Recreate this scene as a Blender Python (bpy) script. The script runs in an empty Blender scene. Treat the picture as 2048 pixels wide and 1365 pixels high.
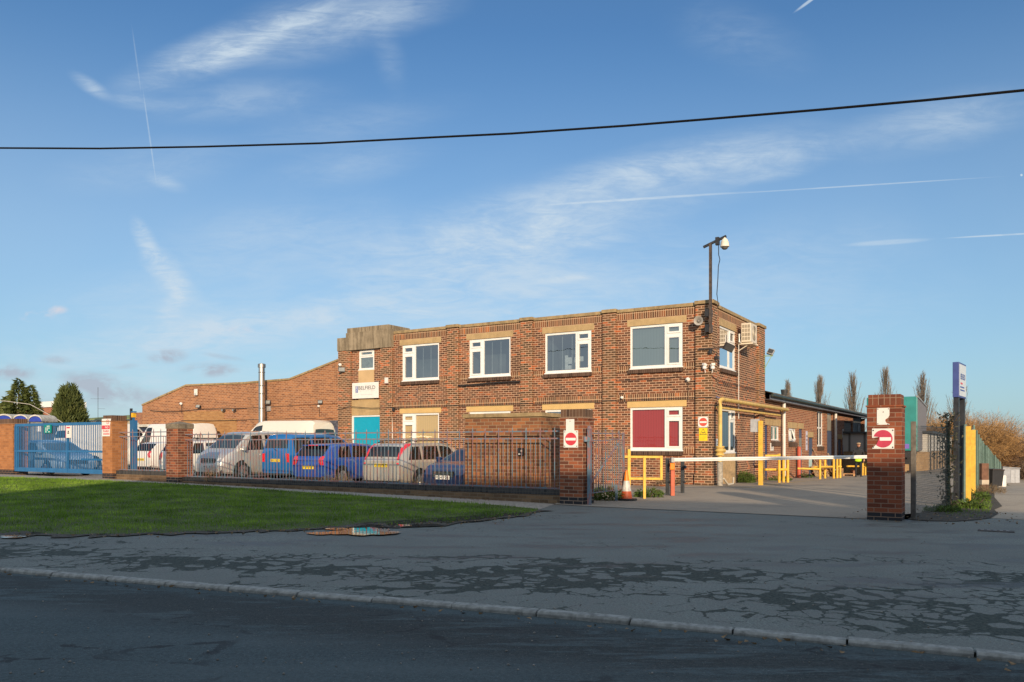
import bpy, bmesh, math, random
import numpy as np
from mathutils import Vector, Matrix
random.seed(7); np.random.seed(7)
PI = math.pi
S = bpy.context.scene
COL = S.collection
F, CX, HY, H = 1589.0, 1024.0, 888.0, 1.45      # focal (px), principal x, horizon row, eye height
TH = math.atan2(-.5232, .8522)                   # the site grid is turned against the view
CU, SU = .8522, .5232
def uv(u, v): return (CU*u + SU*v, -SU*u + CU*v)
def toUV(x, y): return (CU*x - SU*y, SU*x + CU*y)
def u_on_v(px, v):
    t = (px-CX)/F; return v*(CU*t-SU)/(CU+SU*t)
def v_on_u(px, u):
    t = (px-CX)/F; return u*(CU+SU*t)/(CU*t-SU)
def dep(u, v): return -SU*u + CU*v
def zat(py, Y): return H + (HY-py)*Y/F
def lerp(a, b, t): return a+(b-a)*t
def clamp(x, a=0., b=1.): return max(a, min(b, x))
def g(u, v):
    base = clamp(-.0095*(u+8), 0, .2)
    if u < -7: s = .018
    elif u < -4.5: s = lerp(.018, .008, (u+7)/2.5)
    elif u < -1.8: s = .008
    elif u < -.8: s = lerp(.008, .041, (u+1.8))
    else: s = .041
    return base - s*max(0, min(v, 95)-27.5)
def gxy(x, y): return g(*toUV(x, y))
def gp(px, py):                                   # where a ground point of the view lies
    z = 0
    for _ in range(12):
        Y = (H-z)*F/(py-HY); X = (px-CX)/F*Y; z = gxy(X, Y)
    return (X, Y)

# ------------------------------------------------------------------ mesh builder
class MB:
    def __init__(s): s.v = []; s.f = []
    def add(s, vs, fs, M=None):
        o = len(s.v)
        s.v += [tuple(M @ Vector(p)) if M else tuple(p) for p in vs]
        s.f += [tuple(i+o for i in f) for f in fs]; return s
    def box(s, x0, x1, y0, y1, z0, z1, M=None):
        vs = [(x, y, z) for z in (z0, z1) for y in (y0, y1) for x in (x0, x1)]
        return s.add(vs, [(0,2,3,1),(4,5,7,6),(0,1,5,4),(2,6,7,3),(0,4,6,2),(1,3,7,5)], M)
    def quad(s, a, b, c, d, M=None): return s.add([a, b, c, d], [(0,1,2,3)], M)
    def prism(s, poly, y0, y1, M=None):            # poly in x,z extruded along y
        n = len(poly)
        vs = [(x, y0, z) for x, z in poly]+[(x, y1, z) for x, z in poly]
        fs = [tuple(range(n)), tuple(range(2*n-1, n-1, -1))]
        fs += [(i, i+n, (i+1) % n+n, (i+1) % n) for i in range(n)]
        return s.add(vs, fs, M)
    def tube(s, path, r, n=6, M=None, cap=True):
        path = [Vector(p) for p in path]; k = len(path)
        rs = r if isinstance(r, (list, tuple)) else [r]*k
        vs = []; fs = []
        up = Vector((0, 0, 1))
        for i, p in enumerate(path):
            d = (path[min(i+1, k-1)]-path[max(i-1, 0)]).normalized()
            a = up if abs(d.dot(up)) < .95 else Vector((1, 0, 0))
            x = d.cross(a).normalized(); y = d.cross(x)
            for j in range(n):
                t = 2*PI*(j+.5)/n; vs.append(p+(x*math.cos(t)+y*math.sin(t))*rs[i])
        for i in range(k-1):
            for j in range(n):
                a = i*n+j; b = i*n+(j+1) % n; fs.append((a, b, b+n, a+n))
        if cap: fs += [tuple(range(n-1, -1, -1)), tuple(range((k-1)*n, k*n))]
        return s.add(vs, fs, M)
    def bar(s, p0, p1, w, h=None, M=None):         # rectangular bar
        h = h or w
        p0 = Vector(p0); p1 = Vector(p1); d = (p1-p0).normalized()
        a = Vector((0, 0, 1)) if abs(d.z) < .95 else Vector((0, 1, 0))
        x = d.cross(a).normalized()*w/2; y = d.cross(x).normalized()*h/2
        vs = [p+sx*x+sy*y for p in (p0, p1) for sx, sy in ((-1,-1),(1,-1),(1,1),(-1,1))]
        return s.add(vs, [(3,2,1,0),(4,5,6,7),(0,1,5,4),(1,2,6,5),(2,3,7,6),(3,0,4,7)], M)
    def lathe(s, prof, n=16, M=None):              # prof: (r, z) about z
        vs = []; fs = []
        for r, z in prof:
            for j in range(n):
                t = 2*PI*j/n; vs.append((r*math.cos(t), r*math.sin(t), z))
        for i in range(len(prof)-1):
            for j in range(n):
                a = i*n+j; b = i*n+(j+1) % n; fs.append((a, b, b+n, a+n))
        fs += [tuple(range(n-1, -1, -1)), tuple(range((len(prof)-1)*n, len(prof)*n))]
        return s.add(vs, fs, M)
    def build(s, name, mat, parent=None, loc=None, rot=0, smooth=False, bevel=0, tag_=None):
        me = bpy.data.meshes.new(name)
        me.from_pydata([tuple(p) for p in s.v], [], s.f)
        if mat: me.materials.append(mat)
        bm = bmesh.new(); bm.from_mesh(me)
        bmesh.ops.recalc_face_normals(bm, faces=bm.faces); bm.to_mesh(me); bm.free()
        if smooth:
            for p in me.polygons: p.use_smooth = True
        o = bpy.data.objects.new(name, me); COL.objects.link(o)
        if parent: o.parent = parent
        if loc: o.location = loc
        if rot: o.rotation_euler = (0, 0, rot)
        if smooth:
            m = o.modifiers.new('es', 'EDGE_SPLIT'); m.split_angle = math.radians(smooth if smooth > 1 else 38)
        if bevel:
            m = o.modifiers.new('bv', 'BEVEL'); m.width = bevel; m.segments = 2; m.limit_method = 'ANGLE'
        if tag_: tag(o, *tag_)
        return o
def rawmesh(name, verts, faces_n, k, mat, parent=None, loc=None):   # numpy verts, k-gons in sequence
    me = bpy.data.meshes.new(name)
    nv = len(verts)
    me.vertices.add(nv); me.vertices.foreach_set('co', np.asarray(verts, dtype=np.float32).ravel())
    me.loops.add(faces_n*k); me.polygons.add(faces_n)
    me.loops.foreach_set('vertex_index', np.arange(faces_n*k, dtype=np.int32))
    me.polygons.foreach_set('loop_start', np.arange(0, faces_n*k, k, dtype=np.int32))
    me.update(calc_edges=True)
    me.materials.append(mat)
    o = bpy.data.objects.new(name, me); COL.objects.link(o)
    if parent: o.parent = parent
    if loc: o.location = loc
    return o
def tag(o, label=None, cat=None, group=None, kind=None):
    if label: o['label'] = label
    if cat: o['category'] = cat
    if group: o['group'] = group
    if kind: o['kind'] = kind
    return o
def thing(name, label, cat, loc, rot=TH, group=None):
    o = bpy.data.objects.new(name, None); COL.objects.link(o); o.empty_display_size = .2
    o.location = loc; o.rotation_euler = (0, 0, rot)
    return tag(o, label, cat, group)
def uvthing(name, label, cat, u, v, z=0, group=None, rot=TH):
    x, y = uv(u, v); return thing(name, label, cat, (x, y, z), rot, group)
def dup(root, loc, rot=None, label=None, group=None):
    r = root.copy(); COL.objects.link(r); r.location = loc
    if rot is not None: r.rotation_euler = (0, 0, rot)
    if label: r['label'] = label
    if group: r['group'] = group
    for ch in list(root.children):
        c = ch.copy(); COL.objects.link(c); c.parent = r
        for gch in ch.children:
            d = gch.copy(); COL.objects.link(d); d.parent = c
    return r
def struct(o): o['kind'] = 'structure'; return o
RX90 = Matrix.Rotation(PI/2, 4, 'X')
MS = Matrix(((0,-1,0,0),(1,0,0,0),(0,0,1,0),(0,0,0,1)))   # elevation x->v, outward(-y)->u : side walls
def T(x, y, z): return Matrix.Translation((x, y, z))

# ------------------------------------------------------------------ nodes
class NT:
    def __init__(s, nt): s.nt = nt
    def n(s, t, **k):
        nd = s.nt.nodes.new(t)
        for a, b in k.items():
            if a.startswith('i_'): s.set(nd.inputs[a[2:].replace('_', ' ')], b)
            else: setattr(nd, a, b)
        return nd
    def set(s, sock, b):
        if isinstance(b, bpy.types.NodeSocket): s.nt.links.new(b, sock)
        elif isinstance(b, (tuple, list)) and sock.type == 'RGBA' and len(b) == 3: sock.default_value = (*b, 1)
        else: sock.default_value = b
    def m(s, op, a, b=0., c=0., clamp=False):
        nd = s.n('ShaderNodeMath', operation=op); nd.use_clamp = clamp
        for i, x in enumerate((a, b, c)): s.set(nd.inputs[i], x)
        return nd.outputs[0]
    def mix(s, f, a, b, mode='MIX'):
        nd = s.n('ShaderNodeMix', data_type='RGBA', blend_type=mode)
        s.set(nd.inputs[0], f); s.set(nd.inputs[6], a); s.set(nd.inputs[7], b); return nd.outputs[2]
    def mr(s, x, a, b, c=0., d=1., smooth=True):
        nd = s.n('ShaderNodeMapRange'); nd.interpolation_type = 'SMOOTHSTEP' if smooth else 'LINEAR'
        for i, q in enumerate((x, a, b, c, d)): s.set(nd.inputs[i], q)
        return nd.outputs[0]
    def noise(s, vec, scale, detail=4, rough=.55, dist=0.):
        nd = s.n('ShaderNodeTexNoise'); s.set(nd.inputs['Vector'], vec)
        for k, q in (('Scale', scale), ('Detail', detail), ('Roughness', rough), ('Distortion', dist)): nd.inputs[k].default_value = q
        return nd.outputs[0]
    def mapping(s, vec, loc=(0,0,0), rot=(0,0,0), sc=(1,1,1), vt='POINT'):
        nd = s.n('ShaderNodeMapping', vector_type=vt); s.set(nd.inputs[0], vec)
        nd.inputs['Location'].default_value = loc; nd.inputs['Rotation'].default_value = rot; nd.inputs['Scale'].default_value = sc
        return nd.outputs[0]
    def ramp(s, f, stops, interp='LINEAR'):
        nd = s.n('ShaderNodeValToRGB'); s.set(nd.inputs[0], f); cr = nd.color_ramp; cr.interpolation = interp
        while len(cr.elements) < len(stops): cr.elements.new(.5)
        for e, (p, c) in zip(cr.elements, stops): e.position = p; e.color = (*c, 1)
        return nd.outputs[0]
    def bump(s, h, st=.3, dist=.01):
        nd = s.n('ShaderNodeBump'); s.set(nd.inputs['Height'], h); nd.inputs['Strength'].default_value = st; nd.inputs['Distance'].default_value = dist
        return nd.outputs[0]
MATS = {}
def newmat(name):
    m = bpy.data.materials.new(name); m.use_nodes = True; nt = m.node_tree
    b = nt.nodes['Principled BSDF']; return m, NT(nt), b
def coords(N, which='Object'): return N.n('ShaderNodeTexCoord').outputs[which]
def mat(name, col, rough=.6, metal=0., var=.15, scale=6., spec=.5, coat=0., dirt=0., dirtcol=(.05,.04,.03), bump=0.):
    if name in MATS: return MATS[name]
    m, N, b = newmat(name)
    c = coords(N)
    f = N.noise(c, scale, 5, .6)
    f = N.mr(f, .3, .7)
    out = N.mix(f, tuple(x*(1-var) for x in col), tuple(min(1, x*(1+var)) for x in col))
    if dirt:
        d = N.mr(N.noise(N.mapping(c, sc=(1, 1, .35)), scale*.7, 8, .7), .5, .72)
        out = N.mix(N.m('MULTIPLY', d, dirt), out, dirtcol)
    N.set(b.inputs['Base Color'], out)
    b.inputs['Roughness'].default_value = rough; b.inputs['Metallic'].default_value = metal
    b.inputs['Specular IOR Level'].default_value = spec; b.inputs['Coat Weight'].default_value = coat
    b.inputs['Coat Roughness'].default_value = .05
    if bump: N.set(b.inputs['Normal'], N.bump(N.noise(c, scale*6, 4), bump, .005))
    MATS[name] = m; return m
def brick(name, stops, mortar, bw=.245, bh=.0857, ms=.012, offset=.5, stain=.25, staincol=(.05,.035,.025), vert=False, rough=.85, big=.5, low=None, basez=None, basecol=(.03,.03,.035)):
    m, N, b = newmat(name)
    tc = N.n('ShaderNodeTexCoord'); sp = N.n('ShaderNodeSeparateXYZ'); N.set(sp.inputs[0], tc.outputs['Object'])
    sn = N.n('ShaderNodeSeparateXYZ'); N.set(sn.inputs[0], tc.outputs['Normal'])
    ax = N.m('GREATER_THAN', N.m('ABSOLUTE', sn.outputs[0]), .7)
    h = N.m('ADD', N.m('MULTIPLY', sp.outputs[1], ax), N.m('MULTIPLY', sp.outputs[0], N.m('SUBTRACT', 1., ax)))
    top = N.m('GREATER_THAN', N.m('ABSOLUTE', sn.outputs[2]), .7)
    z = N.m('ADD', N.m('MULTIPLY', sp.outputs[1], top), N.m('MULTIPLY', sp.outputs[2], N.m('SUBTRACT', 1., top)))
    cb = N.n('ShaderNodeCombineXYZ')
    N.set(cb.inputs[0], z if vert else h); N.set(cb.inputs[1], h if vert else z)
    bt = N.n('ShaderNodeTexBrick'); N.set(bt.inputs['Vector'], cb.outputs[0])
    bt.offset = 0. if vert else offset
    for k, q in (('Scale', 1.), ('Mortar Size', ms/2), ('Mortar Smooth', .15), ('Bias', 0.), ('Brick Width', bw), ('Row Height', bh)): bt.inputs[k].default_value = q
    bt.inputs['Color1'].default_value = (0,0,0,1); bt.inputs['Color2'].default_value = (1,1,1,1); bt.inputs['Mortar'].default_value = (0,0,0,1)
    jit = N.m('MULTIPLY', N.m('SUBTRACT', N.noise(tc.outputs['Object'], 1.3, 3), .5), big)
    r = N.m('ADD', bt.outputs['Color'], jit, clamp=True)
    col = N.ramp(r, stops)
    col = N.mix(.35, col, N.mix(N.noise(tc.outputs['Object'], 40, 3), (0,0,0), (1,1,1)), 'SOFT_LIGHT')
    col = N.mix(bt.outputs['Fac'], col, mortar)
    st = N.mr(N.noise(N.mapping(tc.outputs['Object'], sc=(1,1,.6)), .9, 8, .65), .48, .75)
    col = N.mix(N.m('MULTIPLY', st, stain), col, staincol)
    if basez is not None:
        k = N.m('LESS_THAN', sp.outputs[2], basez)
        col = N.mix(N.m('MULTIPLY', k, N.m('SUBTRACT', 1., bt.outputs['Fac'])), col, basecol)
    N.set(b.inputs['Base Color'], col); b.inputs['Roughness'].default_value = rough; b.inputs['Specular IOR Level'].default_value = .25
    hh = N.m('SUBTRACT', N.m('MULTIPLY', N.noise(tc.outputs['Object'], 60, 3), .3), bt.outputs['Fac'])
    N.set(b.inputs['Normal'], N.bump(hh, .5, .008))
    MATS[name] = m; return m

OFF = [(0, (.075,.036,.024)), (.35, (.125,.056,.032)), (.65, (.19,.078,.042)), (.86, (.27,.098,.048)), (1, (.43,.125,.045))]
B_office = brick('office_brick', OFF, (.56,.37,.245), ms=.022, big=.4, stain=.35)
B_pilaster = brick('pilaster_brick', [(0, (.075,.045,.025)), (.4, (.13,.068,.033)), (.72, (.19,.088,.04)), (.86, (.30,.10,.045)), (1, (.48,.13,.045))], (.56,.37,.245), ms=.022, big=.4)
B_side = brick('side_brick', [(0, (.085,.048,.028)), (.5, (.15,.078,.04)), (1, (.24,.10,.055))], (.46,.32,.215), bw=.16, ms=.022)
B_sold = brick('soldier_brick', [(0, (.09,.045,.025)), (.5, (.16,.07,.037)), (.9, (.26,.10,.045)), (1, (.42,.13,.04))], (.55,.38,.24), bw=.26, bh=.0857, vert=True, ms=.024)
B_sill = brick('sill_brick', [(0, (.05,.03,.022)), (1, (.12,.07,.05))], (.2,.14,.1), bw=.26, bh=.0857, vert=True, ms=.014)
B_shop = brick('workshop_brick', [(0, (.20,.085,.045)), (.5, (.30,.13,.062)), (1, (.40,.175,.078))], (.48,.30,.19), ms=.022, stain=.35, staincol=(.12,.07,.04), big=.9)
B_yel = brick('yellow_brick', [(0, (.30,.15,.06)), (1, (.42,.23,.095))], (.42,.28,.16), ms=.012, stain=.2, staincol=(.2,.12,.06))
B_shed = brick('shed_brick', [(0, (.15,.05,.028)), (.5, (.27,.09,.045)), (1, (.36,.13,.065))], (.48,.33,.22), ms=.022, stain=.2)
B_pier = brick('pier_brick', [(0, (.11,.042,.026)), (.4, (.19,.062,.034)), (1, (.34,.11,.05))], (.34,.24,.175), ms=.015, stain=.35, basez=.17)
B_pierr = brick('gate_pier_brick', [(0, (.13,.038,.022)), (.5, (.21,.06,.03)), (1, (.29,.088,.042))], (.27,.18,.13), ms=.014, stain=.15, basez=.16)
B_pierl = brick('orange_pier_brick', [(0, (.30,.125,.05)), (.5, (.38,.16,.06)), (1, (.44,.19,.075))], (.36,.2,.12), ms=.01, stain=.2, basez=.2, staincol=(.2,.1,.05))
B_cap = brick('coping_brick', [(0, (.07,.042,.03)), (1, (.17,.095,.06))], (.25,.18,.13), bw=.26, bh=.0857, vert=True, ms=.014)
B_capr = brick('red_coping_brick', [(0, (.12,.04,.025)), (1, (.23,.075,.04))], (.3,.2,.14), bw=.26, bh=.1, vert=True, ms=.014)
B_blue = brick('blue_brick_coping', [(0, (.03,.032,.035)), (1, (.07,.068,.068))], (.1,.09,.08), bw=.26, bh=.0857, vert=True, ms=.012)
B_low = brick('low_wall_brick', [(0, (.12,.075,.045)), (1, (.24,.15,.085))], (.22,.17,.12), ms=.014, stain=.5)
B_terr = brick('terrace_brick', [(0, (.2,.09,.06)), (1, (.32,.15,.09))], (.3,.25,.2))
M_white = mat('white_upvc', (.80,.80,.78), .35, var=.04)
M_stone = mat('sandstone_lintel', (.44,.31,.155), .85, var=.12, scale=4, dirt=.35, dirtcol=(.2,.14,.08), bump=.2)
M_lint2 = mat('painted_lintel', (.62,.42,.17), .7, var=.06, scale=3, dirt=.15, dirtcol=(.35,.24,.1))
M_cope = mat('weathered_coping', (.33,.24,.125), .9, var=.25, scale=5, dirt=.6, dirtcol=(.09,.07,.045), bump=.4)
M_render = mat('cream_render', (.55,.38,.2), .85, var=.07, scale=3, dirt=.2, dirtcol=(.35,.22,.12))
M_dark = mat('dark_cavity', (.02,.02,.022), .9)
M_black = mat('black_metal', (.025,.025,.028), .45, var=.3, scale=12)
M_char = mat('charcoal_metal', (.045,.05,.055), .5, var=.25, scale=8)
M_wplast = mat('white_plastic', (.72,.70,.66), .4, var=.06)
M_yellow = mat('yellow_paint', (.78,.47,.06), .55, var=.14, scale=9, dirt=.55, dirtcol=(.36,.20,.06))
M_yellowb = mat('bright_yellow', (.85,.62,.02), .45, var=.04)
M_red = mat('sign_red', (.62,.05,.07), .4, var=.04)
M_redf = mat('faded_sign_red', (.52,.055,.10), .4, var=.1)
M_sign = mat('sign_white', (.78,.76,.73), .4, var=.04, dirt=.12, dirtcol=(.5,.42,.33))
M_grey = mat('grey_metal', (.35,.36,.37), .5, var=.12)
M_roof = mat('roof_felt', (.06,.06,.06), .95)
M_fence = None

def glassmat(name, tint=(.6,.67,.70), refl=.40, rough=.01, body=0., bodycol=(.1,.13,.15)):
    m = bpy.data.materials.new(name); m.use_nodes = True; nt = m.node_tree; nt.nodes.clear(); N = NT(nt)
    out = N.n('ShaderNodeOutputMaterial'); gl = N.n('ShaderNodeBsdfGlossy'); gl.inputs['Roughness'].default_value = rough
    gl.inputs['Color'].default_value = (.95,.97,1,1)
    tr = N.n('ShaderNodeBsdfTransparent'); tr.inputs[0].default_value = (*tint, 1)
    base = tr.outputs[0]
    if body:
        df = N.n('ShaderNodeBsdfDiffuse'); df.inputs[0].default_value = (*bodycol, 1)
        mx = N.n('ShaderNodeMixShader'); mx.inputs[0].default_value = body
        nt.links.new(tr.outputs[0], mx.inputs[1]); nt.links.new(df.outputs[0], mx.inputs[2]); base = mx.outputs[0]
    lw = N.n('ShaderNodeLayerWeight'); lw.inputs[0].default_value = .2
    f = N.m('ADD', N.m('MULTIPLY', lw.outputs['Fresnel'], .6), refl*.6, clamp=True)
    # panes are never perfectly flat
    nb = N.bump(N.noise(coords(N), 1.6, 2), .05, .02); nt.links.new(nb, gl.inputs['Normal'])
    mx = N.n('ShaderNodeMixShader'); nt.links.new(f, mx.inputs[0]); nt.links.new(base, mx.inputs[1]); nt.links.new(gl.outputs[0], mx.inputs[2])
    nt.links.new(mx.outputs[0], out.inputs[0]); return m
G_win = glassmat('window_glass')
G_car = glassmat('car_glass', tint=(.02,.03,.035), refl=.13, body=.25, bodycol=(.02,.025,.03))
G_carl = glassmat('windscreen_glass', tint=(.35,.42,.42), refl=.30, body=.3, bodycol=(.05,.07,.07))

def text(body, mat_, parent, M, width=None, height=None, name='lettering', ext=.002, space=1.0, bold=.012):
    cu = bpy.data.curves.new('t', 'FONT'); cu.body = body; cu.size = 1; cu.extrude = 0; cu.space_character = space; cu.offset = bold
    cu.align_x = 'CENTER'; cu.resolution_u = 2
    o = bpy.data.objects.new('t', cu)
    me = bpy.data.meshes.new_from_object(o)
    bpy.data.objects.remove(o); bpy.data.curves.remove(cu)
    co = [v.co.copy() for v in me.vertices]
    if not co: return None
    x0 = min(c.x for c in co); x1 = max(c.x for c in co); y0 = min(c.y for c in co); y1 = max(c.y for c in co)
    sx = width/(x1-x0) if width else None; sy = height/(y1-y0) if height else sx
    if sx is None: sx = sy
    R = M @ RX90                                    # text stands in the xz plane facing -y
    for v in me.vertices:
        c = v.co; v.co = R @ Vector(((c.x-(x0+x1)/2)*sx, (c.y-(y0+y1)/2)*sy, ext))
    me.materials.clear(); me.materials.append(mat_)
    ob = bpy.data.objects.new(name, me); COL.objects.link(ob)
    if parent: ob.parent = parent
    return ob
# ------------------------------------------------------------------ camera, sun, sky
cam = bpy.data.cameras.new('camera'); co = bpy.data.objects.new('camera', cam); COL.objects.link(co)
co.location = (0, 0, H); co.rotation_euler = (PI/2, 0, 0); cam.sensor_width = 36; cam.lens = F/2048*36
cam.shift_y = (HY-682.5)/2048; cam.clip_end = 3000; cam.clip_start = .05; S.camera = co
EL = math.radians(16); LX = -.10
ld = Vector((LX*math.cos(EL), math.cos(EL)*math.sqrt(1-LX*LX), -math.sin(EL))).normalized()
sun = bpy.data.lights.new('sun', 'SUN'); so = bpy.data.objects.new('sun', sun); COL.objects.link(so)
sun.energy = 5.0; sun.angle = math.radians(.6); sun.color = (1, .77, .52)
so.rotation_euler = ld.to_track_quat('-Z', 'Y').to_euler(); so.location = (0, -30, 30)
w = bpy.data.worlds.new('World'); S.world = w; w.use_nodes = True
N = NT(w.node_tree); bg = w.node_tree.nodes['Background']
sky = N.n('ShaderNodeTexSky'); sky.sky_type = 'NISHITA'; sky.sun_disc = False
sky.sun_elevation = EL; sky.sun_rotation = PI + math.atan2(LX, 1)
sky.air_density = 1.0; sky.dust_density = .6; sky.ozone_density = 3.2; sky.altitude = 0
d = N.n('ShaderNodeTexCoord').outputs['Generated']
sp = N.n('ShaderNodeSeparateXYZ'); N.set(sp.inputs[0], d)
yy = N.m('MAXIMUM', sp.outputs[1], .08)
cb = N.n('ShaderNodeCombineXYZ'); N.set(cb.inputs[0], N.m('DIVIDE', sp.outputs[0], yy)); N.set(cb.inputs[1], N.m('DIVIDE', sp.outputs[2], yy))
ab = cb.outputs[0]                                  # direction tangents of the half sky in front
def cloud(px, py, ax, ay, ang, st, hard=0.):
    q = N.mapping(ab, loc=((px-CX)/F, (HY-py)/F, 0), rot=(0, 0, math.radians(ang)), sc=(ax/F, ay/F, 1), vt='TEXTURE')
    ln = N.n('ShaderNodeVectorMath', operation='LENGTH'); N.set(ln.inputs[0], q)
    return N.mr(ln.outputs['Value'], 1., hard, 0., st)
def addall(l):
    r = l[0]
    for x in l[1:]: r = N.m('ADD', r, x)
    return r
wisp = N.noise(N.mapping(ab, rot=(0,0,math.radians(-18)), sc=(2.6, 6.5, 1)), 2.6, 10, .66, .7)
wisp2 = N.noise(N.mapping(ab, rot=(0,0,math.radians(-28)), sc=(3, 14, 1)), 5., 8, .65, 1.2)
rip = N.noise(N.mapping(ab, rot=(0,0,math.radians(12)), sc=(9, 34, 1)), 2.6, 8, .68, 1.1)
m1 = addall([cloud(*a) for a in ((430,105,270,60,20,.85),(560,60,200,30,24,.5),(640,50,300,95,14,.55),(800,20,170,60,8,.3),(480,200,260,60,4,.32),(180,172,60,20,-32,.6),(290,205,110,24,-6,.4),
      (780,120,40,90,15,.25),(480,660,600,60,9,.6),(960,560,520,190,13,.6),(1080,440,620,110,14,.5),(300,330,260,70,8,.2),(560,480,380,110,8,.35),(330,610,380,110,4,.35),(700,330,240,60,12,.25),(700,250,300,60,10,.2),(1500,520,500,110,6,.25),(1330,330,420,60,13,.55),(1560,315,220,50,13,.5),(1880,245,280,75,12,.45),(1185,488,100,20,8,.35),
      (1540,352,110,18,8,.3),(300,780,900,170,0,.45),(1300,650,800,150,5,.38),(1150,556,90,12,6,.35),(330,365,60,20,-20,.3),(1480,75,200,90,-20,.16))])
cov = N.m('MULTIPLY', m1, N.mr(N.m('ADD', N.m('MULTIPLY', wisp, .6), N.m('MULTIPLY', wisp2, .4)), .34, .70, .30, 1.35))
m2 = addall([cloud(*a, .2) for a in ((290,480,62,26,-62,.6),(330,540,80,40,-45,.65),(365,580,50,30,-25,.4),(345,620,60,36,55,.5))])
veil = N.m('MULTIPLY', N.mr(sp.outputs[2], .44, .20, 0., .15), N.mr(N.noise(ab, 1.3, 5, .6), .3, .7, .55, 1.25))
cov = N.m('ADD', N.m('ADD', N.m('MULTIPLY', cov, .85), veil), N.m('MULTIPLY', m2, N.mr(rip, .36, .66, .25, .80)))
def trail(x0, y0, x1, y1, wd, st): return cloud((x0+x1)/2, (y0+y1)/2, math.hypot(x1-x0, y1-y0)/2, wd, math.degrees(math.atan2(y0-y1, x1-x0)), st, .35)
tr = addall([trail(*a) for a in ((262,40,284,200,2.2,.25),(283,160,315,385,2.2,.42),(1040,414,1560,380,3.4,.5),(1380,393,2044,351,2.0,.6),(1583,29,1650,-20,4,.9),(1870,478,2120,464,2.4,.8),(1670,492,1880,478,7,.45),(2040,351,2046,350,3,2.))])
tr = N.m('MULTIPLY', tr, N.mr(wisp2, .25, .55, .5, 1.))
cov = N.m('MINIMUM', N.m('ADD', cov, N.m('MULTIPLY', tr, .75)), .88)
cov = N.m('MULTIPLY', cov, N.mr(sp.outputs[1], 0., .2))
# unseen cloud added behind and overhead to whiten and lift the fill light
fill_cloud = N.m('MULTIPLY', N.mr(N.noise(N.mapping(d, sc=(1,1,3)), 2.2, 8, .6, .5), .35, .65, .45, .95), N.m('MAXIMUM', N.mr(sp.outputs[1], .30, -.15), N.mr(sp.outputs[2], .56, .85)))
hz = N.mr(sp.outputs[2], .46, -.02, 0., .50, False)
SK_GAIN = 1.0
skc = N.mix(hz, N.mix(1., sky.outputs[0], (.64, .84, .96), 'MULTIPLY'), (2.6, 3.85, 4.75))
col = N.mix(cov, skc, (4.35, 5.15, 5.85))
col = N.mix(fill_cloud, col, (5.2, 5.7, 6.1))
puff = N.noise(N.mapping(ab, sc=(1,1.6,1)), 16, 6, .6, .3)
pk = N.m('MULTIPLY', addall([cloud(*a, .2) for a in ((72,630,46,18,0,1.1),(112,620,30,12,0,.8),(480,660,40,10,0,.3))]), N.mr(puff, .38, .58))
col = N.mix(N.m('MINIMUM', pk, .8), col, (5.2, 4.9, 5.2))
gr = N.m('MULTIPLY', addall([cloud(*a, .1) for a in ((335,713,52,20,3,1.),(425,740,85,20,0,1.),(25,744,70,24,-4,1.),(195,770,110,34,-8,1.),(110,720,45,12,-4,.6),(270,800,150,30,0,.6),(250,733,40,9,4,.4),(450,715,60,8,-10,.4),(80,800,120,25,0,.5))]), N.mr(puff, .34, .62))
col = N.mix(N.m('MINIMUM', N.m('MULTIPLY', gr, 1.2), .8), col, (3.0, 3.3, 3.9))
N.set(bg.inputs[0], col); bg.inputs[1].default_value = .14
w.cycles.sampling_method = 'MANUAL'; w.cycles.sample_map_resolution = 256
S.view_settings.view_transform = 'Standard'; S.view_settings.look = 'None'; S.view_settings.exposure = 0.0; S.view_settings.gamma = 1
S.cycles.max_bounces = 6; S.cycles.transparent_max_bounces = 16; S.cycles.caustics_reflective = False; S.cycles.caustics_refractive = False

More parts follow.
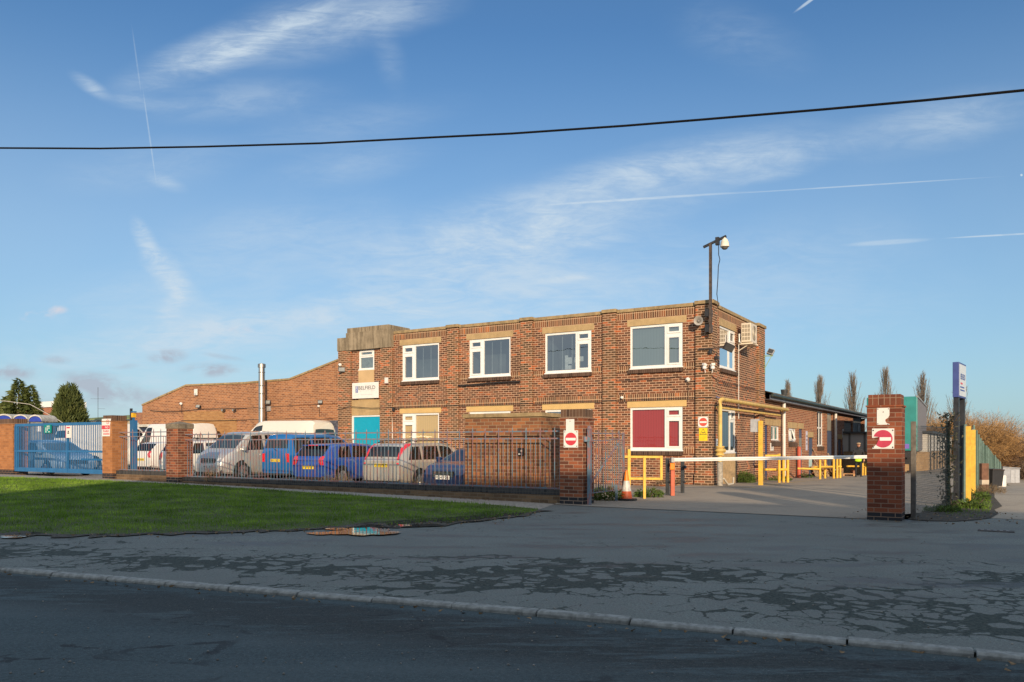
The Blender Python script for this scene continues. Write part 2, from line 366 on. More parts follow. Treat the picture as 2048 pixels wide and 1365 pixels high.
# ------------------------------------------------------------------ ground materials
def asphalt(name, kind):
    m, N, b = newmat(name); c = coords(N)
    fine = N.m('ADD', N.m('MULTIPLY', N.noise(c, 42, 4, .75), .5), N.m('MULTIPLY', N.noise(c, 130, 3, .7), .5)); mid = N.noise(c, 5, 6, .6); big = N.noise(c, .45, 5, .55)
    sp = N.n('ShaderNodeSeparateXYZ'); N.set(sp.inputs[0], c)
    # distance north of the kerb line
    dk = N.m('MULTIPLY', N.m('SUBTRACT', N.m('ADD', sp.outputs[1], N.m('MULTIPLY', sp.outputs[0], .406)), 6.95), .926)
    bp = fine
    if kind == 'pave':
        colr = N.mix(N.mr(fine, .36, .64), (.060,.074,.070), (.265,.296,.280))
        colr = N.mix(N.mr(big, .35, .65, .0, .35), colr, (.10,.104,.098))
        colr = N.mix(N.mr(mid, .35, .65, 0., .4), colr, (.17,.172,.168))
        # crazed surface: light islands left standing in dark mossy cracks
        warp = N.n('ShaderNodeVectorMath', operation='ADD'); N.set(warp.inputs[0], c)
        nz = N.n('ShaderNodeTexNoise'); N.set(nz.inputs['Vector'], c); nz.inputs['Scale'].default_value = 1.9; nz.inputs['Detail'].default_value = 6; nz.inputs['Roughness'].default_value = .6
        sc = N.n('ShaderNodeVectorMath', operation='SCALE'); N.set(sc.inputs[0], nz.outputs['Color']); sc.inputs['Scale'].default_value = .42
        N.set(warp.inputs[1], sc.outputs[0])
        vo = N.n('ShaderNodeTexVoronoi', feature='DISTANCE_TO_EDGE'); N.set(vo.inputs['Vector'], warp.outputs[0]); vo.inputs['Scale'].default_value = 2.7
        vo2 = N.n('ShaderNodeTexVoronoi', feature='DISTANCE_TO_EDGE'); N.set(vo2.inputs['Vector'], warp.outputs[0]); vo2.inputs['Scale'].default_value = 5.2
        zn = N.noise(N.mapping(c, rot=(0,0,math.radians(22)), sc=(.55, 1.25, 1)), .62, 4, .6)
        # the worn belt lies 0.2 - 3.4 m behind the kerb and widens to the right
        wdt = N.m('ADD', 2.8, N.m('MULTIPLY', N.m('MAXIMUM', sp.outputs[0], -1.), .36))
        belt = N.m('MULTIPLY', N.mr(dk, -.6, .5), N.mr(N.m('SUBTRACT', dk, wdt), .9, -.5))
        sev = N.m('ADD', N.m('MULTIPLY', N.mr(zn, .36, .66), .95), N.m('SUBTRACT', belt, 1.))
        sev = N.m('ADD', sev, N.mr(N.noise(c, 2.4, 3), .3, .7, -.12, .12))
        small = N.mr(N.noise(c, 1.1, 3), .45, .58)
        edge = N.m('ADD', N.m('MULTIPLY', vo.outputs['Distance'], N.m('SUBTRACT', 1., small)), N.m('MULTIPLY', N.m('MULTIPLY', vo2.outputs['Distance'], 1.5), small))
        edge = N.m('ADD', edge, N.mr(N.noise(c, 11, 6, .7), .3, .7, -.020, .020))
        th = N.m('ADD', .012, N.m('MULTIPLY', N.mr(sev, .2, .9, 0., 1., False), .27))
        crack = N.m('MULTIPLY', N.mr(N.m('SUBTRACT', edge, th), .022, -.018), N.mr(sev, .05, .18))
        # odd long cracks outside the belt
        crack2 = N.m('MULTIPLY', N.mr(vo.outputs['Distance'], .022, .006), N.m('MULTIPLY', N.mr(N.noise(c, .5, 3), .55, .62), .7))
        crack = N.m('MAXIMUM', crack, crack2)
        ckc = N.mix(N.mr(N.noise(c, 30, 5, .7), .35, .65), (.018,.027,.024), (.068,.082,.072))
        colr = N.mix(crack, colr, ckc)
        # damp patches
        damp = N.m('MULTIPLY', N.mr(N.noise(N.mapping(c, rot=(0,0,math.radians(15)), sc=(.6, 1.8, 1)), .9, 8, .66), .50, .62), N.mr(dk, 1.2, 2.8))
        colr = N.mix(N.m('MULTIPLY', damp, .62), colr, (.07,.064,.056))
        grit = N.mr(N.noise(c, 150, 2, .5), .71, .76, 0., .6)
        colr = N.mix(grit, colr, (.30,.29,.27))
        N.set(b.inputs['Roughness'], N.m('SUBTRACT', .86, N.m('MULTIPLY', damp, .3)))
        bp = N.m('SUBTRACT', N.m('MULTIPLY', fine, .5), N.m('MULTIPLY', crack, .8))
    elif kind == 'road':
        colr = N.mix(N.mr(fine, .3, .7), (.015,.025,.028), (.084,.118,.130))
        s1 = N.noise(N.mapping(c, rot=(0,0,math.radians(22)), sc=(.5, 2.6, 1)), 2.6, 8, .72, .4)
        colr = N.mix(N.mr(N.noise(N.mapping(c, rot=(0,0,math.radians(22)), sc=(.15, 1.1, 1)), 1.2, 5, .6), .4, .7, 0., .45), colr, (.09,.118,.128))
        zone = N.m('MULTIPLY', N.mr(dk, -.16, -.36), N.mr(dk, -1.9, -.9))
        bias = N.mr(N.noise(N.mapping(c, rot=(0,0,math.radians(22)), sc=(.4, 1.2, 1)), .7, 4), .3, .7, -.1, .12)
        dark = N.m('MULTIPLY', N.mr(N.m('ADD', s1, bias), .36, .52), zone)
        colr = N.mix(N.m('MULTIPLY', dark, .85), colr, N.mix(N.mr(fine, .4, .6), (.010,.013,.013), (.04,.047,.046)))
        vo = N.n('ShaderNodeTexVoronoi', feature='DISTANCE_TO_EDGE'); N.set(vo.inputs['Vector'], N.mapping(c, sc=(.8,1.5,1)))
        vo.inputs['Scale'].default_value = .9
        fc = N.m('MULTIPLY', N.mr(N.m('ADD', vo.outputs['Distance'], N.mr(N.noise(c, 6, 5), .3,.7,-.03,.03)), .02, .004), N.mr(N.noise(c, .6, 3), .5, .6))
        colr = N.mix(N.m('MULTIPLY', fc, .8), colr, (.014,.015,.017))
        grit = N.mr(N.noise(c, 75, 2, .5), .67, .74, 0., .55)
        colr = N.mix(grit, colr, (.30,.29,.27)); b.inputs['Roughness'].default_value = .8
        bp = N.m('SUBTRACT', N.m('MULTIPLY', fine, .6), dark)
    else:
        a, bb = ((.245,.21,.17), (.40,.345,.28)) if kind == 'yard' else ((.29,.25,.20), (.46,.40,.325))
        colr = N.mix(N.mr(fine, .3, .7), a, bb)
        st = N.mr(N.noise(N.mapping(c, sc=(1,1,1)), .5, 7, .65), .45, .7)
        colr = N.mix(N.m('MULTIPLY', st, .5), colr, (.17,.155,.135))
        st2 = N.mr(N.noise(c, 2.6, 5, .7), .6, .68)
        colr = N.mix(N.m('MULTIPLY', st2, .45), colr, (.12,.11,.1))
        b.inputs['Roughness'].default_value = .9
    N.set(b.inputs['Base Color'], colr); b.inputs['Specular IOR Level'].default_value = .3
    N.set(b.inputs['Normal'], N.bump(bp, .55, .012)); return m
A_pave = asphalt('cracked_asphalt', 'pave'); A_road = asphalt('road_asphalt', 'road'); A_yard = asphalt('yard_asphalt', 'yard'); A_lane = asphalt('lane_asphalt', 'lane')
def soil(name, a, b2, c2, sc=1.2):
    m, N, b = newmat(name); c = coords(N)
    col = N.mix(N.mr(N.noise(c, sc, 7, .65), .35, .65), a, b2)
    col = N.mix(N.mr(N.noise(c, sc*9, 6, .7), .5, .7), col, c2)
    N.set(b.inputs['Base Color'], col); b.inputs['Roughness'].default_value = .95
    N.set(b.inputs['Normal'], N.bump(N.noise(c, 25, 6), .8, .03)); return m
A_soil = soil('lawn_soil', (.05,.07,.012), (.085,.12,.022), (.06,.05,.03))
A_mud = soil('mud', (.035,.031,.024), (.075,.066,.052), (.11,.10,.082), 3)
A_land = soil('land', (.06,.07,.03), (.09,.08,.05), (.1,.09,.06), .2)

VC = [16, 27.5]+[27.5+3*i for i in range(1, 23)]+[95]; UC = [-29, -8, -7, -5.75, -4.5, -1.8, -1.3, -.8]
def sheet(name, pts, mt, dz=0., space='xy', flat=None):
    P = [(uv(*p) if space == 'uv' else p) for p in pts]
    bm = bmesh.new(); f = bm.faces.new([bm.verts.new((x, y, 0)) for x, y in P]); bmesh.ops.triangulate(bm, faces=[f])
    if flat is None:
        for vv in VC: bmesh.ops.bisect_plane(bm, geom=bm.faces[:]+bm.edges[:]+bm.verts[:], plane_co=(*uv(0, vv), 0), plane_no=(SU, CU, 0))
        for uu in UC: bmesh.ops.bisect_plane(bm, geom=bm.faces[:]+bm.edges[:]+bm.verts[:], plane_co=(*uv(uu, 0), 0), plane_no=(CU, -SU, 0))
        for vtx in bm.verts: vtx.co.z = gxy(vtx.co.x, vtx.co.y)+dz
    else:
        for vtx in bm.verts: vtx.co.z = flat
    bmesh.ops.recalc_face_normals(bm, faces=bm.faces)
    for f in bm.faces:
        if f.normal.z < 0: f.normal_flip()
    me = bpy.data.meshes.new(name); bm.to_mesh(me); bm.free(); me.materials.append(mt)
    o = bpy.data.objects.new(name, me); COL.objects.link(o); return o
K = [(-46,25.2),(-12,11.6),(-5.96,9.25),(-3.58,8.32),(-2.12,7.76),(-.75,7.27),(.735,6.64),(1.46,6.33),(2.01,6.08),(2.44,5.91),(2.89,5.70),(3.22,5.525),(6,4.25),(30,-7)]
# the land: one coarse sheet to the horizon
gm = MB(); xs = [-900,-300,-120,-60,-40]+list(range(-30, 100, 4))+[140,300,900]; ys = [-300,-80,-40,-20]+list(range(-10, 112, 4))+[130,200,400,1400]
for y in ys:
    for x in xs: gm.v.append((x, y, gxy(x, y)-.45))
nx = len(xs)
for j in range(len(ys)-1):
    for i in range(nx-1): gm.f.append((j*nx+i, j*nx+i+1, (j+1)*nx+i+1, (j+1)*nx+i))
struct(gm.build('ground', A_land))
RD = Vector((.9265, -.3763))
road_far = [(x+.14, y-.34) for x, y in K]
struct(sheet('road', K+[(27, -13.4), (-49, 18.8)], A_road, flat=-.032))
struct(sheet('opposite_pavement', [(-49.1,18.7),(26.9,-13.5),(24.5,-19.5),(-51.5,12.7)], A_pave, flat=-.0))
struct(sheet('forecourt', [(k[0], k[1]) for k in K]+[uv(34, 18.2), uv(-.95, 18.2), uv(-.95, 16.9), uv(-2.2, 16.9), uv(-2.2, 16.55), uv(-9, 16.55), uv(-9.9, 16.75), uv(-60, 16.75)], A_pave))
# kerb stones
kb = MB(); rr = random.Random(3)
def along(P, ds):
    out = []; acc = 0
    for a, b in zip(P, P[1:]):
        L = math.dist(a, b)
        while acc < L: t = acc/L; out.append(((a[0]+(b[0]-a[0])*t, a[1]+(b[1]-a[1])*t), math.atan2(b[1]-a[1], b[0]-a[0]))); acc += ds
        acc -= L
    return out
for (p, a) in along(K[1:-1]+[(16, -.45)], .82):
    L = .805; M = T(p[0], p[1], 0) @ Matrix.Rotation(a+rr.uniform(-.008,.008), 4, 'Z') @ Matrix.Rotation(rr.uniform(-.006,.006), 4, 'Y') @ T(0, rr.uniform(-.006,.006), rr.uniform(-.004,.006))
    z = .012
    vs = []; 
    for x in (0, L):
        vs += [(x, -.060, -.2), (x, -.056, -.010), (x, -.035, z-.003), (x, .055, z), (x, .065, -.2)]
    kb.add(vs, [(0,1,2,3,4),(9,8,7,6,5),(0,5,6,1),(1,6,7,2),(2,7,8,3),(3,8,9,4)], M)
M_kerb = mat('kerb_concrete', (.26,.27,.26), .9, var=.25, scale=14, dirt=.55, dirtcol=(.07,.075,.07), bump=.5)
struct(kb.build('kerb', M_kerb, bevel=.008))
# yard, car park, lane
struct(sheet('yard', [uv(-9.02, 16.6), uv(-2.2, 16.6), uv(-2.2, 17.1), uv(-.95, 19.5), uv(-.95, 110), uv(-8.6, 110), uv(-8.6, 27.2), uv(-9.5, 27.2), uv(-9.5,18)], A_yard, .006))
struct(sheet('car_park', [(-40, 17.2), (-9.55, 17.2), (-9.55, 27.4), (-60, 27.4), (-60, 17.2)], A_yard, -.10, 'uv'))
struct(sheet('left_yard', [(-60, 17.2), (-40.0, 17.2), (-40.0, 110), (-90, 110), (-90, 17.2)], A_yard, -.10, 'uv'))
ln = [gp(1985, 1010)]
struct(sheet('lane', [uv(-.6, 18.1), uv(-.6, 95), uv(1.5, 120), uv(9, 120), uv(6.5, 80), uv(5.0, 17.5)], A_lane, .005))
# footpath between lawn and railings
LB = [gp(*p) for p in ((0,955),(200,962),(400,972),(600,985),(800,998),(1000,1012),(1075,1019))]
LF = [gp(*p) for p in ((1079,1024),(1040,1033),(960,1041),(900,1049),(860,1046),(800,1054),(740,1050),(600,1060),(400,1066),(200,1072),(0,1069))]
rj = random.Random(21); LF0 = LF; LF = []
for a, b in zip(LF0, LF0[1:]):
    n = max(2, int(math.dist(a, b)/.16))
    for i in range(n): t = i/n; LF.append((lerp(a[0], b[0], t)+rj.uniform(-.03,.03), lerp(a[1], b[1], t)+.10*math.sin(i*.9+a[0])*rj.random()+rj.uniform(-.10,.12)))
LF.append(LF0[-1])
lawn = [(-45, 32)]+[(-30, 29.0), (-19.5, 26.9)]+LB+LF+[(-24, 17.6), (-40, 24)]
struct(sheet('lawn', lawn, A_soil, .012))
A_path = asphalt('path_asphalt', 'yard')
pl = [gp(1110, 1009), gp(1078, 1020)]+[(x, y) for x, y in LB[::-1]]+[(-19.5,26.9), (-30, 29)]+[uv(-40, 16.78), uv(-27.6, 16.78), uv(-9.9, 16.78)]
M_fp = mat('footpath_tarmac', (.30,.275,.24), .9, var=.3, scale=14, dirt=.5, dirtcol=(.06,.055,.05), bump=.4)
struct(sheet('footpath', pl, M_fp, .005))
# trodden mud along the lawn edge
rr = random.Random(5); mud = []
top = [(p[0], p[1]+rr.uniform(.02,.40)*(.5+.5*math.sin(p[0]*2.1))) for p in LF]; bot = []
for i, p in enumerate(LF): bot.append((p[0]+rr.uniform(-.05,.05), p[1]-rr.uniform(.04,.40)))
struct(sheet('mud', [(LF[0][0]+.35, LF[0][1]+.05)]+top+bot[::-1], A_mud, .016))
# puddles
M_water, Nw, bw = newmat('puddle_water'); bw.inputs['Base Color'].default_value = (.012,.013,.013,1); bw.inputs['Roughness'].default_value = .03
bw.inputs['Specular IOR Level'].default_value = 1.; bw.inputs['IOR'].default_value = 1.5
Nw.set(bw.inputs['Normal'], Nw.bump(Nw.noise(coords(Nw), 5, 2), .035, .02))
def puddle(px, py, rx, ry, n=26, seed=1, label=None):
    r = random.Random(seed); pts = []
    ph = [r.uniform(0, 6.28) for _ in range(4)]
    for i in range(n):
        t = 2*PI*i/n; k = 1+.10*math.sin(3*t+ph[0])+.09*math.sin(5*t+ph[1])+.07*math.sin(8*t+ph[2])+.05*math.sin(13*t+ph[3])
        pts.append(gp(px+rx*k*math.cos(t), py+ry*k*math.sin(t)))
    o = sheet('puddle', pts, M_water, .022, flat=max(gxy(*p) for p in pts)+.016); struct(o)
for a in ((728,1066,66,8,40,2),(640,1069,24,3,20,5),(672,1060,22,2.2,18,6),(806,1053,16,2,18,8),(25,1076,26,3,18,7)): puddle(*a)
# loose stones and litter grit
st = MB(); rr = random.Random(11)
for _ in range(260):
    px = rr.uniform(0, 2040); py = rr.uniform(1060, 1340); x, y = gp(px, py); s = rr.uniform(.004, .013)
    z0 = -.032 if (y+.406*x) < 6.85 else gxy(x, y)
    st.lathe([(s*.6, 0), (s, s*.4), (s*.5, s*.9)], 5, T(x, y, z0) @ Matrix.Rotation(rr.uniform(0,6), 4, 'Z') @ Matrix.Diagonal((1, rr.uniform(.5,1), 1, 1)))
tag(st.build('gravel', mat('stone_grit', (.22,.21,.19), .9, var=.5, scale=3)), 'loose grey grit scattered over the asphalt', 'gravel', kind='stuff')
# painted yellow line in the yard
def ribbon(name, pts, wd, mt, dz=.010):
    m = MB()
    for a, b in zip(pts, pts[1:]):
        d = Vector((b[0]-a[0], b[1]-a[1])).normalized(); nn = Vector((-d.y, d.x))*wd/2
        n = max(1, int(math.dist(a, b)/1.5))
        for i in range(n):
            p = [lerp(a[0], b[0], i/n), lerp(a[1], b[1], i/n)]; q = [lerp(a[0], b[0], (i+1)/n), lerp(a[1], b[1], (i+1)/n)]
            m.quad(*[(x, y, gxy(x, y)+dz) for x, y in ((p[0]-nn.x, p[1]-nn.y), (q[0]-nn.x, q[1]-nn.y), (q[0]+nn.x, q[1]+nn.y), (p[0]+nn.x, p[1]+nn.y))])
    return m.build(name, mt)
M_line = mat('worn_yellow_line', (.55,.38,.10), .8, var=.2, scale=20, dirt=.8, dirtcol=(.16,.14,.11))
M_line.node_tree
struct(ribbon('yellow_line', [gp(*p) for p in ((1268,970),(1360,972),(1425,972.5),(1504,976.5),(1536,971),(1600,964),(1690,956))], .07, M_line))

# ------------------------------------------------------------------ grass blades on the lawn
def inpoly(x, y, P):
    c = np.zeros(len(x), bool); j = len(P)-1
    for i in range(len(P)):
        xi, yi = P[i]; xj, yj = P[j]
        with np.errstate(divide='ignore', invalid='ignore'):
            t = ((yi > y) != (yj > y)) & (x < (xj-xi)*(y-yi)/(yj-yi+1e-12)+xi)
        c ^= t; j = i
    return c
gv = np.vectorize(gxy)
def blades(name, poly, n, hmin, hmax, mt, seed=1, wd=.010, lean=.5, dens=None, z0=0.):
    r = np.random.RandomState(seed); P = np.array(poly)
    lo, hi = P.min(0), P.max(0)
    x = r.uniform(lo[0], hi[0], n*3); y = r.uniform(lo[1], hi[1], n*3)
    k = inpoly(x, y, poly); x, y = x[k][:n], y[k][:n]
    if dens is not None:
        k = dens(x, y, r); x, y = x[k], y[k]
    n = len(x); z = gv(x, y)+z0; a = r.uniform(0, 6.283, n)
    clump = .6+.25*np.sin(x*2.1+1.3*np.sin(y*1.7))*np.sin(y*2.6+x*.7)+.2*np.sin(x*7.3+2*np.sin(y*5.1))*np.sin(y*8.6+x*3.7)
    h = r.uniform(hmin, hmax, n)*clump; w_ = wd*(.7+.6*r.rand(n))
    dx, dy = np.cos(a)*w_/2, np.sin(a)*w_/2
    la = r.uniform(0, 6.283, n); lx = np.cos(la)*h*lean*r.rand(n); ly = np.sin(la)*h*lean*r.rand(n)
    V = np.stack([np.stack([x-dx, y-dy, z], 1), np.stack([x+dx, y+dy, z], 1), np.stack([x+lx, y+ly, z+h], 1)], 1).reshape(-1, 3)
    return rawmesh(name, V, n, 3, mt)
def leafmat(name, stops, scale=1.5, rough=.6, transl=.25, rnd=.5):
    m, N, b = newmat(name); c = coords(N)
    f = N.noise(c, scale, 5, .65); f2 = N.noise(c, scale*14, 3, .6)
    f = N.m('ADD', N.m('MULTIPLY', f, 1-rnd*.5), N.m('MULTIPLY', f2, rnd*.5))
    N.set(b.inputs['Base Color'], N.ramp(N.mr(f, .33, .67, smooth=False), stops)); b.inputs['Roughness'].default_value = rough; b.inputs['Specular IOR Level'].default_value = .25
    if transl:
        out = m.node_tree.nodes['Material Output']; tl = N.n('ShaderNodeBsdfTranslucent'); N.set(tl.inputs[0], b.inputs['Base Color'].links[0].from_socket)
        mx = N.n('ShaderNodeMixShader'); mx.inputs[0].default_value = transl; m.node_tree.links.new(b.outputs[0], mx.inputs[1]); m.node_tree.links.new(tl.outputs[0], mx.inputs[2]); m.node_tree.links.new(mx.outputs[0], out.inputs[0])
    return m
L_grass = leafmat('grass_blades', [(0, (.05,.095,.012)), (.5, (.14,.26,.02)), (1, (.32,.47,.06))], 1.1)
def thin(x, y, r):
    front = np.interp(x, [p[0] for p in sorted(LF)], [p[1] for p in sorted(LF)])
    e = y-front
    return r.rand(len(x)) < np.clip((.30+e/1.1)*(.55+.6*np.sin(x*1.7+np.sin(y*2.3)*1.5)**2), .05, 1) if True else None
near = [p for p in [(-17, 24.0)]+LB[1:]+LF+[(-13.5, 14.0), (-17, 15.6)]]
tag(blades('grass', lawn, 240000, .025, .11, L_grass, 3, .012, dens=thin, z0=.01), 'short green grass of the verge lawn', 'grass', kind='stuff')
# ------------------------------------------------------------------ office block
VM = 27.15; VP = 27.04; US = -8.49; UM = -8.59; VR = 34.35
C0u, C0v = US, VP
office = uvthing('office_building', 'two storey flat roofed brown brick office block with white windows', 'office building', C0u, C0v)
def fu(px, v=VM): return u_on_v(px, v)-C0u
def fz(px, py, v=VM): u = u_on_v(px, v); return zat(py, dep(u, v))
def cells(mb, x0, x1, z0, z1, holes, y, rev=.10, M=None):
    xs = sorted({x0, x1, *[h[0] for h in holes], *[h[1] for h in holes]}); zs = sorted({z0, z1, *[h[2] for h in holes], *[h[3] for h in holes]})
    for a, b in zip(xs, xs[1:]):
        for c, d in zip(zs, zs[1:]):
            mx, mz = (a+b)/2, (c+d)/2
            if any(h[0] < mx < h[1] and h[2] < mz < h[3] for h in holes): continue
            mb.quad((a, y, c), (b, y, c), (b, y, d), (a, y, d), M)
    for a, b, c, d in holes:
        e = y+rev
        mb.quad((a,y,c),(b,y,c),(b,e,c),(a,e,c),M); mb.quad((a,y,d),(a,e,d),(b,e,d),(b,y,d),M)
        mb.quad((a,y,c),(a,e,c),(a,e,d),(a,y,d),M); mb.quad((b,y,c),(b,y,d),(b,e,d),(b,e,c),M)
def blindmat(name, col, per=.09, dark=.6, vert=True):
    m, N, b = newmat(name); c = coords(N); sp = N.n('ShaderNodeSeparateXYZ'); N.set(sp.inputs[0], c)
    s = N.m('ADD', sp.outputs[0], sp.outputs[1]) if vert else sp.outputs[2]
    fr = N.m('FRACT', N.m('DIVIDE', s, per)); k = N.mr(N.m('ABSOLUTE', N.m('SUBTRACT', fr, .5)), .36, .5)
    N.set(b.inputs['Base Color'], N.mix(k, col, tuple(x*dark for x in col))); b.inputs['Roughness'].default_value = .8
    return m
BL_dark = blindmat('shaded_office_blind', (.09,.105,.11), .31, 2.2); BL_green = blindmat('pale_green_blind', (.22,.28,.24), .11, .8)
BL_red = blindmat('dark_red_blind', (.40,.045,.05), .10, .72); BL_cream = blindmat('cream_blind', (.62,.46,.22), .10, .8)
BL_frost = mat('obscured_glass', (.30,.34,.28), .5, var=.35, scale=9); BL_net = mat('net_curtain', (.42,.45,.42), .8, var=.15, scale=5)
def window(root, M, x0, x1, z0, z1, y, panes, blind, glass=None, label=None, sash=(), sill=True, name='window', bz=.10, extra=None):
    """panes: openings (x0,x1,z0,z1) in fractions of the window; sash: indices with a thick casement frame"""
    W, Hh = x1-x0, z1-z0; f = .055
    fr = MB(); gl = MB(); cas = MB(); rects = []
    for i, (a, b, c, d) in enumerate(panes):
        p = [x0+a*W, x0+b*W, z0+c*Hh, z0+d*Hh]; rects.append(p)
    cells(fr, x0, x1, z0, z1, rects, y, .06, M)
    fr.box(x0, x1, y+.045, y+.05, z0, z0+.02, M)
    for i, p in enumerate(rects):
        q = list(p)
        if i in sash:
            s = .05; q = [p[0]+s, p[1]-s, p[2]+s, p[3]-s]
            for bx in ((p[0]-.012, p[1]+.012, p[2]-.012, q[2]), (p[0]-.012, p[1]+.012, q[3], p[3]+.012), (p[0]-.012, q[0], q[2], q[3]), (q[1], p[1]+.012, q[2], q[3])):
                cas.box(bx[0], bx[1], y-.022, y+.03, bx[2], bx[3], M)
        gl.quad((q[0],y+.025,q[2]), (q[1],y+.025,q[2]), (q[1],y+.025,q[3]), (q[0],y+.025,q[3]), M)
    o = fr.build(name, M_white, root)
    if label: o['label'] = label
    gl.build('pane', glass or G_win, o)
    if cas.v: cas.build('casement', M_white, o)
    if blind:
        b = MB(); b.quad((x0+.02,y+bz,z0+.02),(x1-.02,y+bz,z0+.02),(x1-.02,y+bz,z1-.02),(x0+.02,y+bz,z1-.02), M); b.build('blind', blind, o)
    dk = MB(); dk.box(x0+.003, x1-.003, y+.07, y+1.2, z0+.003, z1-.003, M); dk.f = dk.f[:2]+dk.f[3:]   # the room behind, open to the window
    dk.build('room_lining', M_dark if blind else mat('office_interior', (.10,.12,.125), .9, var=.3, scale=1.2), o)
    if sill:
        s = MB(); s.box(x0-.02, x1+.02, y-.05, y+.04, z0-.045, z0+.002, M); s.build('window_sill', M_white, o)
    return o
FL = (.055, )
def casement(side, t=.30):      # one big light beside a narrow column of two casements
    if side == 'L': return [(.36, .965, .055, .945), (.045, .30, .055, .70), (.045, .30, .78, .945)]
    return [(.035, .66, .055, .945), (.715, .955, .055, .70), (.715, .955, .78, .945)]
def W4(pxl, pxr, tl, bl, tr_, br):
    a, b = fu(pxl), fu(pxr); zt = (fz(pxl, tl)+fz(pxr, tr_))/2; zb = (fz(pxl, bl)+fz(pxr, br))/2
    return a, b, zb, zt
UW = [W4(804.5,878,692,763.5,686,759), W4(938.5,1021,679.5,754.8,673.2,751.2), W4(1090,1182.8,667.7,746.6,660,742), W4(1260.2,1365.4,653,737.3,645,731.3)]
zb_ = sum(w_[2] for w_ in UW)/4; zt_ = sum(w_[3] for w_ in UW)/4
UW = [(a, b, zb_, zt_) for a, b, _, _ in UW]
g4 = W4(1260.2,1365.4,816.2,899.8,812.9,900.5); GZ = (g4[2], g4[3])
GW = [(a, b, *GZ) for a, b, _, _ in UW]
tw = W4(717.6,748.4,701.2,739.6,698.6,737.8)
xL, xR = fu(679.5), 0.0
xT = fu(783.5, VP)                                   # right edge of the tower
dx0, dx1 = fu(702.5), fu(759.5); dz1 = fz(730, 831.0)
ROOF = fz(1391, 612.5, VM)                           # underside of coping
door_hole = (dx0, dx1, -.2, dz1)
wl = MB(); cells(wl, xL, -.10, -.4, ROOF, UW+GW+[tw, door_hole], VM-VP, .12)
# side wall with its two windows and a door
def su(px, u=UM): return v_on_u(px, u)-C0v
def sz(px, py, u=UM): v = v_on_u(px, u); return zat(py, dep(u, v))
su1, su2 = su(1439.3), su(1470.8)
SW = [(su1, su2, sz(1455, 738.2), sz(1455, 657.3)), (su(1443.3), su(1471.6), sz(1456, 905), sz(1456, 818.6))]
SD = (su(1507.5), su(1512.3), -.3, sz(1510, 827))
cells(wl, 0.11, VR-VP, -.6, ROOF, SW+[SD], .10, .12, MS)   # M maps y=.10 to u=-.10
D = VR-VP
wl.quad((xL, .11, -.6), (xL, D, -.6), (xL, D, ROOF), (xL, .11, ROOF)); wl.quad((xL, D, -.6), (-.1, D, -.6), (-.1, D, ROOF), (xL, D, ROOF))
o = wl.build('wall', B_office, office)
# pilasters
Z0 = -.5
pil = [(fu(893.5,VP), fu(915.5,VP)), (fu(1041,VP), fu(1064,VP)), (fu(1205,VP), fu(1231,VP)), (fu(1391,VP), 0.0)]
for i, (a, b) in enumerate(pil):
    m = MB(); last = i == 3
    m.box(a, b, 0 if last else .001, (.62 if last else .108), Z0, ROOF+.0)
    if last: m.box(a-.03, b+.03, -.03, .66, Z0, fz(1400, 948.5, VP))
    m.build('pilaster', B_pilaster, office)
m = MB(); m.box(-.12, 0.0, su(1518, US), D+.0, Z0, ROOF); m.build('pilaster', B_pilaster, office)
m = MB(); m.box(xL, fu(700.3,VP), 0, .108, Z0, fz(690,702,VP)); m.build('pilaster', B_pilaster, office)
m = MB(); m.box(fu(760.3,VP), xT, 0, .108, Z0, fz(770,694,VP)); m.build('pilaster', B_pilaster, office)
# stone cap of the entrance tower
zc = fz(700, 701.5, VP)
M_conc = mat('stained_concrete', (.25,.205,.145), .9, var=.2, scale=4, dirt=.0, bump=.4)
mm, Nn, bb_ = newmat('streaked_concrete'); c_ = coords(Nn)
n1 = Nn.noise(Nn.mapping(c_, sc=(5, 5, .35)), 1.6, 6, .7); n2 = Nn.noise(c_, 3, 6, .7)
Nn.set(bb_.inputs['Base Color'], Nn.mix(Nn.mr(Nn.m('ADD', Nn.m('MULTIPLY', n1, .7), Nn.m('MULTIPLY', n2, .3)), .40, .6), (.17,.135,.09), (.34,.275,.19))); bb_.inputs['Roughness'].default_value = .95
Nn.set(bb_.inputs['Normal'], Nn.bump(n2, .4, .02)); M_conc = mm
m = MB(); zt1 = fz(684, 676.5, VP); zt2 = fz(693, 666.8, VP-.05); zt3 = fz(693, 657.5, VP)
m.box(xL-.03, fu(693,VP), -.035, .5, zc, zt1); m.box(fu(693,VP), xT+.02, -.05, .9, zc-.003, zt2); m.box(fu(694,VP), fu(777,VP), .0, 1.5, zt2, zt3)
m.build('tower_cap', M_conc, office, bevel=.012)
# copings
m = MB(); ov = .05
ck = [xT+.02]+[x for p in pil[:3] for x in p]+[pil[3][0], .05]
CT = .125
for i in range(len(ck)-1):
    pr = i % 2 == 1 or i == len(ck)-2
    m.box(ck[i]-(.03 if pr else -.03), ck[i+1]+(.03 if pr else -.03), (-.05 if pr else .06), .40, ROOF+(.028 if pr else 0), ROOF+CT+(.028 if pr else 0))
m.box(-.42+.0, .05, .401, .75, ROOF+.028, ROOF+CT+.028); m.box(-.42, -.05, .751, su(1516, US), ROOF, ROOF+CT); m.box(-.42, .05, su(1516, US)+.001, D+.06, ROOF+.028, ROOF+CT+.028)
m.box(xL-.05, xL+.35, 1.5, D, ROOF-.4, ROOF-.28)
m.build('coping', M_cope, office, bevel=.01)
m = MB(); m.box(xL+.05, -.2, .2, D-.05, ROOF-.35, ROOF-.2); m.build('roof', M_roof, office)
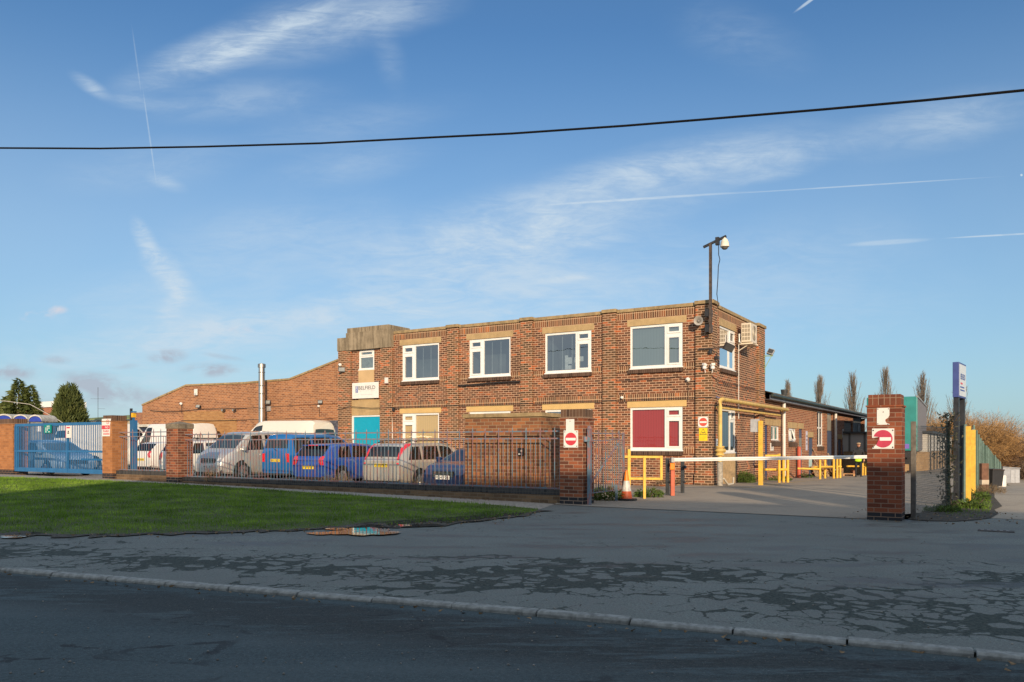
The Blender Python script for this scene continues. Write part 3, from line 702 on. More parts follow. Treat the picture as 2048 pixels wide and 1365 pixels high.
# soldier courses : under the coping, at floor level, at sill level
def bays():
    e = [xT]+[x for p in pil[:3] for x in p]+[pil[3][0]]
    return [(e[i]+.002, e[i+1]-.002) for i in range(0, len(e), 2)]
sz1 = fz(1300, 803.0); 
def sold(*a): q = MB(); q.box(*a); q.build('soldier_course', B_sold, office)
for (a, b), w_ in zip(bays(), UW):
    sold(a, b, .104, .2, ROOF-.27, ROOF-.005); sold(a, b, .104, .2, GZ[1]+.235, GZ[1]+.235+.25)
    for zz in (zb_, GZ[0]):
        sold(a, w_[0]-.03, .104, .2, zz-.12, zz+.11); sold(w_[1]+.03, b, .104, .2, zz-.12, zz+.11)
sold(-.2, -.096, .67, su(1516, US), ROOF-.27, ROOF-.005)
# lintels
for i, (w_, (p0, p1)) in enumerate(zip(UW, ((799.5,882.5),(933,1026.4),(1084.5,1188.4),(1254.6,1373.3)))):
    a, b = fu(p0), fu(p1)
    m = MB(); m.box(a, b, .099, .23, zt_+.0, zt_+.235); m.build('lintel', M_stone, office)
    m = MB(); m.box(a, b, .099, .23, GZ[1]+.0, GZ[1]+.228); m.build('lintel', M_lint2, office)
m = MB(); m.box(su1-.08, su2+.12, .094, .23, SW[0][3], SW[0][3]+.26, MS); m.build('lintel', M_stone, office)
# door head panels of the tower
m = MB(); m.box(fu(700.5), fu(759.5), .09, .3, dz1+.0, fz(730, 800.2)); m.build('door_head', M_stone, office)
m = MB(); m.box(tw[0], tw[1], .085, .3, fz(730, 800.0)+.001, tw[2]-.045); m.build('spandrel_panel', M_render, office)
# brick sills
for w_ in UW+GW:
    m = MB(); m.box(w_[0]-.05, w_[1]+.02, .02, .16, w_[2]-.19, w_[2]-.046); m.build('brick_sill', B_sill, office, bevel=.008)
m = MB(); m.box(SW[0][0]-.02, SW[0][1]+.15, .02, .2, SW[0][2]-.19, SW[0][2]-.046, MS); m.build('brick_sill', B_sill, office, bevel=.008)
# windows
yw = .11+.03
for i, (w_, sd) in enumerate(zip(UW, 'LLRR')):
    o = window(office, Matrix(), *w_, yw, casement(sd), [None, None, None, BL_green][i], sash=(1, 2), label=['first floor window above the cream blinds', 'first floor window with reflected cloud', 'first floor window with notices inside', 'first floor window with pale green blinds'][i])
    if i < 3:                                        # hanging blind strips seen dimly through the glass
        m = MB()
        for k in range(3):
            x = w_[0]+(.5 if sd == 'L' else .12)*(w_[1]-w_[0])+k*.42; m.quad((x, yw+.16, w_[2]+.05), (x+.018, yw+.17, w_[2]+.05), (x+.018, yw+.17, w_[3]-.06), (x, yw+.16, w_[3]-.06))
        m.build('blind_strip', mat('blind_tape', (.35,.38,.38), .8), o)
    if i == 2:
        for (a, b, c, d, cc) in ((1128,1134,711,739,(.62,.62,.6)),(1134.5,1141.5,715,728,(.7,.7,.68)),(1134.5,1141,731,738.5,(.65,.65,.62)),(1147,1153,715,725,(.6,.6,.55)),(1157,1165,713,723,(.55,.55,.52))):
            m = MB(); x0, x1 = fu(a), fu(b); m.box(x0, x1, yw+.05, yw+.06, fz(a, d), fz(a, c)); m.build('notice', mat('paper', (.7,.7,.66), .7), o)
for i, (w_, sd) in enumerate(zip(GW, 'LLRR')):
    window(office, Matrix(), *w_, yw, casement(sd), [BL_cream, BL_cream, BL_dark, BL_red][i], sash=(1, 2), label=['ground floor window with cream blinds', 'ground floor window behind the brick enclosure', 'ground floor window behind the gate pier', 'ground floor window with dark red blinds'][i], bz=.07,
           glass=glassmat('clear_glass', tint=(.9,.9,.9), refl=.06) if i in (0, 3) else None)
window(office, Matrix(), *tw, yw, [(.10,.90,.06,.60), (.10,.90,.70,.93)], BL_frost, sash=(1,), label='small obscured window above the name board', bz=.05)
window(office, MS, *SW[0], .13, [(.05,.60,.05,.95), (.66,.94,.05,.62), (.66,.94,.70,.95)], None, sash=(2,), label='side window beside the air conditioner')
window(office, MS, *SW[1], .13, [(.05,.60,.05,.95), (.66,.94,.05,.70), (.66,.94,.78,.95)], BL_dark, sash=(2,), label='side window above the cream panel')
m = MB(); m.box(SW[1][0]-.02, SW[1][1]+.02, .09, .2, -.5, SW[1][2]-.05, MS); m.build('spandrel_panel', brick('painted_cream_brick', [(0,(.40,.28,.15)),(1,(.55,.38,.2))], (.5,.36,.21), bw=.125, stain=.3, staincol=(.3,.2,.12)), office)
m = MB(); m.box(SD[0], SD[1], .17, .2, -.4, SD[3], MS); m.build('door', mat('navy_door', (.03,.045,.10), .5), office)
# blue entrance door
gd = g(-23, 27)
M_teal = mat('teal_door', (.0,.33,.50), .45, var=.03)
m = MB(); dd = .06; m.box(dx0+.12, dx1-.02, yw+.02, yw+.06, -.2, dz1-.075)
o = m.build('door', M_teal, office)
m = MB(); m.box(dx0, dx0+.12, yw-.02, yw+.07, -.2, dz1); m.box(dx0+.12, dx1, yw-.02, yw+.07, dz1-.07, dz1); m.build('door_frame', M_white, o)
m = MB(); m.tube([(dx1-.14, yw, gd+1.0), (dx1-.14, yw-.05, gd+1.0), (dx1-.28, yw-.05, gd+1.0)], .012, 6); m.build('handle', M_grey, o)

# cable runs clipped to the office front
M_cable = mat('black_cable', (.02,.02,.02), .6)
def wallcable(name, label, pts, r=.016, off=.03, plane='f', group=None, mt=None):
    P = []
    for px, py in pts:
        if plane == 'f': v = VP-off; u = u_on_v(px, v); P.append((*uv(u, v), zat(py, dep(u, v))))
        elif plane == 's': u = US+off; v = v_on_u(px, u); P.append((*uv(u, v), zat(py, dep(u, v))))
        elif plane == 'w': v = WVF-off; u = u_on_v(px, v); P.append((*uv(u, v), zat(py, dep(u, v))))
    m = MB(); base = P[0]; m.tube([tuple(Vector(p)-Vector(base)) for p in P], r, 5)
    return tag(m.build(name, mt or M_cable, loc=base), label, 'cable', group)
wallcable('wall_cable', 'thin black cable along the office front at first floor level', [(674,820),(683,818),(700,813.5),(742,816.8),(781,815.5),(842,813.6),(1040,807.5),(1044,807.8),(1210,802),(1392,795.8),(1424,795)], .014)
wallcable('wall_cable', 'black cable sagging round the office side above the yellow pipe', [(1424,752.5),(1431,758),(1438,763.5),(1460,768),(1480,773),(1500,777),(1518,782)], .012, .03, 's')
wallcable('wall_cable', 'thick dark conduit sagging between second and third pilasters', [(916,771),(940,770.5),(975,767),(1010,764.5),(1040,763.5)], .032)
wallcable('wall_cable', 'wavy thin cable under the pale green window', [(1231,761.5),(1255,760),(1290,758),(1330,757.5),(1355,753),(1372,757)], .010, -.02)
wallcable('wall_cable', 'pale pipe down the front beside the cream blind window', [(783.5,802),(784.5,860),(785,905)], .03, -.05, mt=M_wplast)

# ------------------------------------------------------------------ workshop with the stepped gable parapet
WVF = 27.75
wpts = [(282,812),(370.5,772.3),(494,767.4),(579.5,760.5),(686,718.5)]
wbase_u = u_on_v(282, WVF)
shop = uvthing('workshop_building', 'long orange brick workshop with sloping gable parapet left of the offices', 'workshop', wbase_u, WVF)
def wu(px, v=None): return u_on_v(px, v or WVF)-wbase_u
def wz(px, py): u = u_on_v(px, WVF); return zat(py, dep(u, WVF))
P = [(wu(a), wz(a, b)) for a, b in wpts]; xr = wu(684)
m = MB(); poly = [(0, -.5)]+P[:3]+[(P[2][0], -.5)]
m.prism([(0,-.5), (P[2][0], -.5)]+P[2::-1], .08, .4)
m.prism([(P[2][0], -.5), (xr, -.5), (xr, P[4][1]), P[3], P[2]], .0, .4)
m.build('wall', B_shop, shop)
m = MB(); m.box(wu(365), wu(446), .065, .2, .0, wz(400, 823.0)); m.box(wu(446), wu(471), .068, .2, .0, wz(450, 838.0)); m.build('repaired_brickwork', B_yel, shop)
m = MB()
for a, b in zip(P, P[1:]):
    y0 = .03 if a[0] < P[2][0]-.01 else -.05
    m.add([(a[0],y0,a[1]),(b[0],y0,b[1]),(b[0],.45,b[1]),(a[0],.45,a[1]),(a[0],y0,a[1]+.09),(b[0],y0,b[1]+.09),(b[0],.45,b[1]+.09),(a[0],.45,a[1]+.09)], [(0,1,2,3),(4,5,6,7),(0,1,5,4),(1,2,6,5),(2,3,7,6),(3,0,4,7)])
m.build('coping', M_cope, shop)
m = MB(); z1 = P[0][1]-.15
m.quad((0,.41,z1),(0,14,z1),(P[1][0],14,P[1][1]-.2),(P[1][0],.41,P[1][1]-.2)); m.quad((P[1][0],.41,P[1][1]-.2),(P[1][0],14,P[1][1]-.2),(P[3][0],14,P[3][1]-.2),(P[3][0],.41,P[3][1]-.2))
m.quad((P[3][0],.41,P[3][1]-.2),(P[3][0],14,P[3][1]-.2),(xr,14,P[4][1]-.4),(xr,.41,P[4][1]-.4)); m.quad((0,.41,-.5),(0,14,-.5),(0,14,z1),(0,.41,z1))
m.build('roof', M_roof, shop)
M_slate = mat('slate_blue_lintel', (.07,.075,.10), .8, var=.5, scale=10, dirt=.3, dirtcol=(.25,.22,.2))
for (a, b, c, d) in ((384,431,857,863.5),(637,684,842,855)):
    m = MB(); m.box(wu(a), wu(b), -.02, .2, wz(a, d), wz(a, c)); m.build('lintel', M_slate, shop)
m = MB(); m.box(wu(385), wu(426), .05, .2, -.1, wz(390, 864)); m.build('shutter_door', blindmat('taupe_shutter', (.30,.25,.19), .09, .7, vert=False), shop)
m = MB(); m.box(wu(643), wu(683), -.01, .2, -.1, wz(650, 855)); m.build('door', blindmat('slate_blue_boards', (.085,.10,.17), .14, .6), shop)
o = window(shop, Matrix(), wu(452), wu(480), wz(460, 900), wz(460, 871), .05, [(.06,.94,.08,.92)], BL_net, label='white window behind the silver van', sill=False)
wallcable('wall_cable', 'upper black cable run along the orange workshop wall', [(300,821.5),(330,824),(360,823),(400,818.5),(430,817.8),(493,817),(545,814),(600,811),(640,809),(680,808)], .014, -.0, 'w')
wallcable('wall_cable', 'lower black cable run along the orange workshop wall', [(362,841.5),(420,842),(450,841.5),(494,840),(560,838.5),(610,837),(640,839),(678,836)], .013, -.0, 'w')
# flue
u, v = u_on_v(523.5, 27.2), 27.2; Y = dep(u, v)
fl = uvthing('metal_flue', 'tall shiny steel flue pipe in front of the workshop wall', 'flue pipe', u, v, 0)
zt = zat(728, Y); m = MB(); m.lathe([(.155, 0), (.155, zt-.2)], 20)
m.build('pipe', mat('brushed_steel', (.62,.58,.52), .32, metal=1., var=.12, scale=3), fl, smooth=True)
m = MB(); m.lathe([(.15, zt-.2), (.19, zt-.19), (.19, zt-.02), (.15, zt)], 20); m.build('cowl', mat('dull_steel', (.45,.42,.38), .45, metal=1.), fl, smooth=True)
m = MB()
for py in (745.5, 772, 788, 817, 845.5, 860): m.lathe([(.158, zat(py,Y)-.02), (.166, zat(py,Y)), (.158, zat(py,Y)+.02)], 20)
m.build('joint_band', mat('steel_band', (.4,.37,.33), .4, metal=1.), fl, smooth=True)

# ------------------------------------------------------------------ long shed behind the office
UB = UM+.02
shed = uvthing('brick_shed', 'long single storey red brick shed with corrugated roof behind the offices', 'shed', UB, VR)
def ssu(px): return v_on_u(px, UB)-VR
def ssz(px, py): v = v_on_u(px, UB); return zat(py, dep(UB, v))
LE = 30.0; ZE = 3.52
wins = [(ssu(1542), ssu(1559), ssz(1550,881), ssz(1550,852.5)), (ssu(1577), ssu(1592.3), ssz(1585,883), ssz(1585,857.5)), (ssu(1634.2), ssu(1646.2), ssz(1640,892), ssz(1640,823.5))]
drs = [(ssu(1528.5), ssu(1536.8), ssz(1532,850.5)), (ssu(1598), ssu(1605.8), ssz(1602,858.5)), (ssu(1617.6), ssu(1627), ssz(1622,875.5)), (ssu(1654.2), ssu(1665.2), ssz(1660,828)), (ssu(1676.5), ssu(1683), ssz(1680,879))]
shut = (ssu(1688.5), ssu(1705), ssz(1696,844))
xe = ssu(1706)
m = MB(); holes = wins+[(a, b, -1.4, c) for a, b, c in drs]+[(shut[0], shut[1], -1.4, shut[2])]
cells(m, 0, xe, -1.5, ZE, holes, 0, .12, MS)
m.box(0, LE, 8.5, 8.8, -1.5, ZE-.1, MS); m.box(0, .2, .13, 8.4, -1.5, ZE-.2, MS); m.box(LE-.3, LE, .01, 8.4, -1.5, ZE-.2, MS)
m.build('wall', B_shed, shed)
m = MB(); m.box(xe+.01, LE, .25, .4, -1.5, ZE-.1, MS); m.build('recess_sheet', blindmat('recess_shade', (.055,.06,.065), .5, .5), shed)  # dark sheet: shade of the shed's open recess put into its colour
# corrugated roof
m = MB(); nw = int(LE/.15*3); 
for i in range(nw+1):
    x = -.1+(LE+.2)*i/nw; dz = .028*math.cos(2*PI*i/3.0)
    for (y, z) in ((-.42, ZE+.06), (4.4, ZE+1.35), (9.0, ZE+.06)): m.v.append(tuple(MS @ Vector((x, y, z+dz))))
    for (y, z) in ((-.42, ZE+.035),): m.v.append(tuple(MS @ Vector((x, y, z+dz))))
for i in range(nw):
    a = i*4; b = a+4; m.f += [(a, b, b+1, a+1), (a+1, b+1, b+2, a+2), (a, a+3, b+3, b)]
m.build('roof', mat('weathered_roof_sheet', (.10,.095,.085), .9, var=.4, scale=4, dirt=.4, dirtcol=(.05,.05,.035)), shed)
m = MB(); m.box(-.05, LE, -.30, -.29, ZE-.18, ZE-.0, MS); m.box(-.05, LE, -.30, 0, ZE-.19, ZE-.18, MS); m.build('fascia', mat('slate_grey_fascia', (.17,.18,.22), .6, var=.25, scale=3, dirt=.4, dirtcol=(.07,.07,.08)), shed)
m = MB(); m.tube([tuple(MS @ Vector((x, -.40, ZE-.02))) for x in (-.05, LE/2, LE)], .065, 8); m.build('gutter', mat('dark_green_gutter', (.03,.045,.04), .5), shed)
labs = ['blue door nearest the office', 'part glazed blue door', 'small blue door beside notices', 'tall blue door under a dusty fanlight', 'small grey blue door beside the shutter']
M_bd = mat('slate_blue_door', (.075,.10,.17), .55, var=.2, scale=2); M_nv = mat('navy_blue_door', (.02,.05,.13), .5, var=.1)
for i, (a, b, c) in enumerate(drs):
    m = MB(); top = ssz(1660, 862.5) if i == 3 else c; m.box(a, b, .06, .12, -1.4, top, MS); o = m.build('door', M_nv if i == 0 else M_bd, shed); o['label'] = labs[i]
    if i == 3: m = MB(); m.box(a+.05, b-.05, .07, .1, top+.02, c-.02, MS); m.build('fanlight', mat('dusty_glass', (.33,.31,.26), .35, var=.2, scale=2), o)
    if i == 1: m = MB(); m.box(a+.12, b-.12, .045, .07, c-1.05, c-.45, MS); m.build('glazing', mat('dirty_glass', (.25,.27,.25), .3), o)
    if i in (1, 2):
        m = MB(); m.box(a+.15, b-.15, .045, .058, top-1.55, top-1.05, MS); m.build('door_notice', mat('pale_notice', (.45,.62,.62), .6), o)
for (a, b, c) in ((1529.5,1540,drs[0][2]),(1539.5,1562,wins[0][3]),(1575.5,1594.5,wins[1][3]),(1596,1607,drs[1][2]),(1615.5,1626.5,drs[2][2]),(1675,1684.5,drs[4][2])):
    m = MB(); m.box(ssu(a), ssu(b), -.012, .1, c+.01, c+.30, MS); m.build('lintel', M_stone, shed)
two = [(.08,.47,.08,.92), (.53,.92,.08,.92)]
window(shed, MS, *wins[0], .05, two, BL_net, label='small closed white window'); window(shed, MS, *wins[1], .05, two[1:], BL_net, sash=(), label='small white window with one light tilted open')
x0, x1, z0, z1 = wins[1]; m = MB(); q = MS @ T(x0+.02, .03, z1-.03) @ Matrix.Rotation(-.3, 4, 'X'); hh = z1-z0-.04; ww = (x1-x0)*.5
for bx in ((0, ww, -hh, -hh+.07), (0, ww, -.07, 0), (0, .07, -hh, 0), (ww-.07, ww, -hh, 0)): m.box(bx[0], bx[1], -.03, .02, bx[2], bx[3], q)
m.build('open_casement', M_white, shed)
window(shed, MS, *wins[2], .05, [(.08,.47,.03,.50), (.53,.92,.03,.50), (.08,.47,.545,.97), (.53,.92,.545,.97)], BL_net, label='tall narrow four light white window')
for w_ in wins:
    m = MB(); m.box(w_[0]-.02, w_[1]+.12, -.05, .1, w_[2]-.26, w_[2]-.05, MS); m.build('brick_sill', B_sill, shed)
m = MB(); m.box(shut[0], shut[1], .1, .14, -1.4, shut[2], MS); m.build('roller_shutter', blindmat('roller_shutter_slats', (.20,.18,.15), .12, .6, vert=False), shed)
m = MB()
for a in (1712, 1722): m.box(ssu(a), ssu(a)+.1, .15, .26, -1, ZE-.6, MS)
m.box(ssu(1709), ssu(1726), .14, .25, 1.2, 1.3, MS); m.build('recess_rail', M_grey, shed)
for px in (1568, 1671.5):                             # white downpipes
    x = v_on_u(px, UB+.16); o = uvthing('downpipe', 'white downpipe between the two small shed windows' if px < 1600 else 'white downpipe beside the tall blue shed door', 'downpipe', UB+.16, x, 0)
    z1 = zat(795 if px < 1600 else 828, dep(UB+.16, x)); gg = g(UB, x)
    m = MB(); m.tube([(0,0,gg), (0,0,z1)], .075, 10); m.build('pipe', M_wplast, o, smooth=True)
    m = MB(); m.lathe([(.09, z1), (.12, z1+.12), (.15, z1+.35)], 10); m.build('hopper', M_char, o)
    m = MB(); [m.lathe([(.09, zz), (.09, zz+.06)], 10) for zz in (gg+1.0, gg+2.0)]; m.build('bracket', M_wplast, o)

# ------------------------------------------------------------------ terrace across the road (behind the camera, throws the long shadow)
kx = math.atan2(-.4472, .8944)
te = thing('terraced_house_row', 'row of brick terraced houses on the near side of the road', 'house', (0, 0, 0), 0)
k = Vector((.8944, -.4472)); nrm = Vector((-.4472, -.8944))          # away from the road
RY = -8.31; RH = 9.26
def tp(s, d_, z):   # s along the row from where its ridge passes x=0
    return (k.x*s+nrm.x*d_, RY+k.y*s+nrm.y*d_, z)
s0, s1 = -10.8, 62
m = MB(); hw = 4.2; ez = 5.6
a = [tp(s0,-hw,-.2), tp(s0,hw,-.2), tp(s0,hw,ez), tp(s0,0,RH-.1), tp(s0,-hw,ez)]; b = [tp(s1,-hw,-.2), tp(s1,hw,-.2), tp(s1,hw,ez), tp(s1,0,RH-.1), tp(s1,-hw,ez)]
m.add(a+b, [(0,1,2,3,4),(9,8,7,6,5),(0,5,9,4),(1,6,7,2)]); m.build('wall', B_terr, te)
m = MB(); m.add([tp(s0-.2,-hw-.3,ez-.15), tp(s0-.2,0,RH), tp(s0-.2,hw+.3,ez-.15), tp(s1,-hw-.3,ez-.15), tp(s1,0,RH), tp(s1,hw+.3,ez-.15)], [(0,3,4,1),(1,4,5,2)]); m.build('roof', mat('slate_roof', (.09,.09,.10), .7), te)
for sc_ in (13.5, 26, 38, 50):
    c = tp(sc_, 0, 0); m = MB(); M = T(c[0], c[1], 0) @ Matrix.Rotation(kx, 4, 'Z'); m.box(-.9, .9, -.35, .35, RH-1, RH+2.5, M)
    m.build('chimney', B_terr, te)
for s_ in np.arange(s0+2, s1-2, 3.0):
    c = tp(s_, -hw-.02, 0); M = T(c[0], c[1], 0) @ Matrix.Rotation(kx+PI, 4, 'Z')
    for zz in (.9, 3.6):
        m = MB(); m.box(-.6, .6, -.05, .02, zz, zz+1.3, M); m.build('window', G_carl, te)
# ------------------------------------------------------------------ piers, low walls, railings
def pier(label, u, v, zt, mt, capmt, kind, w_=.6, d_=.6, gz=None):
    gz = g(u, v) if gz is None else gz
    r = uvthing('gate_pier', label, 'brick pier', u, v, gz); h = zt-gz
    m = MB(); ch = .215
    m.box(0, w_, 0, d_, -.3, h-ch-.02); m.build('brickwork', mt, r, bevel=.006)
    if kind == 'soldier':
        m = MB(); m.box(-.02, w_+.02, -.02, d_+.02, h-ch-.02, h-ch+.012); m.build('tile_ledge', mt, r)
        m = MB(); m.box(.018, w_-.018, .018, d_-.018, h-ch+.012, h); m.build('coping', capmt, r, bevel=.008)
    else:
        m = MB(); a = .02; m.add([(-a,-a,h-ch-.02),(w_+a,-a,h-ch-.02),(w_+a,d_+a,h-ch-.02),(-a,d_+a,h-ch-.02),(-a,-a,h-.08),(w_+a,-a,h-.08),(w_+a,d_+a,h-.08),(-a,d_+a,h-.08),(w_/2,d_/2,h+.02)],
              [(3,2,1,0),(0,1,5,4),(1,2,6,5),(2,3,7,6),(3,0,4,7),(4,5,8),(5,6,8),(6,7,8),(7,4,8)]); m.build('coping', mat('pier_concrete', (.20,.165,.12), .95, var=.3, scale=8, dirt=.6, dirtcol=(.08,.07,.06)), r, bevel=.01)
    return r
pier('red brick gate pier with the broken no entry sign, nearest the camera', -2.165, 16.50, 2.385, B_pierr, B_capr, 'soldier', gz=-.02)
pl_ = u_on_v(1119.3, 16.85)
pier('brown brick gate pier with a whole no entry sign, between railings and open gate', pl_, 16.85, 2.275, B_pier, B_cap, 'soldier', .62)
pm = u_on_v(332.5, 16.85); pier('weathered brick pier with pyramid stone cap, between the two lengths of railing', pm, 16.85, 2.2, B_pier, None, 'pyr', .62)
pgt = u_on_v(204.6, 16.85); pier('orange brick pier carrying the no parking sign beside the blue gate', pgt, 16.85, 2.48, B_pierl, B_cap, 'soldier', .6)
pf = u_on_v(25.5, 16.85)-1.3; pier('orange brick pier at the far left end of the blue gate', pf, 16.85, 2.47, B_pierl, B_cap, 'soldier', 1.3)
def railmat():
    m, N, b = newmat('peeling_railing_paint'); c = coords(N)
    n = N.noise(N.mapping(c, sc=(8, 8, 1.6)), 1.2, 3, .6); n2 = N.noise(c, 14, 3)
    col = N.ramp(N.m('ADD', N.m('MULTIPLY', n, .8), N.m('MULTIPLY', n2, .2)), [(0, (.10,.17,.23)), (.47, (.13,.20,.26)), (.53, (.30,.12,.10)), (.60, (.15,.17,.22)), (1, (.07,.11,.18))])
    N.set(b.inputs['Base Color'], col); b.inputs['Roughness'].default_value = .6; return m
M_rail = railmat()
def railing(label, u0, u1, v, zb, zm, zt, zs, wall_top, gz0):
    r = uvthing('railing_fence', label, 'railings', u0, v, 0); L = u1-u0
    n = int(round(L/.135)); bars = MB(); tall = MB()
    rr = random.Random(int(L*10))
    for i in range(1, n):
        x = L*i/n; j = rr.uniform(-.006, .006)
        if i % 3 == 0: tall.bar((x, 0, wall_top-.02), (x+j, 0, zs-.05), .020); tall.lathe([(.016, 0), (.012, .03), (.001, .075)], 4, T(x+j, 0, zs-.055))
        else: bars.bar((x, 0, zb-.02), (x+j, 0, zm+.005), .0135)
    bars.build('bars', M_rail, r)['kind'] = 'stuff' if n > 150 else ''
    tall.build('spiked_bars', M_rail, r)
    for z, h in ((zb, .03), (zm, .03), (zt, .028)):
        m = MB(); m.bar((-.02, 0, z), (L+.02, 0, z), .012, h+.004); m.build('rail', M_rail, r)
    for o in r.children:
        if 'kind' in o and o['kind'] == '': del o['kind']
    wl_ = uvthing('low_wall', label.replace('railings', 'low wall under the railings') if 0 else ('low brick plinth wall under the ' + ('short' if L < 6 else 'long') + ' length of blue railings'), 'wall', u0, v, 0)
    m = MB(); m.box(-.0, L, -.11, .11, gz0-.2, wall_top-.13); m.build('brickwork', B_low, wl_)
    m = MB(); m.box(-.0, L, -.118, .118, wall_top-.13, wall_top); m.build('coping', B_blue, wl_)
    return r
railing('long run of peeling blue railings in front of the parked cars', pm+.63, pl_-.01, 17.12, .36, 1.58, 1.76, 1.85, .33, 0)
railing('short run of peeling blue railings beside the no parking pier', pgt+.61, pm-.01, 17.12, .52, 1.71, 1.86, 1.97, .49, .15)
m = MB()
# open gate leaf, swung into the yard
ga = uvthing('iron_gate', 'open blue iron gate leaf with curved top, swung into the yard by the brown pier', 'gate', pl_+.62+.12, 16.95, 0)
m = MB(); m.bar((0, 0, -.02), (0, 0, 1.80), .075); m.lathe([(.06,0),(.05,.05),(.0,.08)], 6, T(0,0,1.80)); m.build('hanging_post', M_rail, ga)
m = MB(); m.box(-.2, .06, -.05, .05, 1.5, 1.6); m.lathe([(.07,-.06),(.07,.06)], 8, T(-.07,-.04,1.56)); m.build('hinge', M_rail, ga)
GLn = 2.0; ys = [.1+i*(GLn-.12)/14 for i in range(15)]
def arch(y): return 1.53-.0*y+.05*max(0, 1-abs(y-1.5)/.5)
m = MB()
for i, y in enumerate(ys):
    t_ = i % 3 == 0; m.bar((0, y, .27), (0, y, (1.80 if t_ else arch(y))), .024 if t_ else .016)
m.build('bars', M_rail, ga)
for pts in ([(0, .05, 1.70), (0, GLn, 1.70)], [(0, .05, .28), (0, GLn, .28)], [(0, y, arch(y)) for y in [.05]+ys+[GLn]]):
    m = MB(); m.tube(pts, .016, 4); m.build('rail', M_rail, ga)
m = MB(); m.bar((0, .05, .5), (0, 1.75, 1.5), .03); m.build('brace', M_rail, ga)
m = MB(); m.bar((0, .05, .2), (0, .05, 1.8), .035); m.build('hinge_stile', M_rail, ga)
m = MB(); m.bar((0, GLn, .2), (0, GLn, 1.74), .05); m.build('end_stile', M_rail, ga)
m = MB(); m.bar((.0, 1.55, -.0), (0, 1.55, .42), .05); m.build('drop_bolt', M_rail, ga)

# brick enclosure behind the railings
eu0, eu1 = u_on_v(930, 17.46), u_on_v(1082, 17.46)
en = uvthing('brick_enclosure', 'square brick substation enclosure with stone coping right behind the railings', 'enclosure', eu0, 17.46, 0)
B_enc = brick('enclosure_brick', [(0, (.14,.06,.035)), (.5, (.23,.098,.048)), (1, (.34,.135,.055))], (.32,.235,.15), bw=.25, bh=.088, ms=.016, stain=.5, big=.8)
W_ = eu1-eu0; zc_ = zat(833.5, dep(eu1, 17.46))
m = MB(); m.box(0, W_, 0, 2.6, -.3, zc_); m.build('brickwork', B_enc, en)
m = MB(); m.box(-.05, W_+.05, -.05, 2.65, zc_, zc_+.105); m.build('coping', M_cope, en, bevel=.012)
x = u_on_v(1040.5, 17.4)-eu0
sb = uvthing('switch_box', 'small black weatherproof switch box on the brick enclosure', 'switch box', u_on_v(1040.5, 17.4), 17.46, zat(904, dep(u_on_v(1040.5,17.4), 17.4)))
m = MB(); m.box(-.075, .075, -.06, 0, -.1, .1); m.build('box', M_black, sb, bevel=.008)
m = MB(); m.box(.02, .055, -.068, -.06, .0, .045); m.build('switch', M_wplast, sb)
m = MB(); m.box(-.05, .01, -.068, -.06, -.075, -.045); m.build('label_plate', M_wplast, sb)

# ------------------------------------------------------------------ signs
M_sw = mat('white_lettering', (.8,.8,.78), .5, var=.02); M_bl = mat('black_lettering', (.03,.03,.035), .5); M_blue = mat('blue_lettering', (.04,.09,.35), .5)
def disc(r, n=40): return [(r*math.cos(2*PI*i/n), r*math.sin(2*PI*i/n)) for i in range(n)]
def noentry(label, u, v, z, W, red, poly=None, cutpoly=None, rot=TH, h=None):
    h = h or W
    s = uvthing('no_entry_sign', label, 'sign', u, v, z, rot=rot)
    poly = poly or [(-W/2,-h/2),(W/2,-h/2),(W/2,h/2),(-W/2,h/2)]
    m = MB(); m.prism(poly, -.012, 0); m.build('plate', M_sign, s)
    m = MB(); m.prism([(x, z_) for x, z_ in (cutpoly or disc(W*.40))], -.0145, -.0125); m.build('red_disc', red, s)
    m = MB(); m.box(-W*.35 if not cutpoly else -W*.14, W*.35, -.017, -.015, -W*.09, W*.07); m.build('white_bar', M_sw, s)
    m = MB()
    for sx in (-1, 1):
        for sz_ in (-1, 1): m.lathe([(.014, 0), (.012, .006)], 8, T(sx*W*.42, -.012, sz_*h*.42) @ RX90)
    m.build('screws', M_char, s)
    return s
# whole sign on the brown pier, with the blank board above it
v_ = 16.85; Yp = dep(u_on_v(1142, v_), v_)
W1 = u_on_v(1156.5, v_)-u_on_v(1128, v_); noentry('square no entry sign on the brown brick pier', u_on_v(1142, v_), v_, zat(878.5, Yp), W1, M_red, h=.405)
bb1 = uvthing('blank_board', 'plain white upright board above the no entry sign on the brown pier', 'board', u_on_v(1140.5, v_), v_, zat(849.5, Yp))
m = MB(); m.box(-.11, .11, -.01, 0, -.16, .165); m.build('board', M_sign, bb1); m = MB(); m.lathe([(.012,0),(.01,.006)], 8, T(0,-.01,.08) @ RX90); m.build('screw', M_char, bb1)
# broken signs on the red pier
v_ = 16.5; u1_ = u_on_v(1766, v_); Yp = dep(u1_, v_); s_ = 1.1*F/Yp
def rel(px, py, cx, cy): return (u_on_v(px, v_)-u_on_v(cx, v_), (cy-py)*Yp/F)
cx, cy = 1766, 878
pp = [rel(a, b, cx, cy) for a, b in ((1744.3,857.5),(1788.5,857.5),(1788.5,898),(1745,898),(1744.5,896),(1749,893),(1754,888),(1757,881),(1758.3,874.5),(1744.3,876.5))]
rc = 17.6*Yp/F*1.0
dpts = []
for i in range(48):
    a = 2*PI*i/48; x, z_ = rc*math.cos(a), rc*math.sin(a)
    dpts.append((x, z_))
cut = [p for p in dpts if not (p[0] < rel(1758, 0, cx, cy)[0] and rel(0, 895, cx, cy)[1] < p[1] < rel(0, 875.5, cx, cy)[1])]
cut = [p for p in dpts if p[1] > rel(0, 875, cx, cy)[1] or p[0] > rel(1752, 0, cx, cy)[0]]
idx = [i for i, p in enumerate(dpts) if p in cut]
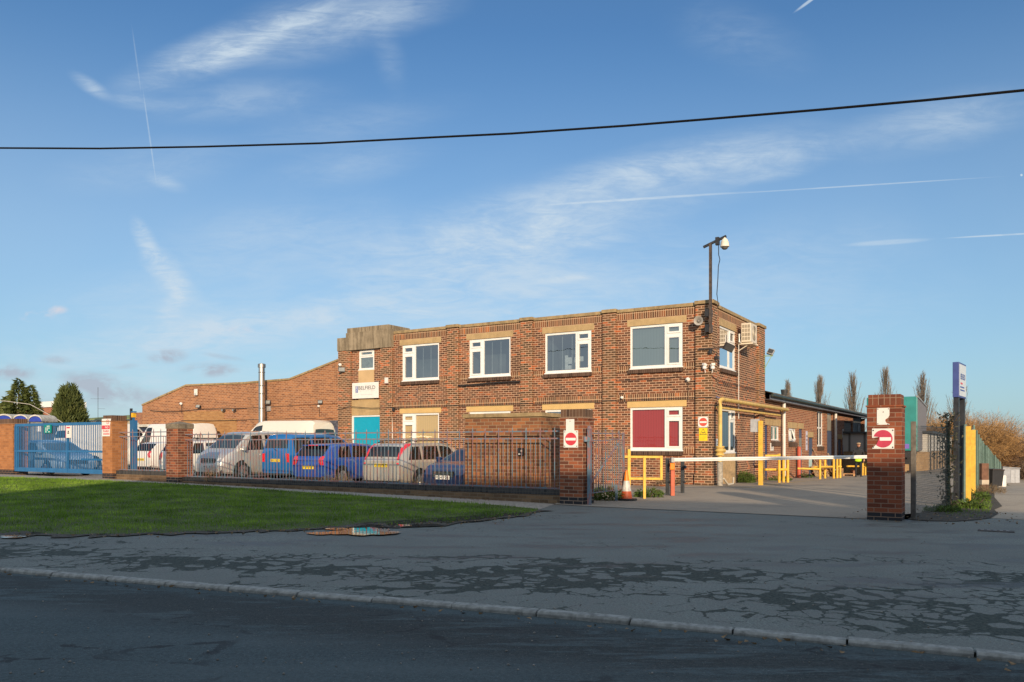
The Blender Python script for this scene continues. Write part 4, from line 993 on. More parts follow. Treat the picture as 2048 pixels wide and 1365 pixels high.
# order the remaining rim from below the break round to above it, then close through the break
st0 = max(range(len(idx)), key=lambda i: (idx[i]-idx[i-1]) % 48)
cut = [dpts[i] for i in idx[st0:]+idx[:st0]]+[rel(1758.3, 874.5, cx, cy), rel(1756.5, 882, cx, cy)]
noentry('broken faded no entry sign with its left corner snapped off, on the nearest pier', u1_, v_, zat(cy, Yp), .40, M_redf, pp, cut, h=.38)
cx, cy = 1766, 834; s2 = uvthing('broken_board', 'chipped blank white board above the broken no entry sign on the nearest pier', 'board', u_on_v(cx, v_), v_, zat(cy, Yp))
pp = [rel(a, b, cx, cy) for a, b in ((1754,816.3),(1779,816.3),(1779,831),(1776.5,836),(1771,839.5),(1770.5,842.5),(1773,846.5),(1779,848.5),(1779,850),(1754,850))]
m = MB(); m.prism(pp, -.01, 0); m.build('board', M_sign, s2)
m = MB(); [m.lathe([(.01,0),(.008,.006)], 8, T(*((rel(a,b,cx,cy)[0]), -.01, rel(a,b,cx,cy)[1])) @ RX90) for a, b in ((1756,818.5),(1777,818.5),(1766.5,824.5),(1756,848),(1776,849))]; m.build('screws', M_char, s2)
# signs on the office corner
v_ = VP; u1_ = u_on_v(1406.5, v_); Yp = dep(u1_, v_)
noentry('square no entry sign on the office corner above the yellow camera notice', u1_, v_, zat(844.5, Yp), .36, mat('orange_red', (.62,.09,.06), .5), h=.37)
s3 = uvthing('warning_sign', 'yellow camera warning notice with black triangle on the office corner', 'sign', u_on_v(1406.5, v_), v_, zat(869.3, Yp))
m = MB(); m.box(-.15, .15, -.012, 0, -.225, .225); m.build('plate', M_yellowb, s3, bevel=.004)
for sc_, y, mt in ((.13, -.0135, M_bl), (.105, -.0145, M_yellowb)):
    m = MB(); m.prism([(-sc_, .08-sc_*.75), (sc_, .08-sc_*.75), (0, .08+sc_*.95)], y, y+.001); m.build('triangle', mt, s3)
m = MB(); m.box(-.045, .035, -.0165, -.015, .045, .07); m.prism([(.035,.05),(.06,.04),(.06,.075),(.035,.065)], -.0165, -.015); m.box(-.01, .0, -.0165, -.015, .02, .045); m.build('camera_symbol', M_bl, s3)
m = MB(); [m.box(-.12, .12-.03*k, -.0135, -.0125, -.09-.03*k, -.081-.03*k) for k in range(4)]; m.build('small_print', mat('faint_print', (.55,.38,.02), .6), s3)
# name board over the entrance
u1_ = u_on_v(731.3, VP); Yp = dep(u1_, VP)
nb = uvthing('name_board', 'white BELFIELD name board over the turquoise entrance door', 'sign', u1_, VP, zat(781.3, Yp))
wN = u_on_v(757.6, VP)-u_on_v(705, VP); hN = 31.5*Yp/F
m = MB(); m.box(-wN/2, wN/2, -.03, -.005, -hN/2, hN/2); m.build('board', M_sign, nb)
text('BELFIELD', mat('grey_lettering', (.14,.13,.13), .5), nb, T(.10, -.032, hN*.17), width=wN*.64, height=hN*.23)
text('furnishings', mat('pale_grey_lettering', (.52,.52,.55), .5), nb, T(.10, -.032, -.02), width=wN*.62, height=hN*.10, space=1.5)
m = MB(); m.box(-wN*.37, -wN*.275, -.034, -.031, -hN*.13, hN*.29); m.build('logo_block', M_blue, nb)
text('BFG', M_sw, nb, T(-wN*.322, -.036, hN*.08) @ Matrix.Rotation(PI/2, 4, 'Y'), width=hN*.36, height=wN*.06)
m = MB(); m.box(-wN*.30, wN*.26, -.0315, -.0305, -hN*.28, -hN*.25); m.build('tagline', mat('faint_grey_line', (.62,.62,.64), .5), nb)
# no parking sign on the orange pier
v_ = 16.85; u1_ = u_on_v(213, v_); Yp = dep(u1_, v_); wN = (u_on_v(223, v_)-u_on_v(204.7, v_)); 
np_ = uvthing('no_parking_sign', 'white and red NO PARKING sign on the orange brick pier', 'sign', u1_+.01, v_, zat(855.5, Yp))
hh = 35*Yp/F
m = MB(); m.prism([(-wN/2,-hh/2),(wN*.36,-hh/2),(wN*.38,hh*.15),(wN*.5,hh/2),(-wN/2,hh/2)], -.012, 0); m.build('plate', M_sign, np_)
m = MB(); m.box(-wN/2, wN*.37, -.0135, -.0125, -hh*.10, hh*.12); m.box(-wN*.35, wN*.34, -.0135, -.0125, -hh*.40, -hh*.34); m.build('red_band', M_red, np_)
m = MB(); ring = disc(.085, 20); rin = disc(.065, 20)
for i in range(20):
    j = (i+1) % 20; m.quad(*[(q[0]+wN*.14, -.0135, q[1]+hh*.32) for q in (ring[i], ring[j], rin[j], rin[i])])
m.bar((wN*.14-.05, -.0135, hh*.32+.05), (wN*.14+.05, -.0135, hh*.32-.05), .002, .018); m.build('prohibition_ring', M_red, np_)
text('NO', M_sw, np_, T(wN*.06, -.015, hh*.01), width=wN*.36, height=hh*.12)
text('PARK', M_red, np_, T(-.01, -.015, -hh*.21), width=wN*.66, height=hh*.13)

# ------------------------------------------------------------------ fixtures on the buildings
def onf(px, py, v=VP): u = u_on_v(px, v); return u, v, zat(py, dep(u, v))
def ons(px, py, u=US): v = v_on_u(px, u); return u, v, zat(py, dep(u, v))
def floodlight(label, p, yaw=0, tilt=.5, s=1., arm=None):
    r = uvthing('floodlight', label, 'floodlight', p[0], p[1], p[2], 'floodlights on the buildings', rot=TH+yaw)
    M = T(0, -.14*s, 0) @ Matrix.Rotation(-tilt, 4, 'X')
    m = MB(); m.add([(-.13*s,-.06*s,-.09*s),(.13*s,-.06*s,-.09*s),(.13*s,-.06*s,.09*s),(-.13*s,-.06*s,.09*s),(-.07*s,.05*s,-.05*s),(.07*s,.05*s,-.05*s),(.07*s,.05*s,.05*s),(-.07*s,.05*s,.05*s)],
          [(0,1,2,3),(7,6,5,4),(0,4,5,1),(1,5,6,2),(2,6,7,3),(3,7,4,0)], M); m.build('housing', M_black, r)
    m = MB(); m.box(-.11*s, .11*s, -.066*s, -.061*s, -.07*s, .07*s, M); m.build('lens', mat('lamp_glass', (.30,.31,.30), .15, var=.1), r)
    m = MB(); m.bar((0, 0, -.02), (0, -.14*s, -.06*s), .03*s); m.box(-.04, .04, -.0, .02, -.06, .06); m.build('bracket', M_black, r)
    return r
def dome(label, px, py, drop=0, r_=.085, v=VM, name='domed_camera'):
    u, v, z = onf(px, py, v)
    r = uvthing(name, label, 'wall camera', u, v, z, 'white domed wall cameras')
    m = MB(); m.lathe([(r_*.35, 0), (r_, .02), (r_*1.0, .07), (r_*.7, .11), (.01, .13)], 14, T(0, .0, 0) @ Matrix.Rotation(PI/2, 4, 'X')); m.build('housing', M_wplast, r, smooth=True)
    m = MB(); m.lathe([(r_*.45, 0), (r_*.3, .03), (.005, .045)], 10, T(-.02, -.10, -.03) @ Matrix.Rotation(PI/2+.4, 4, 'X')); m.build('lens', M_char, r, smooth=True)
    if drop: m = MB(); m.tube([(0, -.015, -.05), (0, -.015, -drop)], .011, 5); m.build('cable', M_cable, r)
    return r
dome('white dome with cable dropping below it, right of the pale green window', 1376.5, 760, .62)
dome('small white camera at floor level left of the red blind window', 1245, 796, 0, .06)
dome('white dome on a thin conduit, far left of the orange workshop wall', 363.5, 808, .55, .08, WVF-.0)
dome('white dome over the slate blue door at the right of the workshop wall', 639, 813, .5, .06, WVF-.0)
dome('white dome at the top left of the entrance tower beside a floodlight', 681.5, 730.5, 0, .08, VP)
floodlight('black floodlight at the top left corner of the entrance tower', (*onf(682, 740)[:2], onf(682,741)[2]), .9, .2, 1.2)
floodlight('black floodlight on the left part of the orange workshop wall', onf(400, 814, WVF), .3, .4)
floodlight('small black floodlight left of the steel flue', onf(449, 821, WVF), -.2, 0, .7); floodlight('small black floodlight nearest to the left of the steel flue', onf(470.5, 821, WVF), -.2, 0, .7)
floodlight('large black floodlight just right of the steel flue', onf(539, 806, WVF), .4, .3, 1.2)
floodlight('black floodlight above the slate blue workshop door', onf(643, 805, WVF), .4, .2, .9)
u, v, z = onf(539, 818, WVF); r = uvthing('bulkhead_light', 'square bulkhead light under the large floodlight by the flue', 'wall light', u, v, z)
m = MB(); m.box(-.12, .12, -.1, 0, -.12, .12); m.build('housing', M_grey, r, bevel=.01); m = MB(); m.box(-.085, .085, -.11, -.101, -.085, .085); m.build('lens', mat('dusty_glass2', (.35,.3,.26), .3), r)
u, v, z = onf(393, 785, WVF); r = uvthing('alarm_box', 'white alarm box high on the orange workshop wall', 'alarm box', u, v, z)
m = MB(); m.box(-.12, .12, -.08, 0, -.17, .17); m.build('housing', M_wplast, r, bevel=.02); m = MB(); m.box(-.03, .03, -.09, -.081, -.14, -.06); m.build('strobe', mat('smoked_lens', (.25,.27,.3), .3), r)
u, v, z = onf(774, 761.5); r = uvthing('alarm_box', 'white alarm box right of the name board', 'alarm box', u, v, z)
m = MB(); m.box(-.09, .09, -.07, 0, -.13, .13); m.build('housing', M_wplast, r, bevel=.01); m = MB(); m.box(-.06, .06, -.06, 0, -.165, -.131); m.build('strobe', mat('dark_red_lens', (.2,.03,.02), .3), r)
u, v, z = onf(788, 819, VM); r = uvthing('junction_box', 'small black junction box left of the cream blind window', 'junction box', u, v, z)
m = MB(); m.box(-.06, .06, -.09, 0, -.09, .09); m.build('housing', M_black, r, bevel=.006); m = MB(); m.box(-.05, .05, -.098, -.091, .01, .07); m.build('lid', M_char, r)
# horn loudspeaker
u, v, z = onf(1398, 644.5); r = uvthing('horn_loudspeaker', 'round grey horn loudspeaker high on the office corner', 'loudspeaker', u, v, z, rot=TH+.25)
M = T(0, -.12, 0) @ RX90
m = MB(); 
prof = [(.03, -.1), (.045, 0), (.08, .12), (.15, .20), (.16, .205), (.13, .185), (.07, .12), (.03, .05)]
vs = []; n = 24
for rr_, zz in prof: vs += [(rr_*math.cos(2*PI*j/n), rr_*math.sin(2*PI*j/n), zz) for j in range(n)]
m.add(vs, [(i*n+j, i*n+(j+1) % n, (i+1)*n+(j+1) % n, (i+1)*n+j) for i in range(len(prof)-1) for j in range(n)], M)
m.build('horn', mat('grey_horn', (.40,.38,.35), .5), r, smooth=50); m = MB(); m.lathe([(.05, .08), (.06, .12), (.03, .17)], 14, M); m.build('driver', mat('horn_core', (.2,.19,.18), .5), r, smooth=True)
m = MB(); m.box(-.05, .05, -.15, 0, -.12, -.06); m.build('bracket', M_char, r)
# camera mast
u, v, z = onf(1421, 660); mv = VP-.30
u = u_on_v(1421, mv); Ym = dep(u, mv)
ms = uvthing('camera_mast', 'tall dark steel mast with crossbar clamped to the office corner', 'mast', u, mv, 0)
M_rust = mat('rusty_dark_steel', (.07,.05,.04), .7, var=.4, scale=10)
zt = zat(487, Ym); m = MB(); m.bar((0, 0, zat(667, Ym)), (0, 0, zt), .085); m.build('pole', M_rust, ms)
a = Vector((u_on_v(1407, mv)-u, -.0, zat(493, Ym))); b = Vector((.6, -.1, zt+.06))
db = Vector((u_on_v(1452.5, mv)-u, 0, zat(477, Ym)))
m = MB(); m.bar(a, db, .075); m.build('crossbar', M_black, ms)
m = MB(); c_ = a.lerp(db, .62); m.box(c_.x-.06, c_.x+.06, -.07, .07, c_.z-.16, c_.z+.1); m.build('clamp', M_black, ms)
for py in (625, 656):
    zz = zat(py, Ym); m = MB(); m.box(-.20, -.02, .0, .30, zz-.13, zz+.13); m.build('standoff', M_black, ms)
pts = [(1437.5,489),(1437.5,512),(1440,522),(1437,535),(1436,560),(1434,590),(1433,612)]
m = MB(); m.tube([(u_on_v(x_, mv)-u, -.02+.25*(y_ > 600), zat(y_, Ym)) for x_, y_ in pts], .016, 5); m.build('cable', mat('blue_black_cable', (.02,.03,.06), .5), ms)
dc = uvthing('dome_camera', 'white bell shaped camera hanging from the mast crossbar', 'camera', u_on_v(1449.5, mv), mv, zat(502.5, Ym))
m = MB(); m.lathe([(.12, .07), (.155, .08), (.15, .11), (.13, .24), (.09, .33), (.04, .37), (.035, .45)], 20); m.build('housing', mat('cream_plastic', (.72,.66,.55), .4), dc, smooth=50)
m = MB(); m.lathe([(.005, -.02), (.06, -.01), (.105, .03), (.115, .075)], 20); m.build('smoked_dome', mat('smoked_dome', (.12,.11,.10), .1), dc, smooth=50)
# arm with floodlight at the corner, paired lamps, side camera
u, v, z = onf(1398, 699); r = uvthing('corner_floodlight', 'rusty horizontal arm holding a dark floodlight beyond the office corner', 'floodlight', u, v, z)
m = MB(); m.bar((0, -.06, 0), (1.05, -.06, .0), .04); m.build('arm', M_rust, r)
m = MB(); M = T(1.05, -.02, .0) @ Matrix.Rotation(.5, 4, 'Y') @ Matrix.Rotation(.6, 4, 'Z'); m.box(-.17, .17, -.06, .06, -.13, .13, M); m.build('housing', M_black, r, bevel=.01)
m = MB(); m.box(-.14, .14, -.066, -.061, -.1, .1, M); m.build('lens', mat('dark_lamp_glass', (.06,.06,.06), .15), r)
m = MB(); m.lathe([(.06,0),(.07,.1),(.03,.16)], 10, T(.42, -.06, -.19)); m.build('sensor', M_black, r)
for i, (px, py, yaw) in enumerate(((1409, 733, -.5), (1425.5, 733, .8))):
    u, v, z = onf(px, py, VP-.12); r = uvthing('twin_lamp', ['left white lamp of the pair under the rusty arm', 'right white lamp of the pair under the rusty arm'][i], 'lamp', u, v, z, rot=TH+yaw)
    M = Matrix.Rotation(-.35, 4, 'X'); m = MB(); m.box(-.07, .07, -.08, .05, .01, .09, M); m.build('housing', M_wplast, r, bevel=.015)
    m = MB(); m.lathe([(.07, -.09), (.075, -.03), (.05, .02)], 14); m.build('head', M_wplast, r, smooth=True)
    m = MB(); m.tube([(0, 0, -.08), (0, .05, -.22)], .015, 5); m.tube([(0, 0, -.05), (0, .12, -.05)], .02, 5); m.build('stem', M_wplast, r)
u, v, z = ons(1428.5, 716); r = uvthing('wall_camera', 'small black camera on the office side wall beside its corner', 'wall camera', u, v, z)
m = MB(); m.box(0, .16, -.05, .05, -.06, .05); m.build('housing', M_black, r, bevel=.01); m = MB(); m.lathe([(.035,0),(.03,.02)], 10, T(.16,0,0) @ Matrix.Rotation(PI/2,4,'Y')); m.build('lens', M_char, r)
# air conditioner on the side wall
u, v, z = ons(1507, 662, US+.18); Ya = dep(US+.2, v)
v0a = v_on_u(1501.5, US+.48); zb = zat(684, dep(US+.4, v0a)); zt = zb+.72
ac = uvthing('air_conditioner', 'cream air conditioning unit on brackets high on the office side wall', 'air conditioner', US+.12, v0a, zb)
M_ac = mat('cream_metal', (.68,.60,.48), .45, var=.05)
m = MB(); m.box(0, .36, 0, .9, 0, .72); m.build('casing', M_ac, ac, bevel=.012)
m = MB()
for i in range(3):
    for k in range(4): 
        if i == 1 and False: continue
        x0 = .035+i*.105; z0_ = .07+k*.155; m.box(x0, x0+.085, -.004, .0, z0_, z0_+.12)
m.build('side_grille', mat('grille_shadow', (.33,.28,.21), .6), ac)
M = T(.361, .5, .37) @ Matrix.Rotation(PI/2, 4, 'Y')
m = MB(); [m.lathe([(q, 0), (q+.008, .012), (q+.016, 0)], 24, M) for q in (.06, .10, .14, .18, .22, .26)]; m.build('fan_guard', mat('fan_guard', (.42,.38,.31), .5), ac)
m = MB(); m.lathe([(.29, -.02), (.29, .002)], 24, M); m.build('fan_opening', mat('fan_dark', (.20,.18,.15), .7), ac)
for yy_ in (.08, .78):
    m = MB(); m.bar((-.12, yy_, -.05), (.42, yy_, -.05), .05, .06); m.bar((-.1, yy_, -.3), (.3, yy_, -.07), .03); m.build('bracket', M_ac, ac)
m = MB(); m.box(-.1, .44, -.05, .95, -.09, -.075); m.build('drip_tray', M_ac, ac)
m = MB(); m.tube([(-.08, -.05, -.1), (-.08, -.06, -2.9)], .015, 5); m.tube([(-.02, -.18, .3), (-.02, -.18, .0), (-.02, 0, -.02)], .035, 6); m.build('pipework', M_wplast, ac)
# floodlight on a green bracket at the rear corner
u, v, z = ons(1531, 713); r = uvthing('rear_floodlight', 'floodlight on a green outrigger at the rear corner of the offices', 'floodlight', US, VR-.05, z)
m = MB(); m.bar((0, .03, 0), (.32, .12, 0), .04); m.bar((0, .03, -.5), (.25, .1, -.02), .03); m.bar((.0,.0,.05),(.0,.0,-.75),.035); m.build('bracket', mat('pale_green_paint', (.22,.33,.18), .6), r)
M = T(.22, .12, .17) @ Matrix.Rotation(.35, 4, 'Y') @ Matrix.Rotation(-.5, 4, 'X'); m = MB(); m.box(-.13, .13, -.06, .06, -.13, .13, M); m.build('housing', M_grey, r, bevel=.01); m = MB(); m.box(-.11, .11, -.066, -.061, -.1, .1, M); m.build('lens', M_char, r)
# yellow gas pipe
pu = US+.30; gasv = v_on_u(1440, pu); zt = zat(798.5, dep(pu, gasv)); g0 = g(pu, gasv)
gas = uvthing('gas_pipe', 'thick yellow gas pipe rising beside the office corner then running along its side', 'pipe', pu, gasv, 0)
M_gas = mat('yellow_pipe_paint', (.66,.45,.13), .55, var=.12, scale=6, dirt=.5, dirtcol=(.25,.13,.05))
vend = v_on_u(1576, pu)-gasv; zcut = zat(925, dep(pu, gasv))
m = MB(); m.tube([(0,0,zcut), (0,0,zt-.25), (0,.03,zt-.08), (0,.10,zt-.02), (0,.25,zt), (0,vend-.1,zt), (-.05,vend,zt), (-.3,vend+.05,zt)], .072, 12); m.build('pipe', M_gas, gas, smooth=60)
m = MB(); m.tube([(0,0,g0-.1), (0,0,zcut+.02)], .095, 12); m.build('lagging', mat('grey_lagging', (.36,.33,.28), .85, var=.3, scale=14), gas, smooth=60)
zf = zat(902, dep(pu, gasv))
m = MB(); m.lathe([(.15, zf-.16), (.15, zf-.11), (.11, zf-.08), (.17, zf), (.11, zf+.08), (.15, zf+.11), (.15, zf+.16)], 16); m.tube([(0, 0, zf), (.05, .3, zf)], .08, 8); m.build('valve', M_gas, gas, smooth=30)
m = MB(); m.tube([(-.12, .1, zt-.28), (-.12, 2.2, zt-.28), (-.12, vend-1.0, zt-.28)], .045, 8); m.build('lower_pipe', M_gas, gas, smooth=60)
m = MB(); [m.bar((0, q, zt), (-.3, q, zt+.12), .035) for q in (.5, 3.2)]; m.build('bracket', mat('blue_bracket', (.12,.15,.28), .6), gas)
m = MB(); m.tube([(.1,.1,g0+.25), (.12,.5,g0+.03), (.1,1.2,g0+.02), (.0,1.6,g0+.22)], .035, 8)
tag(m.build('hose', mat('cream_hose', (.6,.55,.45), .6), loc=(*uv(pu, gasv), 0), rot=TH, smooth=60), 'slack cream hose lying at the foot of the yellow gas pipe', 'hose')
# small intercom and blank notices
u, v, z = ons(1433, 888, US); r = uvthing('entry_panel', 'small pale entry panel on the office corner beside the gas pipe', 'entry panel', u, v, z)
m = MB(); m.box(0, .03, -.12, .12, -.17, .17); m.build('plate', mat('pale_blue_plate', (.55,.58,.65), .5), r); m = MB(); [m.box(.03, .034, -.08, .08, q, q+.03) for q in (-.1, -.03, .05)]; m.build('print', M_char, r)
for (px, py, w_, h_, lab, c_) in ((1543.5,894,.42,.34,'small white notice under the first shed window',(.75,.72,.68)),(1613,882,.3,1.0,'tall pale notice between two blue shed doors',(.55,.55,.68)),(1685.5,867,.4,.55,'upper grey notice left of the roller shutter',(.55,.53,.5)),(1686.5,888,.3,.5,'white notice right of the small grey blue door',(.6,.65,.65)),(1686.5,899.5,.3,.6,'blue safety notice near the roller shutter',(.05,.2,.5))):
    v = v_on_u(px, UB); z = zat(py, dep(UB, v)); r = uvthing('notice', lab, 'notice', UB, v, z)
    m = MB(); m.box(0, .02, -w_/2*1.3, w_/2*1.3, -h_/2, h_/2); m.build('plate', mat('notice_'+lab[:9], c_, .5, var=.03), r)
    m = MB(); [m.box(.02, .024, -w_*.4, w_*(.4-.1*k), h_*(.2-.2*k), h_*(.28-.2*k)) for k in range(3)]; m.build('print', M_char if c_[0] > .2 else M_sw, r)
# ------------------------------------------------------------------ street furniture round the entrance
def gxyz(px, py): x, y = gp(px, py); return x, y, gxy(x, y)
def scr(px, py, Y): return Vector(((px-CX)/F*Y, Y, zat(py, Y)))
# rising-arm barrier
bx, by, bz = gxyz(1345, 992); Lp = scr(1343, 920, by); Rp = scr(1764, 913.5, by+2.3)
ba = thing('barrier', 'long white barrier arm across the yard entrance on a red post', 'barrier', (bx, by, bz), 0)
L0 = Lp-Vector((bx, by, bz)); R0 = Rp-Vector((bx, by, bz))
m = MB(); m.bar(L0-Vector((0,.12,0))-Vector((.02,0,0)), R0-Vector((0,.12,0)), .06, .10); m.build('arm', M_white, ba, bevel=.012)
m = MB(); m.bar(L0-Vector((.0,.155,.0)), R0-Vector((.0,.155,.0)), .004, .012); m.build('arm_groove', mat('grey_seam', (.45,.42,.38), .6), ba)
m = MB(); m.box(-.055, .055, -.055, .055, 0, L0.z-.06); m.build('post', mat('red_oxide_post', (.50,.10,.045), .5, var=.12), ba, bevel=.008)
m = MB(); m.box(-.085, .045, -.1, -.05, L0.z-.28, L0.z-.09); m.build('lamp', mat('orange_reflector', (.85,.22,.01), .3), ba, bevel=.015)
m = MB(); m.box(-.06, .02, -.16, .04, L0.z-.07, L0.z+.06); m.build('pivot', M_grey, ba)
for (px, py, top, lab) in ((1335, 991, 916.5, 'dark bollard just left of the red barrier post'), (1365, 987, 923, 'dark bollard just right of the red barrier post')):
    x, y, z = gxyz(px, py); h = (py-top)*y/F; r = thing('dark_bollard', lab, 'bollard', (x, y, z), TH, 'dark steel posts beside the barrier')
    m = MB(); m.box(-.045, .045, -.045, .045, -.1, h); m.build('post', M_char, r, bevel=.006)
    m = MB(); m.lathe([(.05,-.06),(.055,0),(.05,.06)], 10, T(.06, -.0, h*.82) @ Matrix.Rotation(PI/2, 4, 'X')); m.build('catch', M_black, r)
    m = MB(); m.lathe([(.03,-.05),(.03,.05)], 10, T(.05, 0, h*.35) @ Matrix.Rotation(PI/2, 4, 'X')); m.build('lower_catch', M_black, r)
# yellow guard frame
x, y, z = gxyz(1289, 998); fr = thing('guard_rail', 'yellow square tube guard frame between the open gate and the barrier', 'guard rail', (x, y, z), 0)
P_ = lambda px, py, dy=0: scr(px, py, y+dy)-Vector((x, y, z))
a, b = P_(1247, 914, .12), P_(1324, 914.5, -.02)
m = MB(); m.bar(a, b, .06); m.build('top_rail', M_yellow, fr)
m = MB(); m.bar(P_(1256, 957.5, .1), P_(1324, 958, -.02), .06); m.build('bottom_rail', M_yellow, fr)
m = MB(); m.bar(P_(1258, 899, .1), P_(1258, 991, .1), .075); m.build('post', M_yellow, fr)
m = MB(); m.bar(P_(1288.8, 915, .0), P_(1288.8, 999, .0), .065); m.build('post', M_yellow, fr)
m = MB(); m.bar(P_(1322.5, 912, -.02), P_(1322.5, 960, -.02), .065); m.build('post', M_yellow, fr)
# traffic cone
x, y, z = gxyz(1253, 1001.5); cn = thing('traffic_cone', 'orange traffic cone with a dull white sleeve beside the open gate', 'traffic cone', (x, y, z+.006), .3)
def seg(m, r0, z0, r1, z1): m.lathe([(r0, z0), (r1, z1)], 24)
def rc_(z): return lerp(.158, .035, z/.70)
m = MB(); m.lathe([(rc_(.05), .05), (rc_(.235), .235)], 24); m.build('lower_cone', mat('cone_red', (.58,.11,.035), .5, var=.15), cn, smooth=True)
m = MB(); m.lathe([(rc_(.50), .50), (.036, .74), (.03, .76)], 24); m.build('top_cone', mat('cone_orange', (.85,.22,.015), .45), cn, smooth=True)
m = MB(); m.lathe([(rc_(.235)+.004, .235), (rc_(.50)+.004, .50)], 24); m.build('sleeve', mat('reflective_sleeve', (.55,.53,.50), .4, var=.2, scale=9, dirt=.3, dirtcol=(.3,.27,.22)), cn, smooth=True)
m = MB(); m.prism([(p[0]*.27*(1 if i % 2 else .93), p[1]*.27*(1 if i % 2 else .93)) for i, p in enumerate(disc(1, 16))], -.05, 0, Matrix.Rotation(-PI/2, 4, 'X')); m.build('base', M_black, cn, bevel=.008)
# tall yellow post with grey box sign
x, y, z = gxyz(1521.5, 971); tp_ = thing('tall_yellow_post', 'tall square yellow post carrying a grey box beside the office side door', 'post', (x, y, z), TH)
h = (971-842)*y/F; m = MB(); m.box(-.07, .07, -.07, .07, -.1, h); m.build('post', M_yellow, tp_, bevel=.006)
m = MB(); m.box(-.36, -.075, -.02, .16, h-.40, h+.06); m.build('box', mat('galvanised', (.42,.44,.47), .5, var=.12), tp_, bevel=.006)
# yellow railings before the shed
def yrail(label, posts, rails, extra=()):
    x, y, z = gxyz(*posts[0][:2]); r = thing('yellow_railing', label, 'railing', (x, y, z), 0, 'yellow tube railings along the shed'); o = Vector((x, y, z))
    W = []
    for p in posts:
        q = Vector(gxyz(p[0], p[1])); W.append(q); hh = (p[1]-p[2])*q.y/F
        m = MB(); m.tube([q-o-Vector((0,0,.05)), q-o+Vector((0,0,hh))], .055, 8); m.build('post', M_yellow, r, smooth=60)
    for (xa, ya, xb, yb, i, j) in rails:
        A = scr(xa, ya, W[i].y); B = scr(xb, yb, W[j].y); m = MB(); m.tube([A-o, B-o], .05, 8); m.build('rail', M_yellow, r, smooth=60)
yrail('yellow railing in front of the navy blue shed door', [(1558.5,966,908),(1567,965.5,912),(1575.5,965.5,912)], [(1530,939.7,1576,939.5,0,2),(1530,912,1560,912,0,0)])
yrail('yellow railing in front of the two blue shed doors', [(1640,959,920),(1650,957.5,920)], [(1595,937.5,1640,938.5,0,0),(1629,934.5,1668,934,0,1)])
yrail('group of yellow posts in front of the tall blue door', [(1667.5,957.5,918),(1674.3,957,918),(1680.3,956.5,918)], [(1630,934.5,1682,933.5,0,2)])
yrail('yellow railing beside the person near the roller shutter', [(1725.5,951.5,926),(1730.5,951,927)], [(1694,933,1732,933,0,1)])
x, y, z = gxyz(1598, 956.5); r = thing('red_post', 'rust red pipe post in front of the part glazed shed door', 'post', (x, y, z), 0, None)
h = (956.5-895)*y/F; m = MB(); m.lathe([(.09, -.05), (.09, h)], 12); m.build('pipe', mat('rust_red_paint', (.48,.10,.06), .6, var=.15), r, smooth=True); m = MB(); m.lathe([(.095, h), (.07, h+.03)], 12); m.build('cap', mat('rust_red_paint', (.48,.10,.06)), r)
# handrail brackets by the doors
for px, lab in ((1541, 'black metal handrail beside the navy blue shed door'), (1612, 'black metal handrail between the two blue shed doors')):
    x, y, z = gxyz(px, 958 if px < 1600 else 953.5); r = thing('handrail', lab, 'handrail', (x, y, z), TH, None)
    m = MB(); m.bar((0,0,0), (0,0,.9), .05); m.build('post', M_black, r); m = MB(); m.bar((0,0,.9), (-.45,.1,.9), .05); m.build('rail', M_black, r); m = MB(); m.bar((0,0,.15), (-.5,.1,1.25), .04); m.build('strut', M_black, r)
# stacks of pallets and loose timber
M_wood = mat('weathered_timber', (.36,.24,.14), .8, var=.3, scale=7, dirt=.3); M_wood2 = mat('orange_timber', (.50,.28,.13), .8, var=.25, scale=7)
def pallet(label, px, py, rot, tilt=0, dz=0, mt=None):
    x, y, z = gxyz(px, py); r = thing('pallet', label, 'pallet', (x, y, z+dz), rot, 'timber pallets near the shed'); M = Matrix.Rotation(tilt, 4, 'X')
    m = MB(); [m.box(-.6, .6, -.5+i*.18, -.39+i*.18, .12, .142, M) for i in range(6)]; m.build('deck_boards', mt or M_wood, r)
    for i in range(3): m = MB(); m.box(-.6+i*.55, -.5+i*.55, -.5, .5, .022, .12, M); m.build('bearer', mt or M_wood, r)
    m = MB(); [m.box(-.6, .6, -.5+i*.43, -.37+i*.43, 0, .021, M) for i in range(3)]; m.build('base_boards', mt or M_wood, r)
    return r
pallet('pallet leaning on the shed wall behind the yellow railing', 1634, 953.5, TH+PI/2, 1.15, .1)
pallet('bottom pallet of the low stack by the shed', 1660, 953.5, TH); pallet('middle pallet of the low stack by the shed', 1661, 953.5, TH+.05, 0, .15); pallet('top pallet of the low stack by the shed', 1659, 953.5, TH-.07, 0, .30, M_wood2)
pallet('single orange pallet lying beside the stack of pallets', 1688, 952.5, TH+.1, 0, .0, M_wood2)
x, y, z = gxyz(1645, 954); r = thing('timber_offcuts', 'slanting timber lengths leaning behind the yellow railing', 'timber', (x, y, z), 0)
rr = random.Random(9)
for i in range(6): m = MB(); m.bar((-.5+i*.3, .1, .03), (-1.2+i*.3+rr.uniform(-.2,.2), .5, 1.3+rr.uniform(-.3,.3)), .1, .03); m.build('plank', rr.choice((M_wood, M_wood2)), r)
x, y, z = gxyz(1700, 951.5); r = thing('pallet_truck', 'dark pallet truck standing near the roller shutter', 'pallet truck', (x, y, z), TH+.4)
m = MB(); m.box(-.9, .2, -.27, -.1, .08, .13); m.box(-.9, .2, .1, .27, .08, .13); m.box(.1, .3, -.27, .27, .08, .35); m.build('forks', mat('dull_orange_steel', (.25,.1,.05), .6), r)
m = MB(); m.tube([(.3,0,.2),(.55,0,1.1)], .03, 6); m.tube([(.55,-.15,1.1),(.55,.15,1.1)], .025, 6); m.build('handle', M_black, r)
